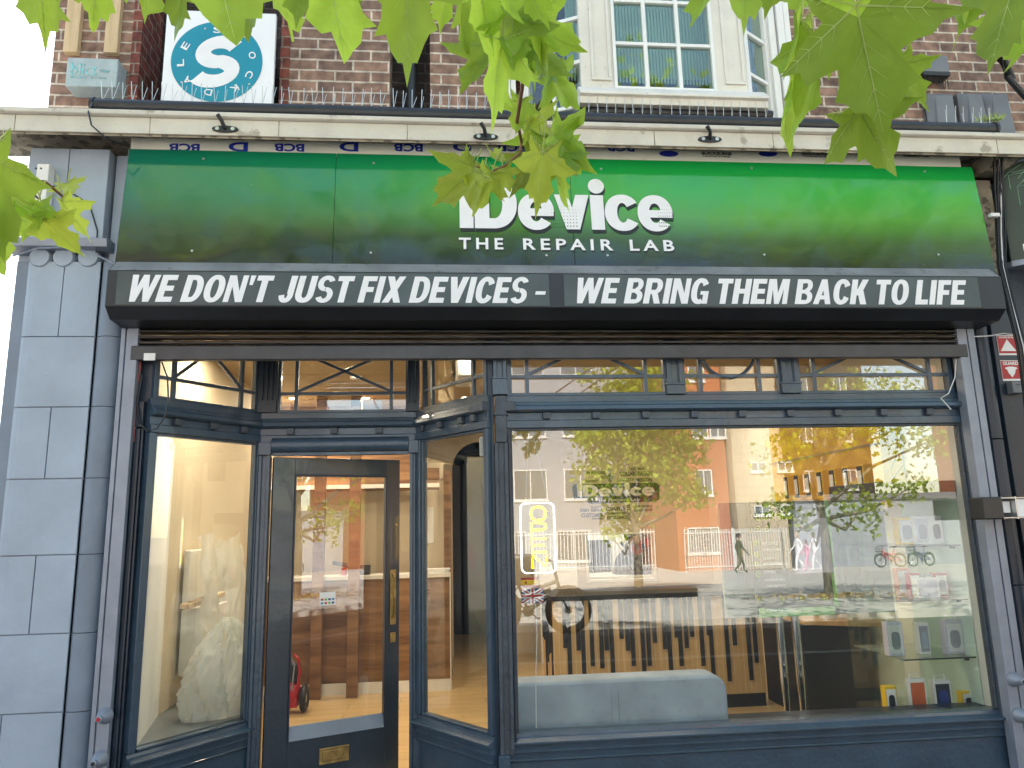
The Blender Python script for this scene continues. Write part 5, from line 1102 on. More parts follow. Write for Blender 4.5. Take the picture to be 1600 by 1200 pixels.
vs, fs = crumple(drape, 60, 20, 9.1, .07); b = MB(); b.add(vs, fs); o = b.build('plastic_cover', 'sheeting', wf, smooth=True)
b = MB(); b.box(-1.72, -1.58, 1.0, 2.1, .7, 1.12); b.box(-1.72, -1.68, 1.0, 2.1, 1.121, 1.5); b.build('desk_body', 'quartz', wf, bevel=.01)
q = [at(288, 948, .9), at(345, 928, 1.25)]; b = MB(); b.bar(q[0], q[1], .07, .03, up=(0, 0, 1)); 
wp = b.build('timber_offcut', 'timber', label='short timber board with round holes lying on the covered furniture', cat='board', bevel=.002)
for k in range(3):
    p = q[0].lerp(q[1], (k+.5)/3); b = MB(); b.lathe((p.x, p.y, p.z+.0155), [(.02, 0), (.02, .001)], 12); b.build('round_hole', 'blackpaint', wp)
# red machine on the floor behind the door
c = atz(466, 1108, .1); c.y = min(c.y, 2.6)
t = thing('pressure_washer', 'red and black wheeled machine on the floor, seen low through the door glass', 'pressure washer', (c.x, c.y, .1))
b = MB(); b.ell((c.x-.04, c.y, .30), .10, .13, .13); b.box(c.x-.13, c.x+.03, c.y-.1, c.y+.1, .17, .27); b.build('red_body', 'red', t, smooth=True)
b = MB(); b.torus((c.x+.09, c.y, .245), .105, .035, 'x', 24, 10); b.build('wheel', 'rubber', t, smooth=True)
b = MB(); b.lathe((c.x+.07, c.y, .245), [(.05, 0), (.06, .02), (.05, .04)], 14, 'x'); b.build('wheel_hub', 'steel', t, smooth=True)
b = MB(); b.box(c.x-.07, c.x+.04, c.y-.07, c.y+.06, .42, .60); b.build('motor_housing', 'plastic_black', t, bevel=.02)
b = MB(); b.tube([(c.x+.02, c.y-.09, .3), (c.x+.05, c.y-.09, .52), (c.x+.03, c.y-.09, .66), (c.x-.02, c.y-.05, .69)], .014, 8); b.build('frame_tube', 'red', t, smooth=True)
b = MB(); b.tube([(c.x-.12, c.y-.1, .15), (c.x-.13, c.y-.12, .5), (c.x-.05, c.y-.1, .7), (c.x+.0, c.y-.12, .6), (c.x-.02, c.y-.12, .35)], .009, 6); b.build('hose', 'guide', t, smooth=True)
t.scale = (.8, .8, .8)
# wall logo and word cloud on the back wall
wy = RY1-.004
def wx(x): return X_(x, 770, wy)
t = thing('wall_logo', 'black wall sign with pale logo lettering on the back wall', 'wall sign', (wx(962), RY1, Z_(962, 787, wy)))
b = MB(); lp = [(894, 762), (896, 757), (1024, 754), (1030, 758), (1030, 780), (1024, 783), (920, 787), (917, 780), (897, 780)]
b.prism([(X_(x, y, wy), Z_(x, y, wy)) for x, y in lp], wy-.012, wy); b.build('logo_board', 'blackvinyl', t)
heavy('logo_lettering', 'idevice', X_(903, 770, wy), X_(1023, 770, wy), Z_(960, 776, wy), Z_(960, 758, wy), wy-.0125, 'greycard', t, gap=.05)
heavy('logo_lettering', 'idevice', X_(903, 770, wy)-.01, X_(1023, 770, wy)-.01, Z_(960, 776, wy)+.01, Z_(960, 758, wy)+.01, wy-.0145, 'quartz', t, gap=.05)
text('logo_tagline', 'The Repair Lab', X_(928, 780, wy), X_(1000, 780, wy), Z_(960, 784.5, wy), Z_(960, 778.5, wy), wy-.0135, 'quartz', t, off=.01)
words = [('COLLABORATION', 970, 1021, 744, 737), ('QUALITY', 965, 992, 753.5, 747.5), ('MISSION', 995, 1020, 753.5, 747.5), ('TRUST', 985, 996, 735, 731), ('VALUES', 998, 1010, 735, 731), ('PURPOSE', 918, 948, 741, 736), ('INTEGRITY', 940, 962, 748, 743), ('HONESTY', 915, 936, 753, 749),
         ('EVERY', 905, 920, 799, 794), ('REPAIR', 922, 941, 799, 794), ('CLARITY', 922, 938, 793, 790), ('CUSTOMER', 907, 941, 807.5, 801), ('SERVICE', 923, 940, 811, 808.5), ('EXCELLENCE', 947, 978, 811, 806), ('CARE', 945, 975, 798, 792), ('OUR PEOPLE', 989, 1018, 794, 790), ('LEADERSHIP', 989, 1018, 800, 796), ('TEAMWORK', 945, 978, 804, 800)]
wc = thing('word_decal', 'black words scattered above and below the logo on the back wall, COLLABORATION largest', 'wall lettering', (wx(962), RY1, Z_(962, 812, wy)))
for w_, xa, xb_, ya, yb_ in words: text('word', w_, X_(xa, 770, wy), X_(xb_, 770, wy), Z_(960, ya, wy), Z_(960, yb_, wy), wy-.001, 'blackpaint', wc, off=.025)
for xa, w_ in ((954, 'REPAIR LAB'), (981, 'FOCUS')):
    text('word', w_, X_(xa, 770, wy)-.10, X_(xa, 770, wy)+.10, Z_(960, 744 if xa == 954 else 801, wy)-.02, Z_(960, 744 if xa == 954 else 801, wy)+.02, wy-.001, 'blackpaint', wc, off=.025, rot=math.pi/2)
# hatch frame + technician
b = MB(); f_ = .03
for a in ((hx0-f_, hx0, hz0_-f_, hz1_+f_), (hx1, hx1+f_, hz0_-f_, hz1_+f_), (hx0, hx1, hz1_, hz1_+f_), (hx0, hx1, hz0_-f_, hz0_)): b.box(a[0], a[1], RY1-.012, RY1-.001, a[2], a[3])
b.build('hatch_frame', 'quartz', label='pale frame of the workshop hatch in the back wall', cat='frame')

def skin_body(nm, parent, joints, bones, mat_fn, sub=2):
    """joints {name:(pos,radius)}; bones list of pairs; one continuous body mesh with zones of material by mat_fn(point)"""
    names = list(joints); idx = {n_: i for i, n_ in enumerate(names)}
    me = bpy.data.meshes.new(nm); me.from_pydata([joints[n_][0] for n_ in names], [(idx[a], idx[b_]) for a, b_ in bones], []); o = bpy.data.objects.new(nm, me); COL.objects.link(o)
    md = o.modifiers.new('s', 'SKIN'); sv = me.skin_vertices[0].data
    for n_ in names: r_ = joints[n_][1]; r_ = r_ if isinstance(r_, tuple) else (r_, r_); sv[idx[n_]].radius = r_
    sv[idx['pelvis']].use_root = True
    md2 = o.modifiers.new('u', 'SUBSURF'); md2.levels = sub; md2.render_levels = sub
    dg = bpy.context.evaluated_depsgraph_get(); m2_ = bpy.data.meshes.new_from_object(o.evaluated_get(dg)); bpy.data.objects.remove(o)
    mats = []; 
    for p in m2_.polygons:
        k = mat_fn(p.center)
        if k not in mats: mats.append(k)
        p.material_index = mats.index(k); p.use_smooth = True
    m2_.materials.clear()
    for k in mats: m2_.materials.append(M[k])
    o = bpy.data.objects.new(nm, m2_); COL.objects.link(o); o.parent = parent; return o
def person(label, loc, heading, top, legs, hairm, pose='walk', sc=1.0, skirt=None, sleeves=True):
    t = thing('person', label, 'person', loc); t.rotation_euler.z = heading; t.scale = (sc,)*3
    V = Vector; J = {}; s = .16 if pose == 'walk' else .0
    hipz = .92
    if pose == 'sit':
        J = dict(pelvis=(V((0, 0, .52)), (.15, .12)), waist=(V((0, -.03, .68)), (.13, .10)), chest=(V((0, -.10, .90)), (.165, .12)), neckb=(V((0, -.16, 1.06)), (.075, .07)), neck=(V((0, -.20, 1.12)), .055),
                 kneeL=(V((-.12, -.42, .52)), .075), footL=(V((-.12, -.40, .08)), .05), toeL=(V((-.12, -.55, .05)), .04), kneeR=(V((.12, -.42, .52)), .075), footR=(V((.12, -.40, .08)), .05), toeR=(V((.12, -.55, .05)), .04), hipL=(V((-.1, -.03, .52)), .095), hipR=(V((.1, -.03, .52)), .095),
                 shL=(V((-.19, -.13, 1.0)), .062), elL=(V((-.24, -.32, .80)), .045), wrL=(V((-.14, -.52, .86)), .028), shR=(V((.19, -.13, 1.0)), .062), elR=(V((.24, -.32, .80)), .045), wrR=(V((.14, -.52, .86)), .028)); hd = V((0, -.25, 1.27)); hdir = -1
    else:
        J = dict(pelvis=(V((0, 0, hipz)), (.15, .11)), waist=(V((0, 0, 1.08)), (.125, .095)), chest=(V((0, -.01, 1.30)), (.17, .11)), neckb=(V((0, 0, 1.45)), (.07, .065)), neck=(V((0, -.01, 1.51)), .052),
                 hipL=(V((-.09, 0, .88)), .095), kneeL=(V((-.09, -s*1.1, .50)), .06), footL=(V((-.09, -s*1.3, .09)), .042), toeL=(V((-.09, -s*1.3-.15, .05)), .035), hipR=(V((.09, 0, .88)), .095), kneeR=(V((.09, s*.2, .48)), .06), footR=(V((.09, s*2.0, .14)), .042), toeR=(V((.09, s*2.0-.12, .05)), .035),
                 shL=(V((-.19, 0, 1.40)), .058), elL=(V((-.23, s*.6, 1.12)), .042), wrL=(V((-.22, s*.4-.12, .88)), .027), shR=(V((.19, 0, 1.40)), .058), elR=(V((.23, -s*.5, 1.12)), .042), wrR=(V((.22, -s*1.2-.1, .90)), .027)); hd = V((0, -.02, 1.66))
    bones = [('pelvis', 'waist'), ('waist', 'chest'), ('chest', 'neckb'), ('neckb', 'neck')]
    for q in 'LR': bones += [('pelvis', 'hip'+q), ('hip'+q, 'knee'+q), ('knee'+q, 'foot'+q), ('foot'+q, 'toe'+q), ('chest', 'sh'+q), ('sh'+q, 'el'+q), ('el'+q, 'wr'+q)]
    for q, sx in (('L', -1), ('R', 1)):
        w = J['wr'+q][0]; d = (w-J['el'+q][0]).normalized(); side = V((sx, 0, 0)); pl = w+d*.055; J['palm'+q] = (pl, (.03, .018)); bones.append(('wr'+q, 'palm'+q)); fwd = V((0, -1, 0))
        ax_ = d.cross(side).normalized()
        for k in range(4):
            o_ = ax_*(.012*(k-1.5)); a_ = pl+d*.03+o_*1.6; b_ = a_+d*(.035-.004*abs(k-1.4))-side*.008; c_ = b_+d*.022-side*.014
            for nm_, pp in (('a', a_), ('b', b_), ('c', c_)): J[f'f{k}{nm_}{q}'] = (pp, .0085)
            bones += [('palm'+q, f'f{k}a{q}'), (f'f{k}a{q}', f'f{k}b{q}'), (f'f{k}b{q}', f'f{k}c{q}')]
        ta = pl-d*.02+ax_*-.028; tb = ta+d*.035-ax_*.01; J['ta'+q] = (ta, .010); J['tb'+q] = (tb, .009); bones += [('palm'+q, 'ta'+q), ('ta'+q, 'tb'+q)]
    wz = J['waist'][0].z-.08; nkz = J['neckb'][0].z+.02
    def mf(c):
        if c.z > nkz and abs(c.x) < .1: return 'skin'
        if pose == 'sit':
            if min((c-J['wrL'][0]).length, (c-J['wrR'][0]).length) < .13 and c.y < -.45 and c.z > .75: return 'skin'
            return top if c.z > .60 else legs
        if abs(c.x) > .155 and c.z < (1.0 if sleeves else 1.30) and c.z > .6: return 'skin'
        if skirt and c.z < .55 and c.z > .1: return 'skin'
        return top if c.z > wz-.02 else (legs if c.z > .08 else 'plastic_black')
    skin_body('body', t, J, bones, mf)
    # head: skull, jaw, nose, ears in one mesh; hair its child-part
    b = MB(); b.ell(hd, .075, .095, .115, 20, 14); b.ell(hd+V((0, -.035, -.055)), .052, .055, .055, 14, 8); b.ell(hd+V((0, -.098, -.015)), .012, .016, .024, 8, 6)
    for sx in (-1, 1): b.ell(hd+V((sx*.076, .0, -.012)), .012, .022, .032, 8, 6); b.ell(hd+V((sx*.03, -.085, .015)), .014, .012, .009, 8, 6)
    b.ell(hd+V((0, -.086, -.060)), .024, .010, .006, 8, 5); hd_o = b.build('head', 'skin', None, smooth=True); hd_o.parent = t; hd_o.location = Vector(hd_o.location)-Vector((0, 0, 0)); 
    b = MB(); b.ell(hd+V((0, .018, .030)), .083, .100, .105, 20, 12)
    if hairm[1]: b.ell(hd+V((0, .07, -.08)), .06, .05, .13, 12, 8)
    hb = b.build('hair', hairm[0], None, smooth=True); hb.parent = t
    for p_o in (hd_o, hb):
        for k_ in ('label', 'category'):
            if k_ in p_o: del p_o[k_]
    return t
p = at(962, 890, 5.75)
person('technician in a dark top sitting in profile behind the workshop hatch', (p.x, 5.75, .16), math.radians(-90+180+0) if False else math.radians(90), 'darkcloth', 'darkcloth', ('hair', False), 'sit')
tx = X_(992, 870, 5.75)
t = thing('microscope', 'dark bench microscope with curved arm in front of the technician', 'microscope', (tx, 5.7, .95))
b = MB(); b.tube([(tx+.25, 5.7, 1.0), (tx+.22, 5.7, 1.38), (tx+.1, 5.7, 1.48), (tx-.05, 5.7, 1.44), (tx-.14, 5.7, 1.30)], .014, 8); b.build('curved_arm', 'plastic_black', t, smooth=True)
b = MB(); b.tube([(tx-.14, 5.7, 1.32), (tx-.05, 5.7, 1.16)], [.035, .045], 12); b.tube([(tx-.14, 5.7, 1.30), (tx-.20, 5.7, 1.36)], .022, 10); b.box(tx-.09, tx+.0, 5.66, 5.74, 1.08, 1.16); b.build('optical_head', 'plastic_black', t, smooth=True)
b = MB(); b.box(tx-.1, tx+.3, 5.5, 5.9, .96, .99); b.build('microscope_base', 'plastic_black', t, bevel=.005)
b = MB(); b.box(hx0-.1, hx1+.2, 5.35, 6.1, .92, .95); b.build('workbench', 'quartz', label='workbench behind the hatch', cat='workbench', bevel=.003)
c = at(933, 862, 6.3); t = thing('bench_monitor', 'dark monitor on the wall behind the technician', 'monitor', (c.x, 6.3, c.z-.25)); b = MB(); b.box(c.x-.24, c.x+.2, 6.3, 6.34, c.z-.28, c.z+.16); b.build('screen', 'plastic_black', t, bevel=.006); b = MB(); b.box(c.x-.05, c.x+.05, 6.341, 6.59, c.z-.06, c.z); b.build('bracket', 'plastic_black', t)
c = at(1006, 860, 6.2); t = thing('tool_rack', 'dark rack of tools and parts at the right of the hatch', 'rack', (c.x, 6.2, .95)); b = MB(); b.box(c.x-.22, c.x+.3, 6.1, 6.14, .96, 1.62); b.build('rack_board', 'greycard', t)
random.seed(8)
for k in range(9): x = c.x-.2+.05*k; z = random.uniform(1.1, 1.5); b = MB(); b.box(x, x+.035, 6.05, 6.099, z, z+random.uniform(.06, .18)); b.build('tool', random.choice(('plastic_black', 'red', 'steel', 'sblue')), t)

# display: golden ply wall panel with seven boxed phone cases
gx = 3.17; gy0, gy1 = .92, 2.75
TG, LG = frame2((gx, gy1), (gx, gy0))        # travels towards the street, n = into the room (-x)
TGf = lambda p: Vector((gx-p.y, gy1-p.x, p.z))
gz0, gz1 = 1.66, 2.52
t = thing('ply_display', 'golden plywood wall display holding rows of boxed phone cases', 'display', (gx, (gy0+gy1)/2, gz0))
b = MB(); b.box(gx, 3.33, gy0, gy1, 1.66, gz1); b.build('ply_board', 'gold', t, bevel=.003)
b = MB(); b.T = TGf; b.box(.0, LG, .0, .02, 2.13, 2.142); b.build('slot_strip', 'chrome', t)
def case_box(nm, T, u0, z0, w, h, d, body, label, group, dev=True, hook=True, front='paper', devm='greycard'):
    o0 = T(Vector((u0+w/2, d/2, z0))); t_ = thing(nm, label, 'box', o0, group)
    b = MB(); b.T = T; b.box(u0, u0+w, .001, d, z0, z0+h); b.build('carton', body, t_, bevel=.002)
    if dev:
        b = MB(); b.T = T; b.box(u0+w*.12, u0+w*.88, d+.0005, d+.003, z0+h*.1, z0+h*.95); b.build('front_card', front, t_)
        b = MB(); b.T = T; b.box(u0+w*.22, u0+w*.78, d+.0035, d+.009, z0+h*.22, z0+h*.80); b.build('phone_case', devm, t_, bevel=.004)
    return t_
ords = ['first', 'second', 'third', 'fourth', 'fifth', 'sixth', 'seventh']
for k in range(7):
    uu = .30+k*.205 if False else .36+k*.205
    case_box('phone_case_box', TGf, uu, 1.77, .10, .225, .07, 'yellow', f'yellow boxed phone case, {ords[k]} from the left in the upper row of the golden display' if k else 'yellow boxed phone case, leftmost in the upper row of the golden display', 'yellow boxed phone cases', front='blackvinyl', devm='paper')
for k in range(4): case_box('phone_case_box', TGf, .36+k*.205, 1.50, .085, .15, .05, 'yellow', f'yellow boxed phone case, {ords[k]} from the left in the lower row of the golden display', 'yellow boxed phone cases', front='blackvinyl', devm='paper')
b = MB(); b.box(gx+.001, 3.33, 1.6, gy1, 1.40, 1.659); b.build('lower_ply', 'gold', t)
b = MB(); b.tube([at(1392, 672, .9), at(1399, 690, .9), at(1400, 715, .9), at(1392, 735, .9), at(1396, 748, .75), at(1412, 726, .6), at(1420, 745, .5)], .004, 6); b.build('display_cable', 'cableblk', smooth=True, label='black cable hanging from the golden display to the glass cabinet', cat='cable')
# backdrop with pale lettering and the poster stand
sy = 1.0
X0, X1, Z0, Z1 = X_(1128, 870, sy), X_(1389, 870, sy), Z_(1250, 962, sy), Z_(1300, 782, sy)
t = thing('logo_backdrop', 'pale grey-green backdrop panel with large faint logo lettering', 'panel', ((X0+X1)/2, sy, Z0))
b = MB(); b.box(X0, X1, sy, sy+.03, Z0, Z1); b.build('backdrop_panel', 'posterpale', t, bevel=.003)
heavy('faint_lettering', 'idevice', X0+.05, X_(1366, 870, sy), Z_(1335, 885, sy), Z_(1335, 830, sy), sy-.001, 'guide', t, gap=.05)
text('faint_tagline', 'THE REPAIR LAB', X0+.0, X_(1366, 870, sy), Z_(1150, 913, sy), Z_(1150, 898, sy), sy-.001, 'greywall', t, off=.012, spacing=1.4)
sy = .72; X0, X1, Z0, Z1 = X_(1178, 870, sy), X_(1303, 870, sy), Z_(1240, 963, sy), Z_(1240, 783, sy)
pv = lambda x, y: (X_(x, y, sy), Z_(x, y, sy))
t = thing('poster_stand', 'tall dark poster for a charging adapter, edged in green, standing on two chrome legs', 'poster', ((X0+X1)/2, sy, .1))
b = MB(); b.box(X0, X1, sy, sy+.02, Z0, Z1); b.build('poster_panel', 'posterdark', t)
b = MB(); x_ = X_(1296, 870, sy); b.box(x_, X1-.001, sy-.002, sy-.0005, Z0, Z1); b.build('green_edge', 'greenstripe', t)
b = MB(); b.box(X0, X1, sy-.002, sy-.0005, Z0, Z0+.055); b.build('green_foot', 'greenstripe', t)
ptxt = [('USB-C TO', 1187, 1225, 800, 791, 'paper'), ('LIGHTNING', 1180, 1236, 812, 801, 'lime'), ('iDevice', 1271, 1290, 794, 788, 'paper')]
for w_, xa, xb_, ya, yb_, mm in ptxt: text('poster_text', w_, X_(xa, 800, sy), X_(xb_, 800, sy), Z_(1230, ya, sy), Z_(1230, yb_, sy), sy-.003, mm, t, off=.02)
for k, (w_, py) in enumerate((('FAST CHARGE', 848), ('PREMIUM BUILD', 858), ('QUALITY', 872), ('SAFE CHARGING', 880), ('DURABLE', 893), ('ALUMINIUM SHELL', 905), ('COMPATIBLE WITH', 915))):
    text('poster_text', w_, X_(1190, 850, sy), X_(1190+6+len(w_)*1.7, 850, sy), Z_(1200, py+3, sy), Z_(1200, py-1, sy), sy-.003, 'paper', t)
for k in range(4):
    for j in range(2):
        pass
for px, py in ((1184, 826), (1198, 826), (1182, 849), (1182, 866), (1183, 882), (1184, 898), (1189, 937), (1221, 937), (1254, 935), (1288, 934), (1190, 954)):
    q = pv(px, py); b = MB(); b.torus((q[0], sy-.003, q[1]), .016, .0022, 'y', 16, 5); b.tube([(q[0]-.006, sy-.003, q[1]), (q[0]-.001, sy-.003, q[1]-.006), (q[0]+.008, sy-.003, q[1]+.007)], .0018, 5); b.build('icon', 'lime', t)
text('poster_text', 'POWER THAT CONNECTS', X_(1199, 955, sy), X_(1251, 955, sy), Z_(1225, 956, sy), Z_(1225, 950, sy), sy-.003, 'paper', t, off=.01)
for px in (1196, 1228, 1261): text('poster_text', 'Premium grade', X_(px, 937, sy), X_(px+18, 937, sy), Z_(1225, 939, sy), Z_(1225, 935, sy), sy-.003, 'paper', t)
pk = [(1239, 809), (1248, 809), (1249, 800), (1253, 797), (1275, 797), (1279, 800), (1280, 809), (1291, 809), (1302, 894), (1243, 896)]
b = MB(); b.prism([pv(*q) for q in pk], sy-.006, sy-.0035); b.build('pictured_package', 'lilac', t)
b = MB(); b.prism([pv(x, y) for x, y in ((1253, 803), (1257, 801), (1262, 802), (1264, 800), (1266, 802), (1272, 801), (1274, 805), (1270, 807), (1256, 807))], sy-.0075, sy-.0065); b.build('hang_slot', 'posterdark', t)
text('package_text', '[IDL]', *[X_(1244, 818, sy), X_(1258, 818, sy)], Z_(1250, 822, sy), Z_(1250, 815, sy), sy-.007, 'greycard', t, off=.02); text('package_text', 'USB-C to Lightning', X_(1244, 830, sy), X_(1273, 830, sy), Z_(1250, 831, sy), Z_(1250, 828, sy), sy-.007, 'greycard', t)
for px in (1223, 1248):
    a = at(px, 968, sy+.01); b = MB(); x = X_(px+4, 1040, sy+.01); b.lathe((x, sy+.04, .11), [(.012, 0), (.018, .25), (.026, .45), (.026, Z0-.1)], 16); b.build('chrome_leg', 'chrome', t, smooth=True)
b = MB(); b.box(X0+.1, X1-.1, sy-.05, sy+.16, .1, .115); b.build('foot_plate', 'plastic_black', t)
b = MB(); dk0 = X_(1204, 1000, 2.1)+.02
b.box(dk0, 3.30, 1.55, 2.3, .10, .80); b.build('dark_cabinet_body', 'blackpaint', label='low black cabinet along the right side of the shop behind the poster legs', cat='cabinet', bevel=.005)
b = MB(); b.prism([(dk0, 1.50), (3.30, 1.2), (3.30, 2.3), (dk0, 2.3)], .805, .84, 'z'); b.build('oak_shelf', 'oak', label='oak top resting on the black cabinet, carrying small cartons', cat='shelf', bevel=.003)
for k, px in enumerate((1298, 1330, 1362)):
    p = at(px, 968, 1.5); b = MB(); b.box(p.x-.05, p.x+.05, 1.5, 1.58, .841, .95); b.build('small_carton', 'paper', label=('left', 'middle', 'right')[k]+' of the three small white cartons on the oak top', cat='box', group='cartons on the oak top', bevel=.003)
# glass cabinet
qx0, qx1, qy0, qy1 = X_(1392, 900, .24), 3.195, .22, .80
czt = Z_(1440, 778, .22)
t = thing('glass_cabinet', 'glass display cabinet with black top box at the right of the window', 'cabinet', ((qx0+qx1)/2, .5, .1))
b = MB(); b.box(qx0-.04, 3.20, qy0-.01, qy1, czt, czt+.105); b.build('black_header', 'plastic_black', t, bevel=.004)
b = MB(); b.box(qx0, qx1, qy1, qy1+.01, .2, czt-.001); b.build('back_glass', 'shelfglass', t)
b = MB(); b.box(qx0, qx0+.006, qy0, qy1, .2, czt-.001); b.build('side_glass', 'shelfglass', t)
b = MB(); b.box(qx1-.004, qx1, qy0, qy1, .2, czt-.001); b.build('side_glass', pm('pale green glass edge', (.62, .78, .70), .2, .04), t)
for px in (1506, 1514):
    b = MB(); x = X_(px, 880, .24); b.box(x, x+.003, qy0+.03, qy0+.034, .2, czt-.002); b.build('glass_edge', 'posterdark', t)
shz = [Z_(1450, 853, .24), Z_(1450, 938, .24), Z_(1460, 1029, .24)]
for z in shz+[.42]:
    b = MB(); b.box(qx0+.008, qx1-.006, qy0+.01, qy1-.01, z-.004, z+.004); b.build('shelf', 'shelfglass', t)
    b = MB(); b.box(qx0+.008, qx1-.006, qy0+.006, qy0+.0099, z-.004, z+.004); b.build('shelf_edge', 'posterdark', t)
    b = MB(); b.lathe((qx1-.05, qy0+.03, z-.02), [(.014, 0), (.014, .014)], 12); b.build('shelf_clip', 'plastic_black', t)
def carton(px0_, px1_, zi, hpx, y, body, l, front=None, dark=None, orange=False, hook=False, blister=False, dev=None):
    z = ([.424]+[shz[2]+.005, shz[1]+.005, shz[0]+.005])[zi]; ym = {0: 1090, 1: 1000, 2: 920, 3: 830}[zi]
    x0_, x1_ = X_(px0_, ym, y), X_(px1_, ym, y); h = hpx*(4.2+y)/F*1.02; d = .05; t = thing('accessory_box', l, 'box', ((x0_+x1_)/2, y, z), 'boxes on the cabinet shelves')
    b = MB(); b.box(x0_, x1_, y, y+d, z, z+h); b.build('carton', body, t, bevel=.003); w = x1_-x0_
    if front: b = MB(); b.box(x0_+.1*w, x1_-.1*w, y-.002, y-.0004, z+.08*h, z+.9*h); b.build('front_card', front, t)
    if dev:
        b = MB(); pts = [(x0_+w*.5+w*.26*math.copysign(abs(math.cos(a))**.6, math.cos(a)), z+h*.45+h*.26*math.copysign(abs(math.sin(a))**.6, math.sin(a))) for a in [k*math.pi/12 for k in range(24)]]; b.prism(pts, y-.006, y-.0024); b.build('pictured_item', dev, t)
    if hook:
        b = MB(); xm = (x0_+x1_)/2; b.tube([(xm-.035, y+.02, z+h), (xm-.03, y+.02, z+h+.028), (xm+.03, y+.02, z+h+.028), (xm+.035, y+.02, z+h)], .005, 6); b.build('hang_tab', 'paper', t)
    return t
carton(1403, 1431, 3, 42, .42, 'yellow', 'white and yellow mouse box, leftmost on the top shelf of the cabinet', 'paper', dev='greywall')
carton(1430, 1453, 3, 44, .38, 'paper', 'white charger box in the middle of the top shelf', 'lilac', dev='greywall')
carton(1453, 1474, 3, 44, .36, 'paper', 'white box with dark window, right on the top shelf', 'paper', dev='plastic_black')
carton(1423, 1440, 2, 36, .40, 'red', 'dark red battery box on the second shelf, left', 'paper', dev='greycard')
carton(1445, 1460, 2, 34, .38, 'greywall', 'slim grey box with black bar on the second shelf', 'paper', dev='plastic_black')
carton(1463, 1483, 2, 36, .36, 'red', 'red and white power bank box on the second shelf, right', 'paper', dev='greywall')
carton(1404, 1424, 2, 40, .55, 'orangecloth', 'orange tinted box at the left end of the second shelf', 'paper')
carton(1433, 1468, 2, 30, .32, 'paper', 'wide white screen protector pack lying at the front of the second shelf', 'lilac')
carton(1387, 1412, 1, 50, .34, 'lilac', 'hanging pack with silver phone case on the third shelf, left', 'paper', dev='greycard', hook=True)
carton(1436, 1453, 1, 46, .36, 'paper', 'narrow white pack with round mark on the third shelf', 'greywall', dev='velvet')
carton(1478, 1507, 1, 50, .32, 'lilac', 'hanging pack with pale phone case on the third shelf, right', 'paper', dev='greywall', hook=True)
carton(1384, 1402, 0, 42, .34, 'yellow', 'small white and yellow box at the left of the bottom shelf', 'paper', dev='plastic_black')
carton(1422, 1449, 0, 52, .32, 'paper', 'hanging pack with orange phone case on the bottom shelf', 'orangecase', dev='orangecase', hook=True)
carton(1461, 1488, 0, 48, .32, 'paper', 'hanging pack with navy phone case on the bottom shelf', 'navydark', dev='flagblue', hook=True)
carton(1503, 1524, 0, 30, .33, 'yellow', 'small white box with dark disc at the right end of the bottom shelf', 'paper', dev='plastic_black')
# ================================================================== ACROSS THE STREET (seen mirrored in the glass)
def mir(x, y, D): p = at(x, y, D); return Vector((p.x, -D, p.z))
def far_building(nm, label, x0, x1, D, h, mat, wins, depth=9, roofm='kerbm', ww=1.0, wh=1.4):
    t = thing(nm, label, 'building', ((x0+x1)/2, -D, -1.02)); zb = -1.1
    b = MB(); b.box(x0, x1, -D-depth, -D, zb, h); b.build('wall', mat, t)
    b = MB(); b.box(x0-.1, x1+.1, -D-depth-.1, -D+.12, h+.001, h+.35); b.build('roof', roofm, t)
    for (x, z) in wins:
        b = MB(); fw = .07
        for a in ((x-ww/2, x-ww/2+fw, z, z+wh), (x+ww/2-fw, x+ww/2, z, z+wh), (x-ww/2+fw, x+ww/2-fw, z+wh-fw, z+wh), (x-ww/2+fw, x+ww/2-fw, z, z+fw), (x-.03, x+.03, z+fw, z+wh-fw), (x-ww/2-.05, x+ww/2+.05, z-.1, z-.001)): b.box(a[0], a[1], -D+.001, -D+.09, a[2], a[3])
        w = b.build('window', 'winframe', t)
        b = MB(); b.box(x-ww/2+fw, x+ww/2-fw, -D+.002, -D+.03, z+fw, z+wh-fw); b.build('pane', 'farglass', w)
    return t
DD = 36.5
ox0, ox1 = mir(1056, 800, DD).x, mir(1141, 800, DD).x; cx1_ = mir(1292, 800, DD).x; cxb = mir(1222, 800, DD).x
def grid(xs, zs): return [(x, z) for x in xs for z in zs]
far_building('brick_house', 'orange brick house with white windows across the street, mirrored in the shop glass', ox0, ox1, DD, 15, 'orange', [(mir(1097, 720, DD).x, 3.1), (mir(1084, 800, DD).x, -.1), (mir(1120, 850, DD).x-.3, -.1), (mir(1097, 720, DD).x, 6.3), (mir(1097, 720, DD).x, 9.6), (mir(1122, 680, DD).x, 6.3)], ww=.95)
far_building('block_building', 'cream stone block building with small slit windows, mirrored beside the orange house', ox1+.15, cxb, DD-.6, 16, 'creamblock', grid([mir(1175, 700, DD).x, mir(1215, 700, DD).x], [1.9, 4.3, 7.4, 10.5]), ww=.9, wh=.55)
far_building('render_building', 'pale rendered building with large windows, mirrored left in the wide window', -4, ox0-.5, DD+6, 15, 'greywall', grid([-1, 2.2, 5.4, 8.6], [3.2, 7.2, 11.2])+grid([0, 4, 8], [-.6]), ww=2.1, wh=1.9)
far_building('corner_building', 'orange brick corner building at the far right, mirrored in the open door', cx1_+9, cx1_+24, DD-6, 12, 'orange', grid([cx1_+11.5, cx1_+15, cx1_+18.5, cx1_+22], [1.5, 5, 8.5]))
far_building('added_dark_block', 'tall shade-toned brick block added to darken the reflection behind the golden display', cxb+.2, cx1_+8.8, DD+9.5, 19, 'darkbrick', grid([cx1_+1, cx1_+4, cx1_+7], [3.6, 7, 10.5]))  # added to block the bright sky mirrored over the gold panel
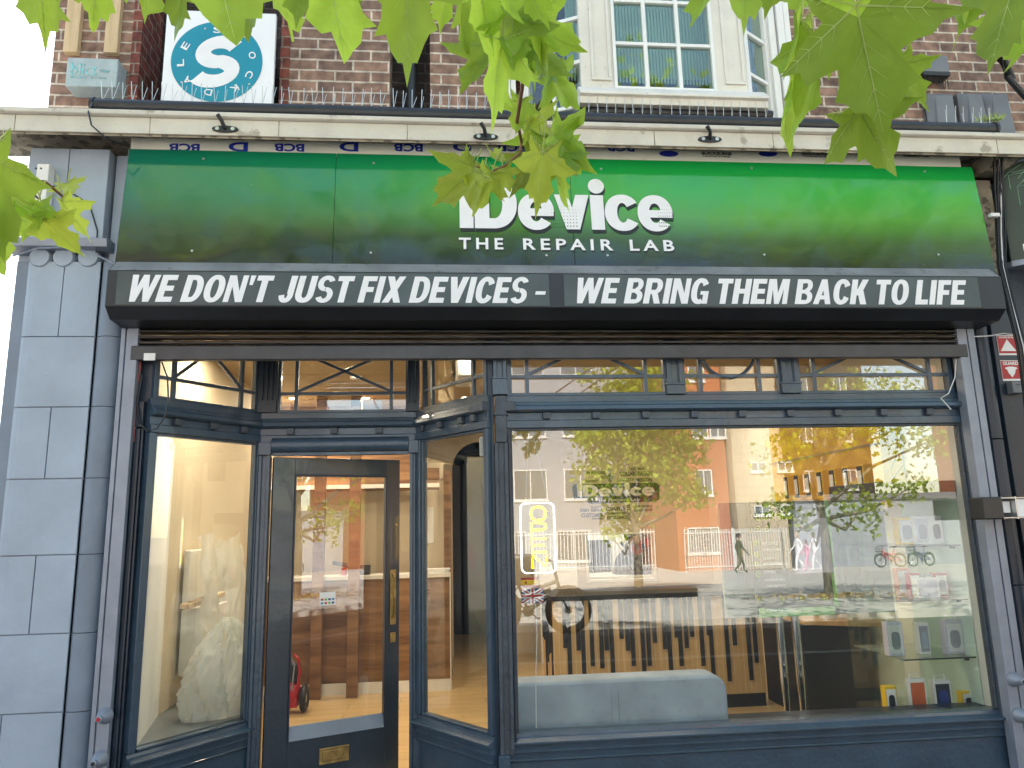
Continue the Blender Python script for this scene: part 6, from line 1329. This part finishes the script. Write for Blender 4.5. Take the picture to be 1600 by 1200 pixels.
far_building('white_building', 'low white rendered building behind the pink bicycle, mirrored at the right', cxb+.3, cx1_+8.7, DD-1, 2.6, 'greywall', [])
far_building('long_terrace', 'brown brick terrace far along the street, mirrored in the canted windows', 34, 60, 9, 11, 'brick', grid([36, 40, 44, 48], [1.5, 4.8, 8]))
far_building('left_terrace', 'brown brick terrace across the street to the left', -34, -6, 24, 12, 'brick', grid([-30, -26, -22, -18, -14, -10], [1.5, 4.8, 8]))
def fence(label, x0, x1, Y, z0, h, mat, step=.14):
    t = thing('railing_fence', label, 'fence', ((x0+x1)/2, Y, z0)); b = MB(); x = x0
    while x < x1: b.box(x, x+.045, Y-.012, Y+.012, z0+.08, z0+h); x += step
    b.build('pickets', mat, t)
    for z in (z0+.25, z0+h-.2): b = MB(); b.box(x0, x1, Y+.013, Y+.05, z, z+.05); b.build('rail', mat, t)
    x = x0
    while x < x1+.1: b = MB(); b.box(x-.04, x+.04, Y-.06, Y+.013-.001, z0, z0+h+.05); b.build('post', mat, t); x += 2.6
fence('pale railings before the orange and cream buildings, mirrored in the wide window', ox0-.4, mir(1232, 850, 34).x, -34, -.95, 2.15, 'winframe')
fence('pale railings before the rendered building, mirrored left in the wide window', .5, ox0-.9, -38, -1.0, 2.3, 'winframe', .2)
b = MB(); p0, p1 = mir(880, 936, 12.2), mir(1092, 936, 12.2); b.box(p0.x-.2, p1.x, -12.8, -12.2, -.05, .17); b.build('planter_edge', 'blackpaint', label='long low black planter edge on the pale paving, mirrored in the wide window', cat='planter', bevel=.02)
# leaf-cluster trees
def leafmat(n, c, tc, var=.35, glow=.4, rough=.45):
    m = bpy.data.materials.new(n); m.use_nodes = True; t = m.node_tree; N = t.nodes.new; L = t.links.new; b = t.nodes['Principled BSDF']
    ge = N('ShaderNodeNewGeometry'); rp = N('ShaderNodeValToRGB'); rp.color_ramp.elements[0].color = tuple(x*(1-var) for x in c)+(1,); rp.color_ramp.elements[1].color = (min(1, c[0]*(1+var*1.2)), min(1, c[1]*(1+var)), c[2], 1)
    L(ge.outputs['Random Per Island'], rp.inputs[0]); nz = N('ShaderNodeTexNoise'); nz.inputs['Scale'].default_value = 38; nz.inputs['Detail'].default_value = 5; tc_ = N('ShaderNodeTexCoord'); L(tc_.outputs['Object'], nz.inputs[0])
    r2 = N('ShaderNodeValToRGB'); r2.color_ramp.elements[0].position = .35; r2.color_ramp.elements[0].color = (.72, .76, .6, 1); r2.color_ramp.elements[1].position = .7; L(nz.outputs[0], r2.inputs[0])
    mu = N('ShaderNodeMixRGB'); mu.blend_type = 'MULTIPLY'; mu.inputs[0].default_value = 1; L(rp.outputs[0], mu.inputs[1]); L(r2.outputs[0], mu.inputs[2]); L(mu.outputs[0], b.inputs['Base Color'])
    b.inputs['Roughness'].default_value = rough; b.inputs['Specular IOR Level'].default_value = .35
    tl = N('ShaderNodeBsdfTranslucent'); rt = N('ShaderNodeValToRGB'); rt.color_ramp.elements[0].color = tuple(x*.6 for x in tc)+(1,); rt.color_ramp.elements[1].color = tuple(tc)+(1,); L(ge.outputs['Random Per Island'], rt.inputs[0]); L(rt.outputs[0], tl.inputs[0])
    bp = N('ShaderNodeBump'); bp.inputs['Strength'].default_value = .5; bp.inputs['Distance'].default_value = .004; L(nz.outputs[0], bp.inputs['Height']); L(bp.outputs[0], b.inputs['Normal'])
    mx = N('ShaderNodeMixShader'); mx.inputs[0].default_value = glow; L(b.outputs[0], mx.inputs[1]); L(tl.outputs[0], mx.inputs[2]); L(mx.outputs[0], t.nodes['Material Output'].inputs[0]); return m
M['leaf'] = leafmat('plane leaf', (.25, .42, .05), (.74, .92, .10), .38, .45)
M['leafvein'] = leafmat('leaf vein', (.52, .62, .24), (.8, .9, .3), .1, .4)
M['leafyoung'] = leafmat('young leaf', (.34, .42, .05), (.70, .78, .10), .3, .5)
M['fartree'] = leafmat('street tree leaf', (.36, .46, .05), (.6, .7, .06), .5, .35)
def leafquad(b, c, r):
    a = Vector((random.gauss(0, 1), random.gauss(0, 1), random.gauss(0, .7))).normalized(); d = a.orthogonal().normalized(); e = a.cross(d)
    t_ = random.uniform(0, 6.28); u_ = d*math.cos(t_)+e*math.sin(t_); v_ = a.cross(u_)
    b.add([c-u_*r, c-v_*r*.55+u_*r*.1, c+u_*r, c+v_*r*.55+u_*r*.1], [(0, 1, 2, 3)])
def street_tree(label, base, blobs, n, rleaf, seed):
    random.seed(seed); t = thing('street_tree', label, 'tree', base); bx_, by_, bz_ = base
    top = max(z for (_, _, z, _) in blobs)
    b = MB(); b.tube([(bx_, by_, bz_-.05), (bx_+.03, by_, bz_+1.2), (bx_-.05, by_, bz_+2.4), (bx_+.05, by_, top)], [.12, .095, .075, .03], 10)
    for (x, y, z, r) in blobs: b.tube([(bx_, by_, max(bz_+1.6, z-1.4)), ((bx_+x)/2, (by_+y)/2, z-.5), (x, y, z)], [.05, .035, .012], 6)
    b.build('trunk', 'bark', t, smooth=True)
    b = MB()
    for (x, y, z, r) in blobs:
        for k in range(int(n*r*r)):
            d = Vector((random.gauss(0, 1), random.gauss(0, 1), random.gauss(0, 1))).normalized(); q = r*(random.random()**.45)*(1+.35*math.sin(5*d.x+3*d.z+x)*math.cos(4*d.y)); c = Vector((x, y, z))+Vector((d.x*q, d.y*q, d.z*q*.8))
            leafquad(b, c, rleaf*random.uniform(.6, 1.3))
    b.build('crown', 'fartree', t, recalc=False)
D1 = 14.5; tb = mir(998, 925, D1); tb.z = tz(-D1)
B_ = lambda x, y, D, r: (*mir(x, y, D), r)
street_tree('bright green street tree rooted in dry litter, mirrored in the middle of the wide window', tuple(tb), [B_(985, 705, D1, 1.25), B_(1040, 745, D1, .95), B_(940, 745, D1, .85), B_(975, 800, D1+.3, .7), B_(1085, 775, D1, .5), B_(1020, 660, D1, 1.3), B_(930, 680, D1, .8), B_(1000, 600, D1, 1.6), B_(955, 835, D1, .35), B_(1075, 700, D1+.5, .6)], 800, .085, 5)
D2 = 11.0; tb2 = mir(1297, 925, D2); tb2.z = 0
street_tree('darker street tree mirrored behind the poster and golden display', tuple(tb2), [B_(1230, 700, D2, .7), B_(1215, 790, D2, .45), B_(1350, 790, D2, .75), B_(1310, 640, D2, 1.3), B_(1425, 760, D2, .5), B_(1450, 690, D2, .7), B_(1260, 815, D2, .35), B_(1380, 640, D2, 1.2)], 430, .07, 6)
street_tree('street tree to the right, mirrored through the open door glass', (12.5, -9.2, 0), [(11.6, -9.4, 3.6, 1.3), (12.9, -9.0, 4.4, 1.4), (12.2, -9.2, 5.6, 1.5), (13.5, -9.3, 3.1, .9), (11.2, -8.9, 2.5, .7)], 330, .08, 7)
street_tree('street tree farther right along the kerb', (19, -8.8, 0), [(18.4, -8.8, 4.4, 1.7), (19.8, -8.9, 5.2, 1.7), (19, -8.8, 6.6, 1.6)], 150, .11, 8)
random.seed(4)
for nm, c0, l in (('a', tb, 'dry leaf litter around the foot of the middle street tree'), ('b', tb2, 'dry leaf litter around the foot of the darker street tree')):
    b = MB()
    for k in range(420): a = random.uniform(0, 6.28); r_ = random.gauss(0, .55); leafquad(b, Vector((c0.x+r_*math.cos(a)*1.5, c0.y+r_*math.sin(a)*.5, tz(c0.y)+.02+abs(random.gauss(0, .03)))), .04)
    b.build('leaf_litter', 'straw', label=l, cat='leaf litter', kind='stuff', recalc=False)
# bicycles
def bicycle(label, paint, scale=1, basket=False, loc=(0, 0, 0), rz=0, fat=.035):
    t = thing('electric_bicycle', label, 'bicycle', (0, 0, 0)); V = Vector
    def wheel(x):
        b = MB(); b.torus((x, 0, .33), .30, fat, 'y', 36, 8); w = b.build('wheel', 'rubber', t, smooth=True)
        b = MB(); b.torus((x, 0, .33), .262, .012, 'y', 32, 6); b.build('rim', 'steel', w, smooth=True)
        b = MB()
        for k in range(16): a = k*math.pi/8; b.tube([(x, .02 if k % 2 else -.02, .33), (x+.26*math.cos(a), 0, .33+.26*math.sin(a))], .0022, 4)
        b.lathe((x, 0, .33), [(.045, -.05), (.06, 0), (.045, .05)], 12, 'y'); b.build('spokes', 'steel', w)
    wheel(-.52); wheel(.55)
    b = MB(); hd1, hd2 = V((.36, 0, .92)), V((.42, 0, .66)); bb = V((-.06, 0, .33)); st = V((-.24, 0, .82))
    for a, c, r_ in ((bb, hd2, .034), (bb, st, .022), (st.lerp(bb, .5), hd1.lerp(hd2, .6), .028), (bb, V((-.52, .05, .33)), .014), (bb, V((-.52, -.05, .33)), .014), (st.lerp(bb, .25), V((-.52, .05, .33)), .011), (st.lerp(bb, .25), V((-.52, -.05, .33)), .011), (hd1, hd2, .026)): b.tube([a, c], r_, 8)
    b.build('frame', paint, t, smooth=True)
    b = MB()
    for s in (-.055, .055): b.tube([V((.42, s, .66)), V((.46, s, .5)), V((.55, s, .33))], .016, 6)
    b.tube([V((.42, -.055, .66)), V((.42, .055, .66))], .018, 6); b.build('fork', 'plastic_black', t, smooth=True)
    b = MB(); b.tube([hd1, V((.33, 0, 1.04))], .016, 8); b.tube([V((.24, -.31, 1.08)), V((.32, -.2, 1.06)), V((.34, 0, 1.04)), V((.32, .2, 1.06)), V((.24, .31, 1.08))], .013, 6); b.build('handlebar', 'plastic_black', t, smooth=True)
    b = MB(); b.tube([st, V((-.27, 0, .95))], .013, 6); b.ell((-.28, 0, .98), .14, .075, .035, 12, 8); b.build('saddle', 'plastic_black', t, smooth=True)
    b = MB(); b.lathe((-.06, 0, .33), [(.08, -.025), (.085, 0), (.08, .025)], 14, 'y'); b.tube([(-.06, -.05, .33), (.07, -.09, .22)], .010, 6); b.tube([(-.06, .05, .33), (-.19, .09, .44)], .010, 6); b.box(.04, .12, -.13, -.07, .2, .22); b.box(-.24, -.16, .07, .13, .43, .45); b.build('crank', 'plastic_black', t)
    b = MB(); b.box(-.2, .3, -.035, .035, .50, .58); b.v[-8:] = [V((p.x, p.y, p.z+(p.x)*.35)) for p in b.v[-8:]]; b.build('battery', 'plastic_black', t, bevel=.01)
    b = MB(); b.torus((-.52, 0, .33), .36, .012, 'y', 16, 5, math.radians(20), math.radians(160)); b.torus((.55, 0, .33), .36, .012, 'y', 12, 5, math.radians(40), math.radians(150)); b.build('mudguard', 'plastic_black', t)
    if basket:
        b = MB()
        for z in (.78, .86, .94, 1.0): b.add([], []); [b.tube([(.44, -.15, z), (.72, -.15, z), (.72, .15, z), (.44, .15, z), (.44, -.15, z)], .006, 5)]
        for x, y in ((.44, -.15), (.58, -.15), (.72, -.15), (.72, 0), (.72, .15), (.58, .15), (.44, .15)): b.tube([(x, y, .76), (x, y, 1.0)], .005, 5)
        b.box(.44, .72, -.15, .15, .755, .765); b.build('basket', 'plastic_black', t)
    if fat > .05: b = MB(); b.box(-.55, .05, -.22, .22, .72, 1.18); b.build('cargo_bag', 'plastic_black', t, bevel=.05)
    t.location = loc; t.rotation_euler.z = rz; t.scale = (scale,)*3; return t
q = atz(880, 988, 0)
bicycle('black fat-tyred electric bicycle, mirrored under the flags', 'plastic_black', loc=(mir(832, 960, q.y).x, -q.y, 0), rz=.12, fat=.06)
q = mir(1392, 880, 33); bicycle('red electric bicycle with front basket, mirrored left of the glass cabinet', 'magenta', loc=(q.x, -33, tz(-33)), rz=math.pi, basket=True)
q = mir(1440, 880, 33); bicycle('purple and white electric bicycle standing behind the red one', 'flagblue', loc=(q.x+.2, -33.3, tz(-33.3)), rz=math.pi-.2, basket=True)
# passers-by
for (px, top, legs, hm, l, rz) in ((1157, 'greycloth', 'olive', ('hair', False), 'person in a grey top and olive trousers walking by the fence, mirrored', math.radians(90)), (1249, 'pinkcloth', 'whitecloth', ('straw', True), 'person in a pink top walking, mirrored over the poster', math.radians(-90)), (1262, 'whitecloth', 'pinkcloth', ('hair', True), 'smaller person in white between the two other walkers, mirrored', math.radians(-90)), (1275, 'orangecloth', 'whitecloth', ('hair', True), 'person in a coral top walking behind the pink one, mirrored', math.radians(-90))):
    q = mir(px, 880, 30); person(l, (q.x, -30, tz(-30)), rz, top, legs, hm, sc=1.0 if px != 1262 else .8)

# ================================================================== THE PLANE TREE OVERHEAD
HALF = [(0.0, -.02), (.06, -.06), (.17, -.12), (.30, -.12), (.47, -.25), (.42, -.08), (.36, .04), (.46, .07), (.56, .09), (.64, .19), (.90, .32), (.72, .36), (.60, .43), (.44, .40), (.29, .42), (.31, .54), (.40, .68), (.29, .72), (.23, .82), (.12, .87), (.07, .97), (0, 1.12)]
OUT = HALF+[(-x, y) for x, y in HALF[-2:0:-1]]
VEINS = [(0, 1.08), (.85, .31), (-.85, .31), (.45, -.23), (-.45, -.23)]
random.seed(99)
def add_leaf(b, base, tip, roll, curl=.25, wid=1.0, veins=True):
    base, tip = Vector(base), Vector(tip); d = tip-base; Ln = d.length; d.normalize()
    view = ((base+tip)/2-CAM).normalized(); lat = d.cross(view).normalized(); nrm = lat.cross(d).normalized()
    r_ = math.radians(roll); lat, nrm = lat*math.cos(r_)+nrm*math.sin(r_), nrm*math.cos(r_)-lat*math.sin(r_)
    jit = [random.uniform(.93, 1.07) for _ in OUT]; ph = random.uniform(0, 6.28); asym = random.uniform(-.12, .12); fold = random.uniform(.05, .35)*curl*2; droop = random.uniform(.3, 1.2)*curl; wv = random.uniform(.02, .05)
    def P(x, y):
        x2 = x*wid*(1+asym*(1 if x > 0 else -1)); rr = math.hypot(x, y)
        h = -fold*abs(x)*.9 - droop*rr*rr*.55 + wv*math.sin(ph+9*math.atan2(x, y+.2)+4*rr)*rr*1.6
        return base+(lat*x2+d*y+nrm*h)*Ln
    c0 = (0, .10); rings = [.22, .45, .70, .88, 1.0]; vs = [P(*c0)]; n = len(OUT)
    for k in rings:
        for i, (x, y) in enumerate(OUT):
            j_ = jit[i] if k > .8 else 1
            vs.append(P(c0[0]+(x*j_-c0[0])*k, c0[1]+(y*j_-c0[1])*k))
    fs = [(0, 1+i, 1+(i+1) % n) for i in range(n)]
    for q in range(len(rings)-1):
        o_ = 1+q*n; fs += [(o_+i, o_+n+i, o_+n+(i+1) % n, o_+(i+1) % n) for i in range(n)]
    b.m = 0; b.add(vs, fs)
    if veins:
        b.m = 1
        def vein(p0, p1, w0):
            m_ = 7; prev = None
            for s_ in (1, -1):
                L_ = []
                for k in range(m_+1):
                    f = k/m_; x = p0[0]+(p1[0]-p0[0])*f; y = p0[1]+(p1[1]-p0[1])*f; dx, dy = p1[0]-p0[0], p1[1]-p0[1]; q = math.hypot(dx, dy); w = w0*(1-.8*f); ox, oy = -dy/q*w, dx/q*w
                    off = nrm*(.007*s_*Ln); L_ += [P(x+ox, y+oy)+off, P(x-ox, y-oy)+off]
                b.add(L_, [(2*k, 2*k+1, 2*k+3, 2*k+2) for k in range(m_)])
        for vx, vy in VEINS:
            vein((0, 0), (vx*.96, vy*.96), .009)
            for f in (.28, .45, .62, .78):
                for sd_ in (-1, 1):
                    x, y = vx*f, vy*f; a = math.atan2(vy, vx)+sd_*math.radians(42); q = (.30 if vx == 0 else .2)*(1.05-f*.8); vein((x, y), (x+q*math.cos(a), y+q*math.sin(a)), .0035)
        b.m = 0
LV = [  # base px, tip px, distance, roll, curl, width, young
 (58, -62, 68, 66, 1.25, 15, .2, .75, 0), (150, -72, 153, 42, 1.3, -35, .3, .8, 0), (330, -100, 365, 64, 1.12, 8, .15, .95, 0), (278, -45, 283, 58, 1.3, -50, .3, .8, 0), (232, -60, 216, 28, 1.35, 30, .4, .8, 0),
 (432, -50, 442, 64, 1.35, 50, .5, .8, 0), (398, -25, 404, 56, 1.45, -60, .5, .8, 0), (508, -70, 532, 98, 1.2, 15, .3, .72, 0), (468, -50, 470, 38, 1.3, -25, .4, .8, 0), (588, -45, 600, 24, 1.35, 40, .4, .8, 0),
 (634, -80, 638, 113, 1.02, -8, .15, .72, 0), (598, -20, 608, 88, 1.25, 60, .4, .7, 0), (702, -35, 692, 46, 1.3, -30, .4, .8, 0), (552, -50, 560, 30, 1.3, -20, .3, .9, 0),
 (748, -62, 757, 66, 1.45, 30, .4, .75, 0), (785, -30, 768, 80, 1.55, -30, .5, .7, 0), (722, -10, 720, 74, 1.6, 50, .5, .7, 0), (812, -50, 850, 36, 1.5, 10, .4, .8, 0), (770, -60, 800, 30, 1.4, 40, .3, .9, 0),
 (785, 62, 757, 194, 1.55, 38, .35, .55, 0), (768, 68, 733, 150, 1.7, -40, .4, .7, 0), (802, 20, 792, 122, 1.6, 15, .4, .6, 0), (820, 55, 838, 126, 1.7, -25, .4, .9, 0), (828, 35, 896, 78, 1.65, 20, .4, .7, 0), (812, 70, 885, 122, 1.75, 40, .4, .7, 0), (835, 55, 862, 120, 1.7, -45, .4, .7, 0),
 (858, 118, 906, 168, 1.85, -20, .35, .7, 0), (858, 116, 884, 92, 1.85, 30, .4, .9, 0), (815, 156, 806, 208, 1.95, 5, .25, .75, 0), (812, 192, 845, 196, 2.1, 30, .5, .8, 1), (826, 198, 856, 236, 2.1, 35, .4, .9, 1),
 (845, 212, 850, 262, 2.1, -30, .4, 1.0, 0), (862, 212, 912, 264, 2.05, 30, .4, .9, 0), (862, 222, 902, 232, 2.1, -20, .5, .9, 0), (848, 236, 836, 328, 1.9, 8, .3, .62, 1), (868, 240, 866, 322, 2.1, 62, .5, .5, 0), (838, 244, 812, 298, 2.1, -25, .4, .8, 1), (866, 226, 888, 284, 2.1, 50, .4, .8, 0),
 (742, 262, 690, 313, 1.9, -15, .3, .75, 1), (735, 252, 704, 244, 2.1, 30, .5, .7, 1), (768, 270, 738, 328, 1.95, 20, .35, .75, 1), (785, 264, 796, 300, 2.05, 10, .3, .9, 1), (758, 262, 732, 270, 2.1, 40, .4, .9, 1), (776, 250, 780, 240, 2.2, 0, .4, .8, 1),
 (1162, -78, 1153, 52, 1.2, 30, .3, .62, 0), (1118, -62, 1094, 46, 1.25, -45, .3, .6, 0), (1338, 8, 1376, 196, 1.0, 4, .22, .80, 0), (1272, 55, 1254, 202, 1.08, -40, .35, .62, 0), (1250, 45, 1218, 228, 1.12, 76, .3, .6, 0), (1342, 168, 1386, 256, 1.08, 15, .35, .80, 0),
 (1404, 98, 1440, 168, 1.35, 35, .5, .7, 0), (1398, 108, 1412, 160, 1.4, -40, .4, .8, 0), (1300, -52, 1326, 34, 1.25, 20, .3, .9, 0), (1262, -55, 1250, 26, 1.35, -30, .3, .9, 0), (1400, -62, 1420, 30, 1.3, 25, .3, .9, 0), (1216, -48, 1198, 10, 1.45, 10, .3, .9, 0), (1352, -60, 1380, 42, 1.2, -40, .3, .9, 0),
 (1588, -36, 1540, 112, 1.12, 15, .25, .62, 0), (1625, -10, 1590, 120, 1.2, -25, .3, .7, 0), (1534, -40, 1490, 64, 1.25, 70, .3, .6, 0), (1560, -60, 1512, 58, 1.3, -40, .3, .6, 0),
 (-28, 240, 4, 398, 1.15, 8, .2, .6, 0), (-20, 262, 46, 286, 1.25, -25, .3, .75, 0), (28, 300, 12, 362, 1.45, 30, .4, .8, 0), (58, 318, 44, 378, 1.5, -35, .5, .8, 0), (68, 342, 128, 404, 1.5, 15, .35, .55, 1), (97, 314, 130, 374, 1.6, 45, .5, .6, 1), (52, 330, 84, 366, 1.55, -10, .4, .8, 1), (106, 286, 118, 306, 1.7, 0, .3, .9, 1), (20, 322, 60, 330, 1.45, 20, .4, .9, 0), (-20, 330, -2, 420, 1.2, 30, .3, .8, 0), (10, 300, 50, 322, 1.35, 60, .3, .8, 0)]
ROOT = Vector((-5.9, -4.3, 0))
pt = thing('plane_tree', 'plane tree with large bright leaves hanging over the top of the shopfront', 'tree', tuple(ROOT))
b = MB(); b.tube([ROOT+Vector((0, 0, -.05)), ROOT+Vector((.05, .02, 1.5)), ROOT+Vector((.2, 0, 3.2)), ROOT+Vector((.5, 0, 5.0)), ROOT+Vector((.9, .1, 7.5)), ROOT+Vector((1.0, .2, 10))], [.30, .24, .21, .17, .11, .04], 16); b.build('trunk', 'bark', pt, smooth=True)
limbs = [[ROOT+Vector((.3, 0, 3.8)), (-3.5, -4.0, 5.2), (-1.0, -3.8, 5.6), (1.5, -3.6, 5.4), (4.5, -3.6, 5.0)], [ROOT+Vector((.4, 0, 4.6)), (-3.6, -5.5, 6.5), (.5, -6.0, 7.2), (5.5, -6.2, 7.0)], [ROOT+Vector((.3, 0, 4.2)), (-3.5, -2.4, 5.6), (-.5, -2.1, 6.2), (3.0, -2.0, 6.6)], [ROOT+Vector((.3, 0, 3.4)), (-2.8, -3.4, 4.0), (-1.6, -3.1, 3.6)]]
for l_ in limbs: b = MB(); b.tube(l_, [.13, .08, .055, .035, .015][:len(l_)], 8); b.build('limb', 'bark', pt, smooth=True)
twigs = [[(1.2, -3.6, 5.45), tuple(ond(800, -160, 1.5)), tuple(ond(800, -20, 1.6)), tuple(ond(812, 70, 1.75)), tuple(ond(817, 130, 1.85)), tuple(ond(808, 190, 1.95)), tuple(ond(815, 222, 2.1)), tuple(ond(812, 240, 2.1)), tuple(ond(790, 258, 2.05)), tuple(ond(768, 268, 2.0)), tuple(ond(745, 260, 1.95))],
         [(4.2, -3.6, 5.0), tuple(ond(1360, -220, 1.2)), tuple(ond(1345, -60, 1.1)), tuple(ond(1338, 8, 1.02)), tuple(ond(1352, 110, 1.06)), tuple(ond(1342, 168, 1.09))],
         [(-.8, -3.8, 5.6), tuple(ond(420, -260, 1.3)), tuple(ond(380, -110, 1.25)), tuple(ond(330, -100, 1.14))], [(-.8, -3.8, 5.6), tuple(ond(560, -220, 1.3)), tuple(ond(600, -110, 1.2)), tuple(ond(634, -80, 1.06)), tuple(ond(748, -62, 1.4))],
         [(-1.6, -3.1, 3.6), tuple(ond(-120, 240, 1.4)), tuple(ond(-20, 270, 1.4)), tuple(ond(30, 282, 1.5)), tuple(ond(70, 284, 1.55)), tuple(ond(97, 306, 1.6))], [(4.4, -3.6, 5.0), tuple(ond(1640, -200, 1.3)), tuple(ond(1590, -40, 1.2))], [(-2.0, -3.9, 5.4), tuple(ond(120, -200, 1.4)), tuple(ond(60, -66, 1.3))]]
for l_ in twigs: b = MB(); n = len(l_); b.tube(l_, [.0055*(1-i/n)+.0018 for i in range(n)], 7); b.build('twig', 'twig', pt, smooth=True)
b = MB()
for (x0_, y0_, x1_, y1_, ds, ro, cu, wd, yg) in LV:
    p = ond(x0_, y0_, ds); dv = ((x1_-x0_), (y1_-y0_)); q = p-(ond(x1_, y1_, ds)-p)*random.uniform(.25, .45)+Vector((random.uniform(-.01, .01), .01, .03)); b.tube([p+Vector((0, 0, -.002)), p.lerp(q, .5)+Vector((0, 0, .006)), q], [.0014, .0015, .002], 5)
stalks = b
random.seed(12)
for yg, mt, nm in ((0, ['leaf', 'leafvein'], 'foliage'), (1, ['leafyoung', 'leafvein'], 'young_foliage')):
    b = MB()
    if yg == 0: mt.append('petiole'); b.m = 2; b.add(stalks.v, stalks.f); b.m = 0
    for (x0_, y0_, x1_, y1_, ds, ro, cu, wd, y_) in LV:
        if y_ == yg: add_leaf(b, ond(x0_, y0_, ds), ond(x1_, y1_, ds*random.uniform(.97, 1.06)), ro, cu, wd)
    b.build(nm, mt, pt, smooth=True, recalc=False)
def inframe(p):
    v = p-CAM; z = v.dot(FW)
    if z <= .05: return False
    x, y = 800+F*v.dot(RT)/z, 600+F*v.dot(DN)/z; return -60 < x < 1660 and -90 < y < 1260
b = MB(); random.seed(31); k = 0
clus = []
for _ in range(95): yq = random.uniform(-7.6, -2.2); clus.append((random.uniform(-6.5, 9.5), yq, 3.6-yq*.52+random.uniform(-.5, 1.6)))
while k < 5200:
    c = random.choice(clus); p = Vector((random.gauss(c[0], .45), random.gauss(c[1], .4), random.gauss(c[2], .32)))
    if inframe(p) or p.y > -.9: continue
    r_ = random.uniform(.07, .13); a = Vector((random.gauss(0, .6), random.gauss(0, .6), 1)).normalized(); u_ = a.orthogonal().normalized(); t_ = random.uniform(0, 6.28); v_ = a.cross(u_); u_, v_ = u_*math.cos(t_)+v_*math.sin(t_), v_*math.cos(t_)-u_*math.sin(t_)
    pts = [(0, -.3), (.5, -.45), (.35, 0), (.85, .25), (.35, .4), (0, 1.05), (-.35, .4), (-.85, .25), (-.35, 0), (-.5, -.45)]
    b.add([p+u_*x*r_+v_*y*r_-a*abs(x)*r_*.2 for x, y in pts], [tuple(range(10))]); k += 1
b.build('upper_foliage', 'leaf', pt, recalc=False)
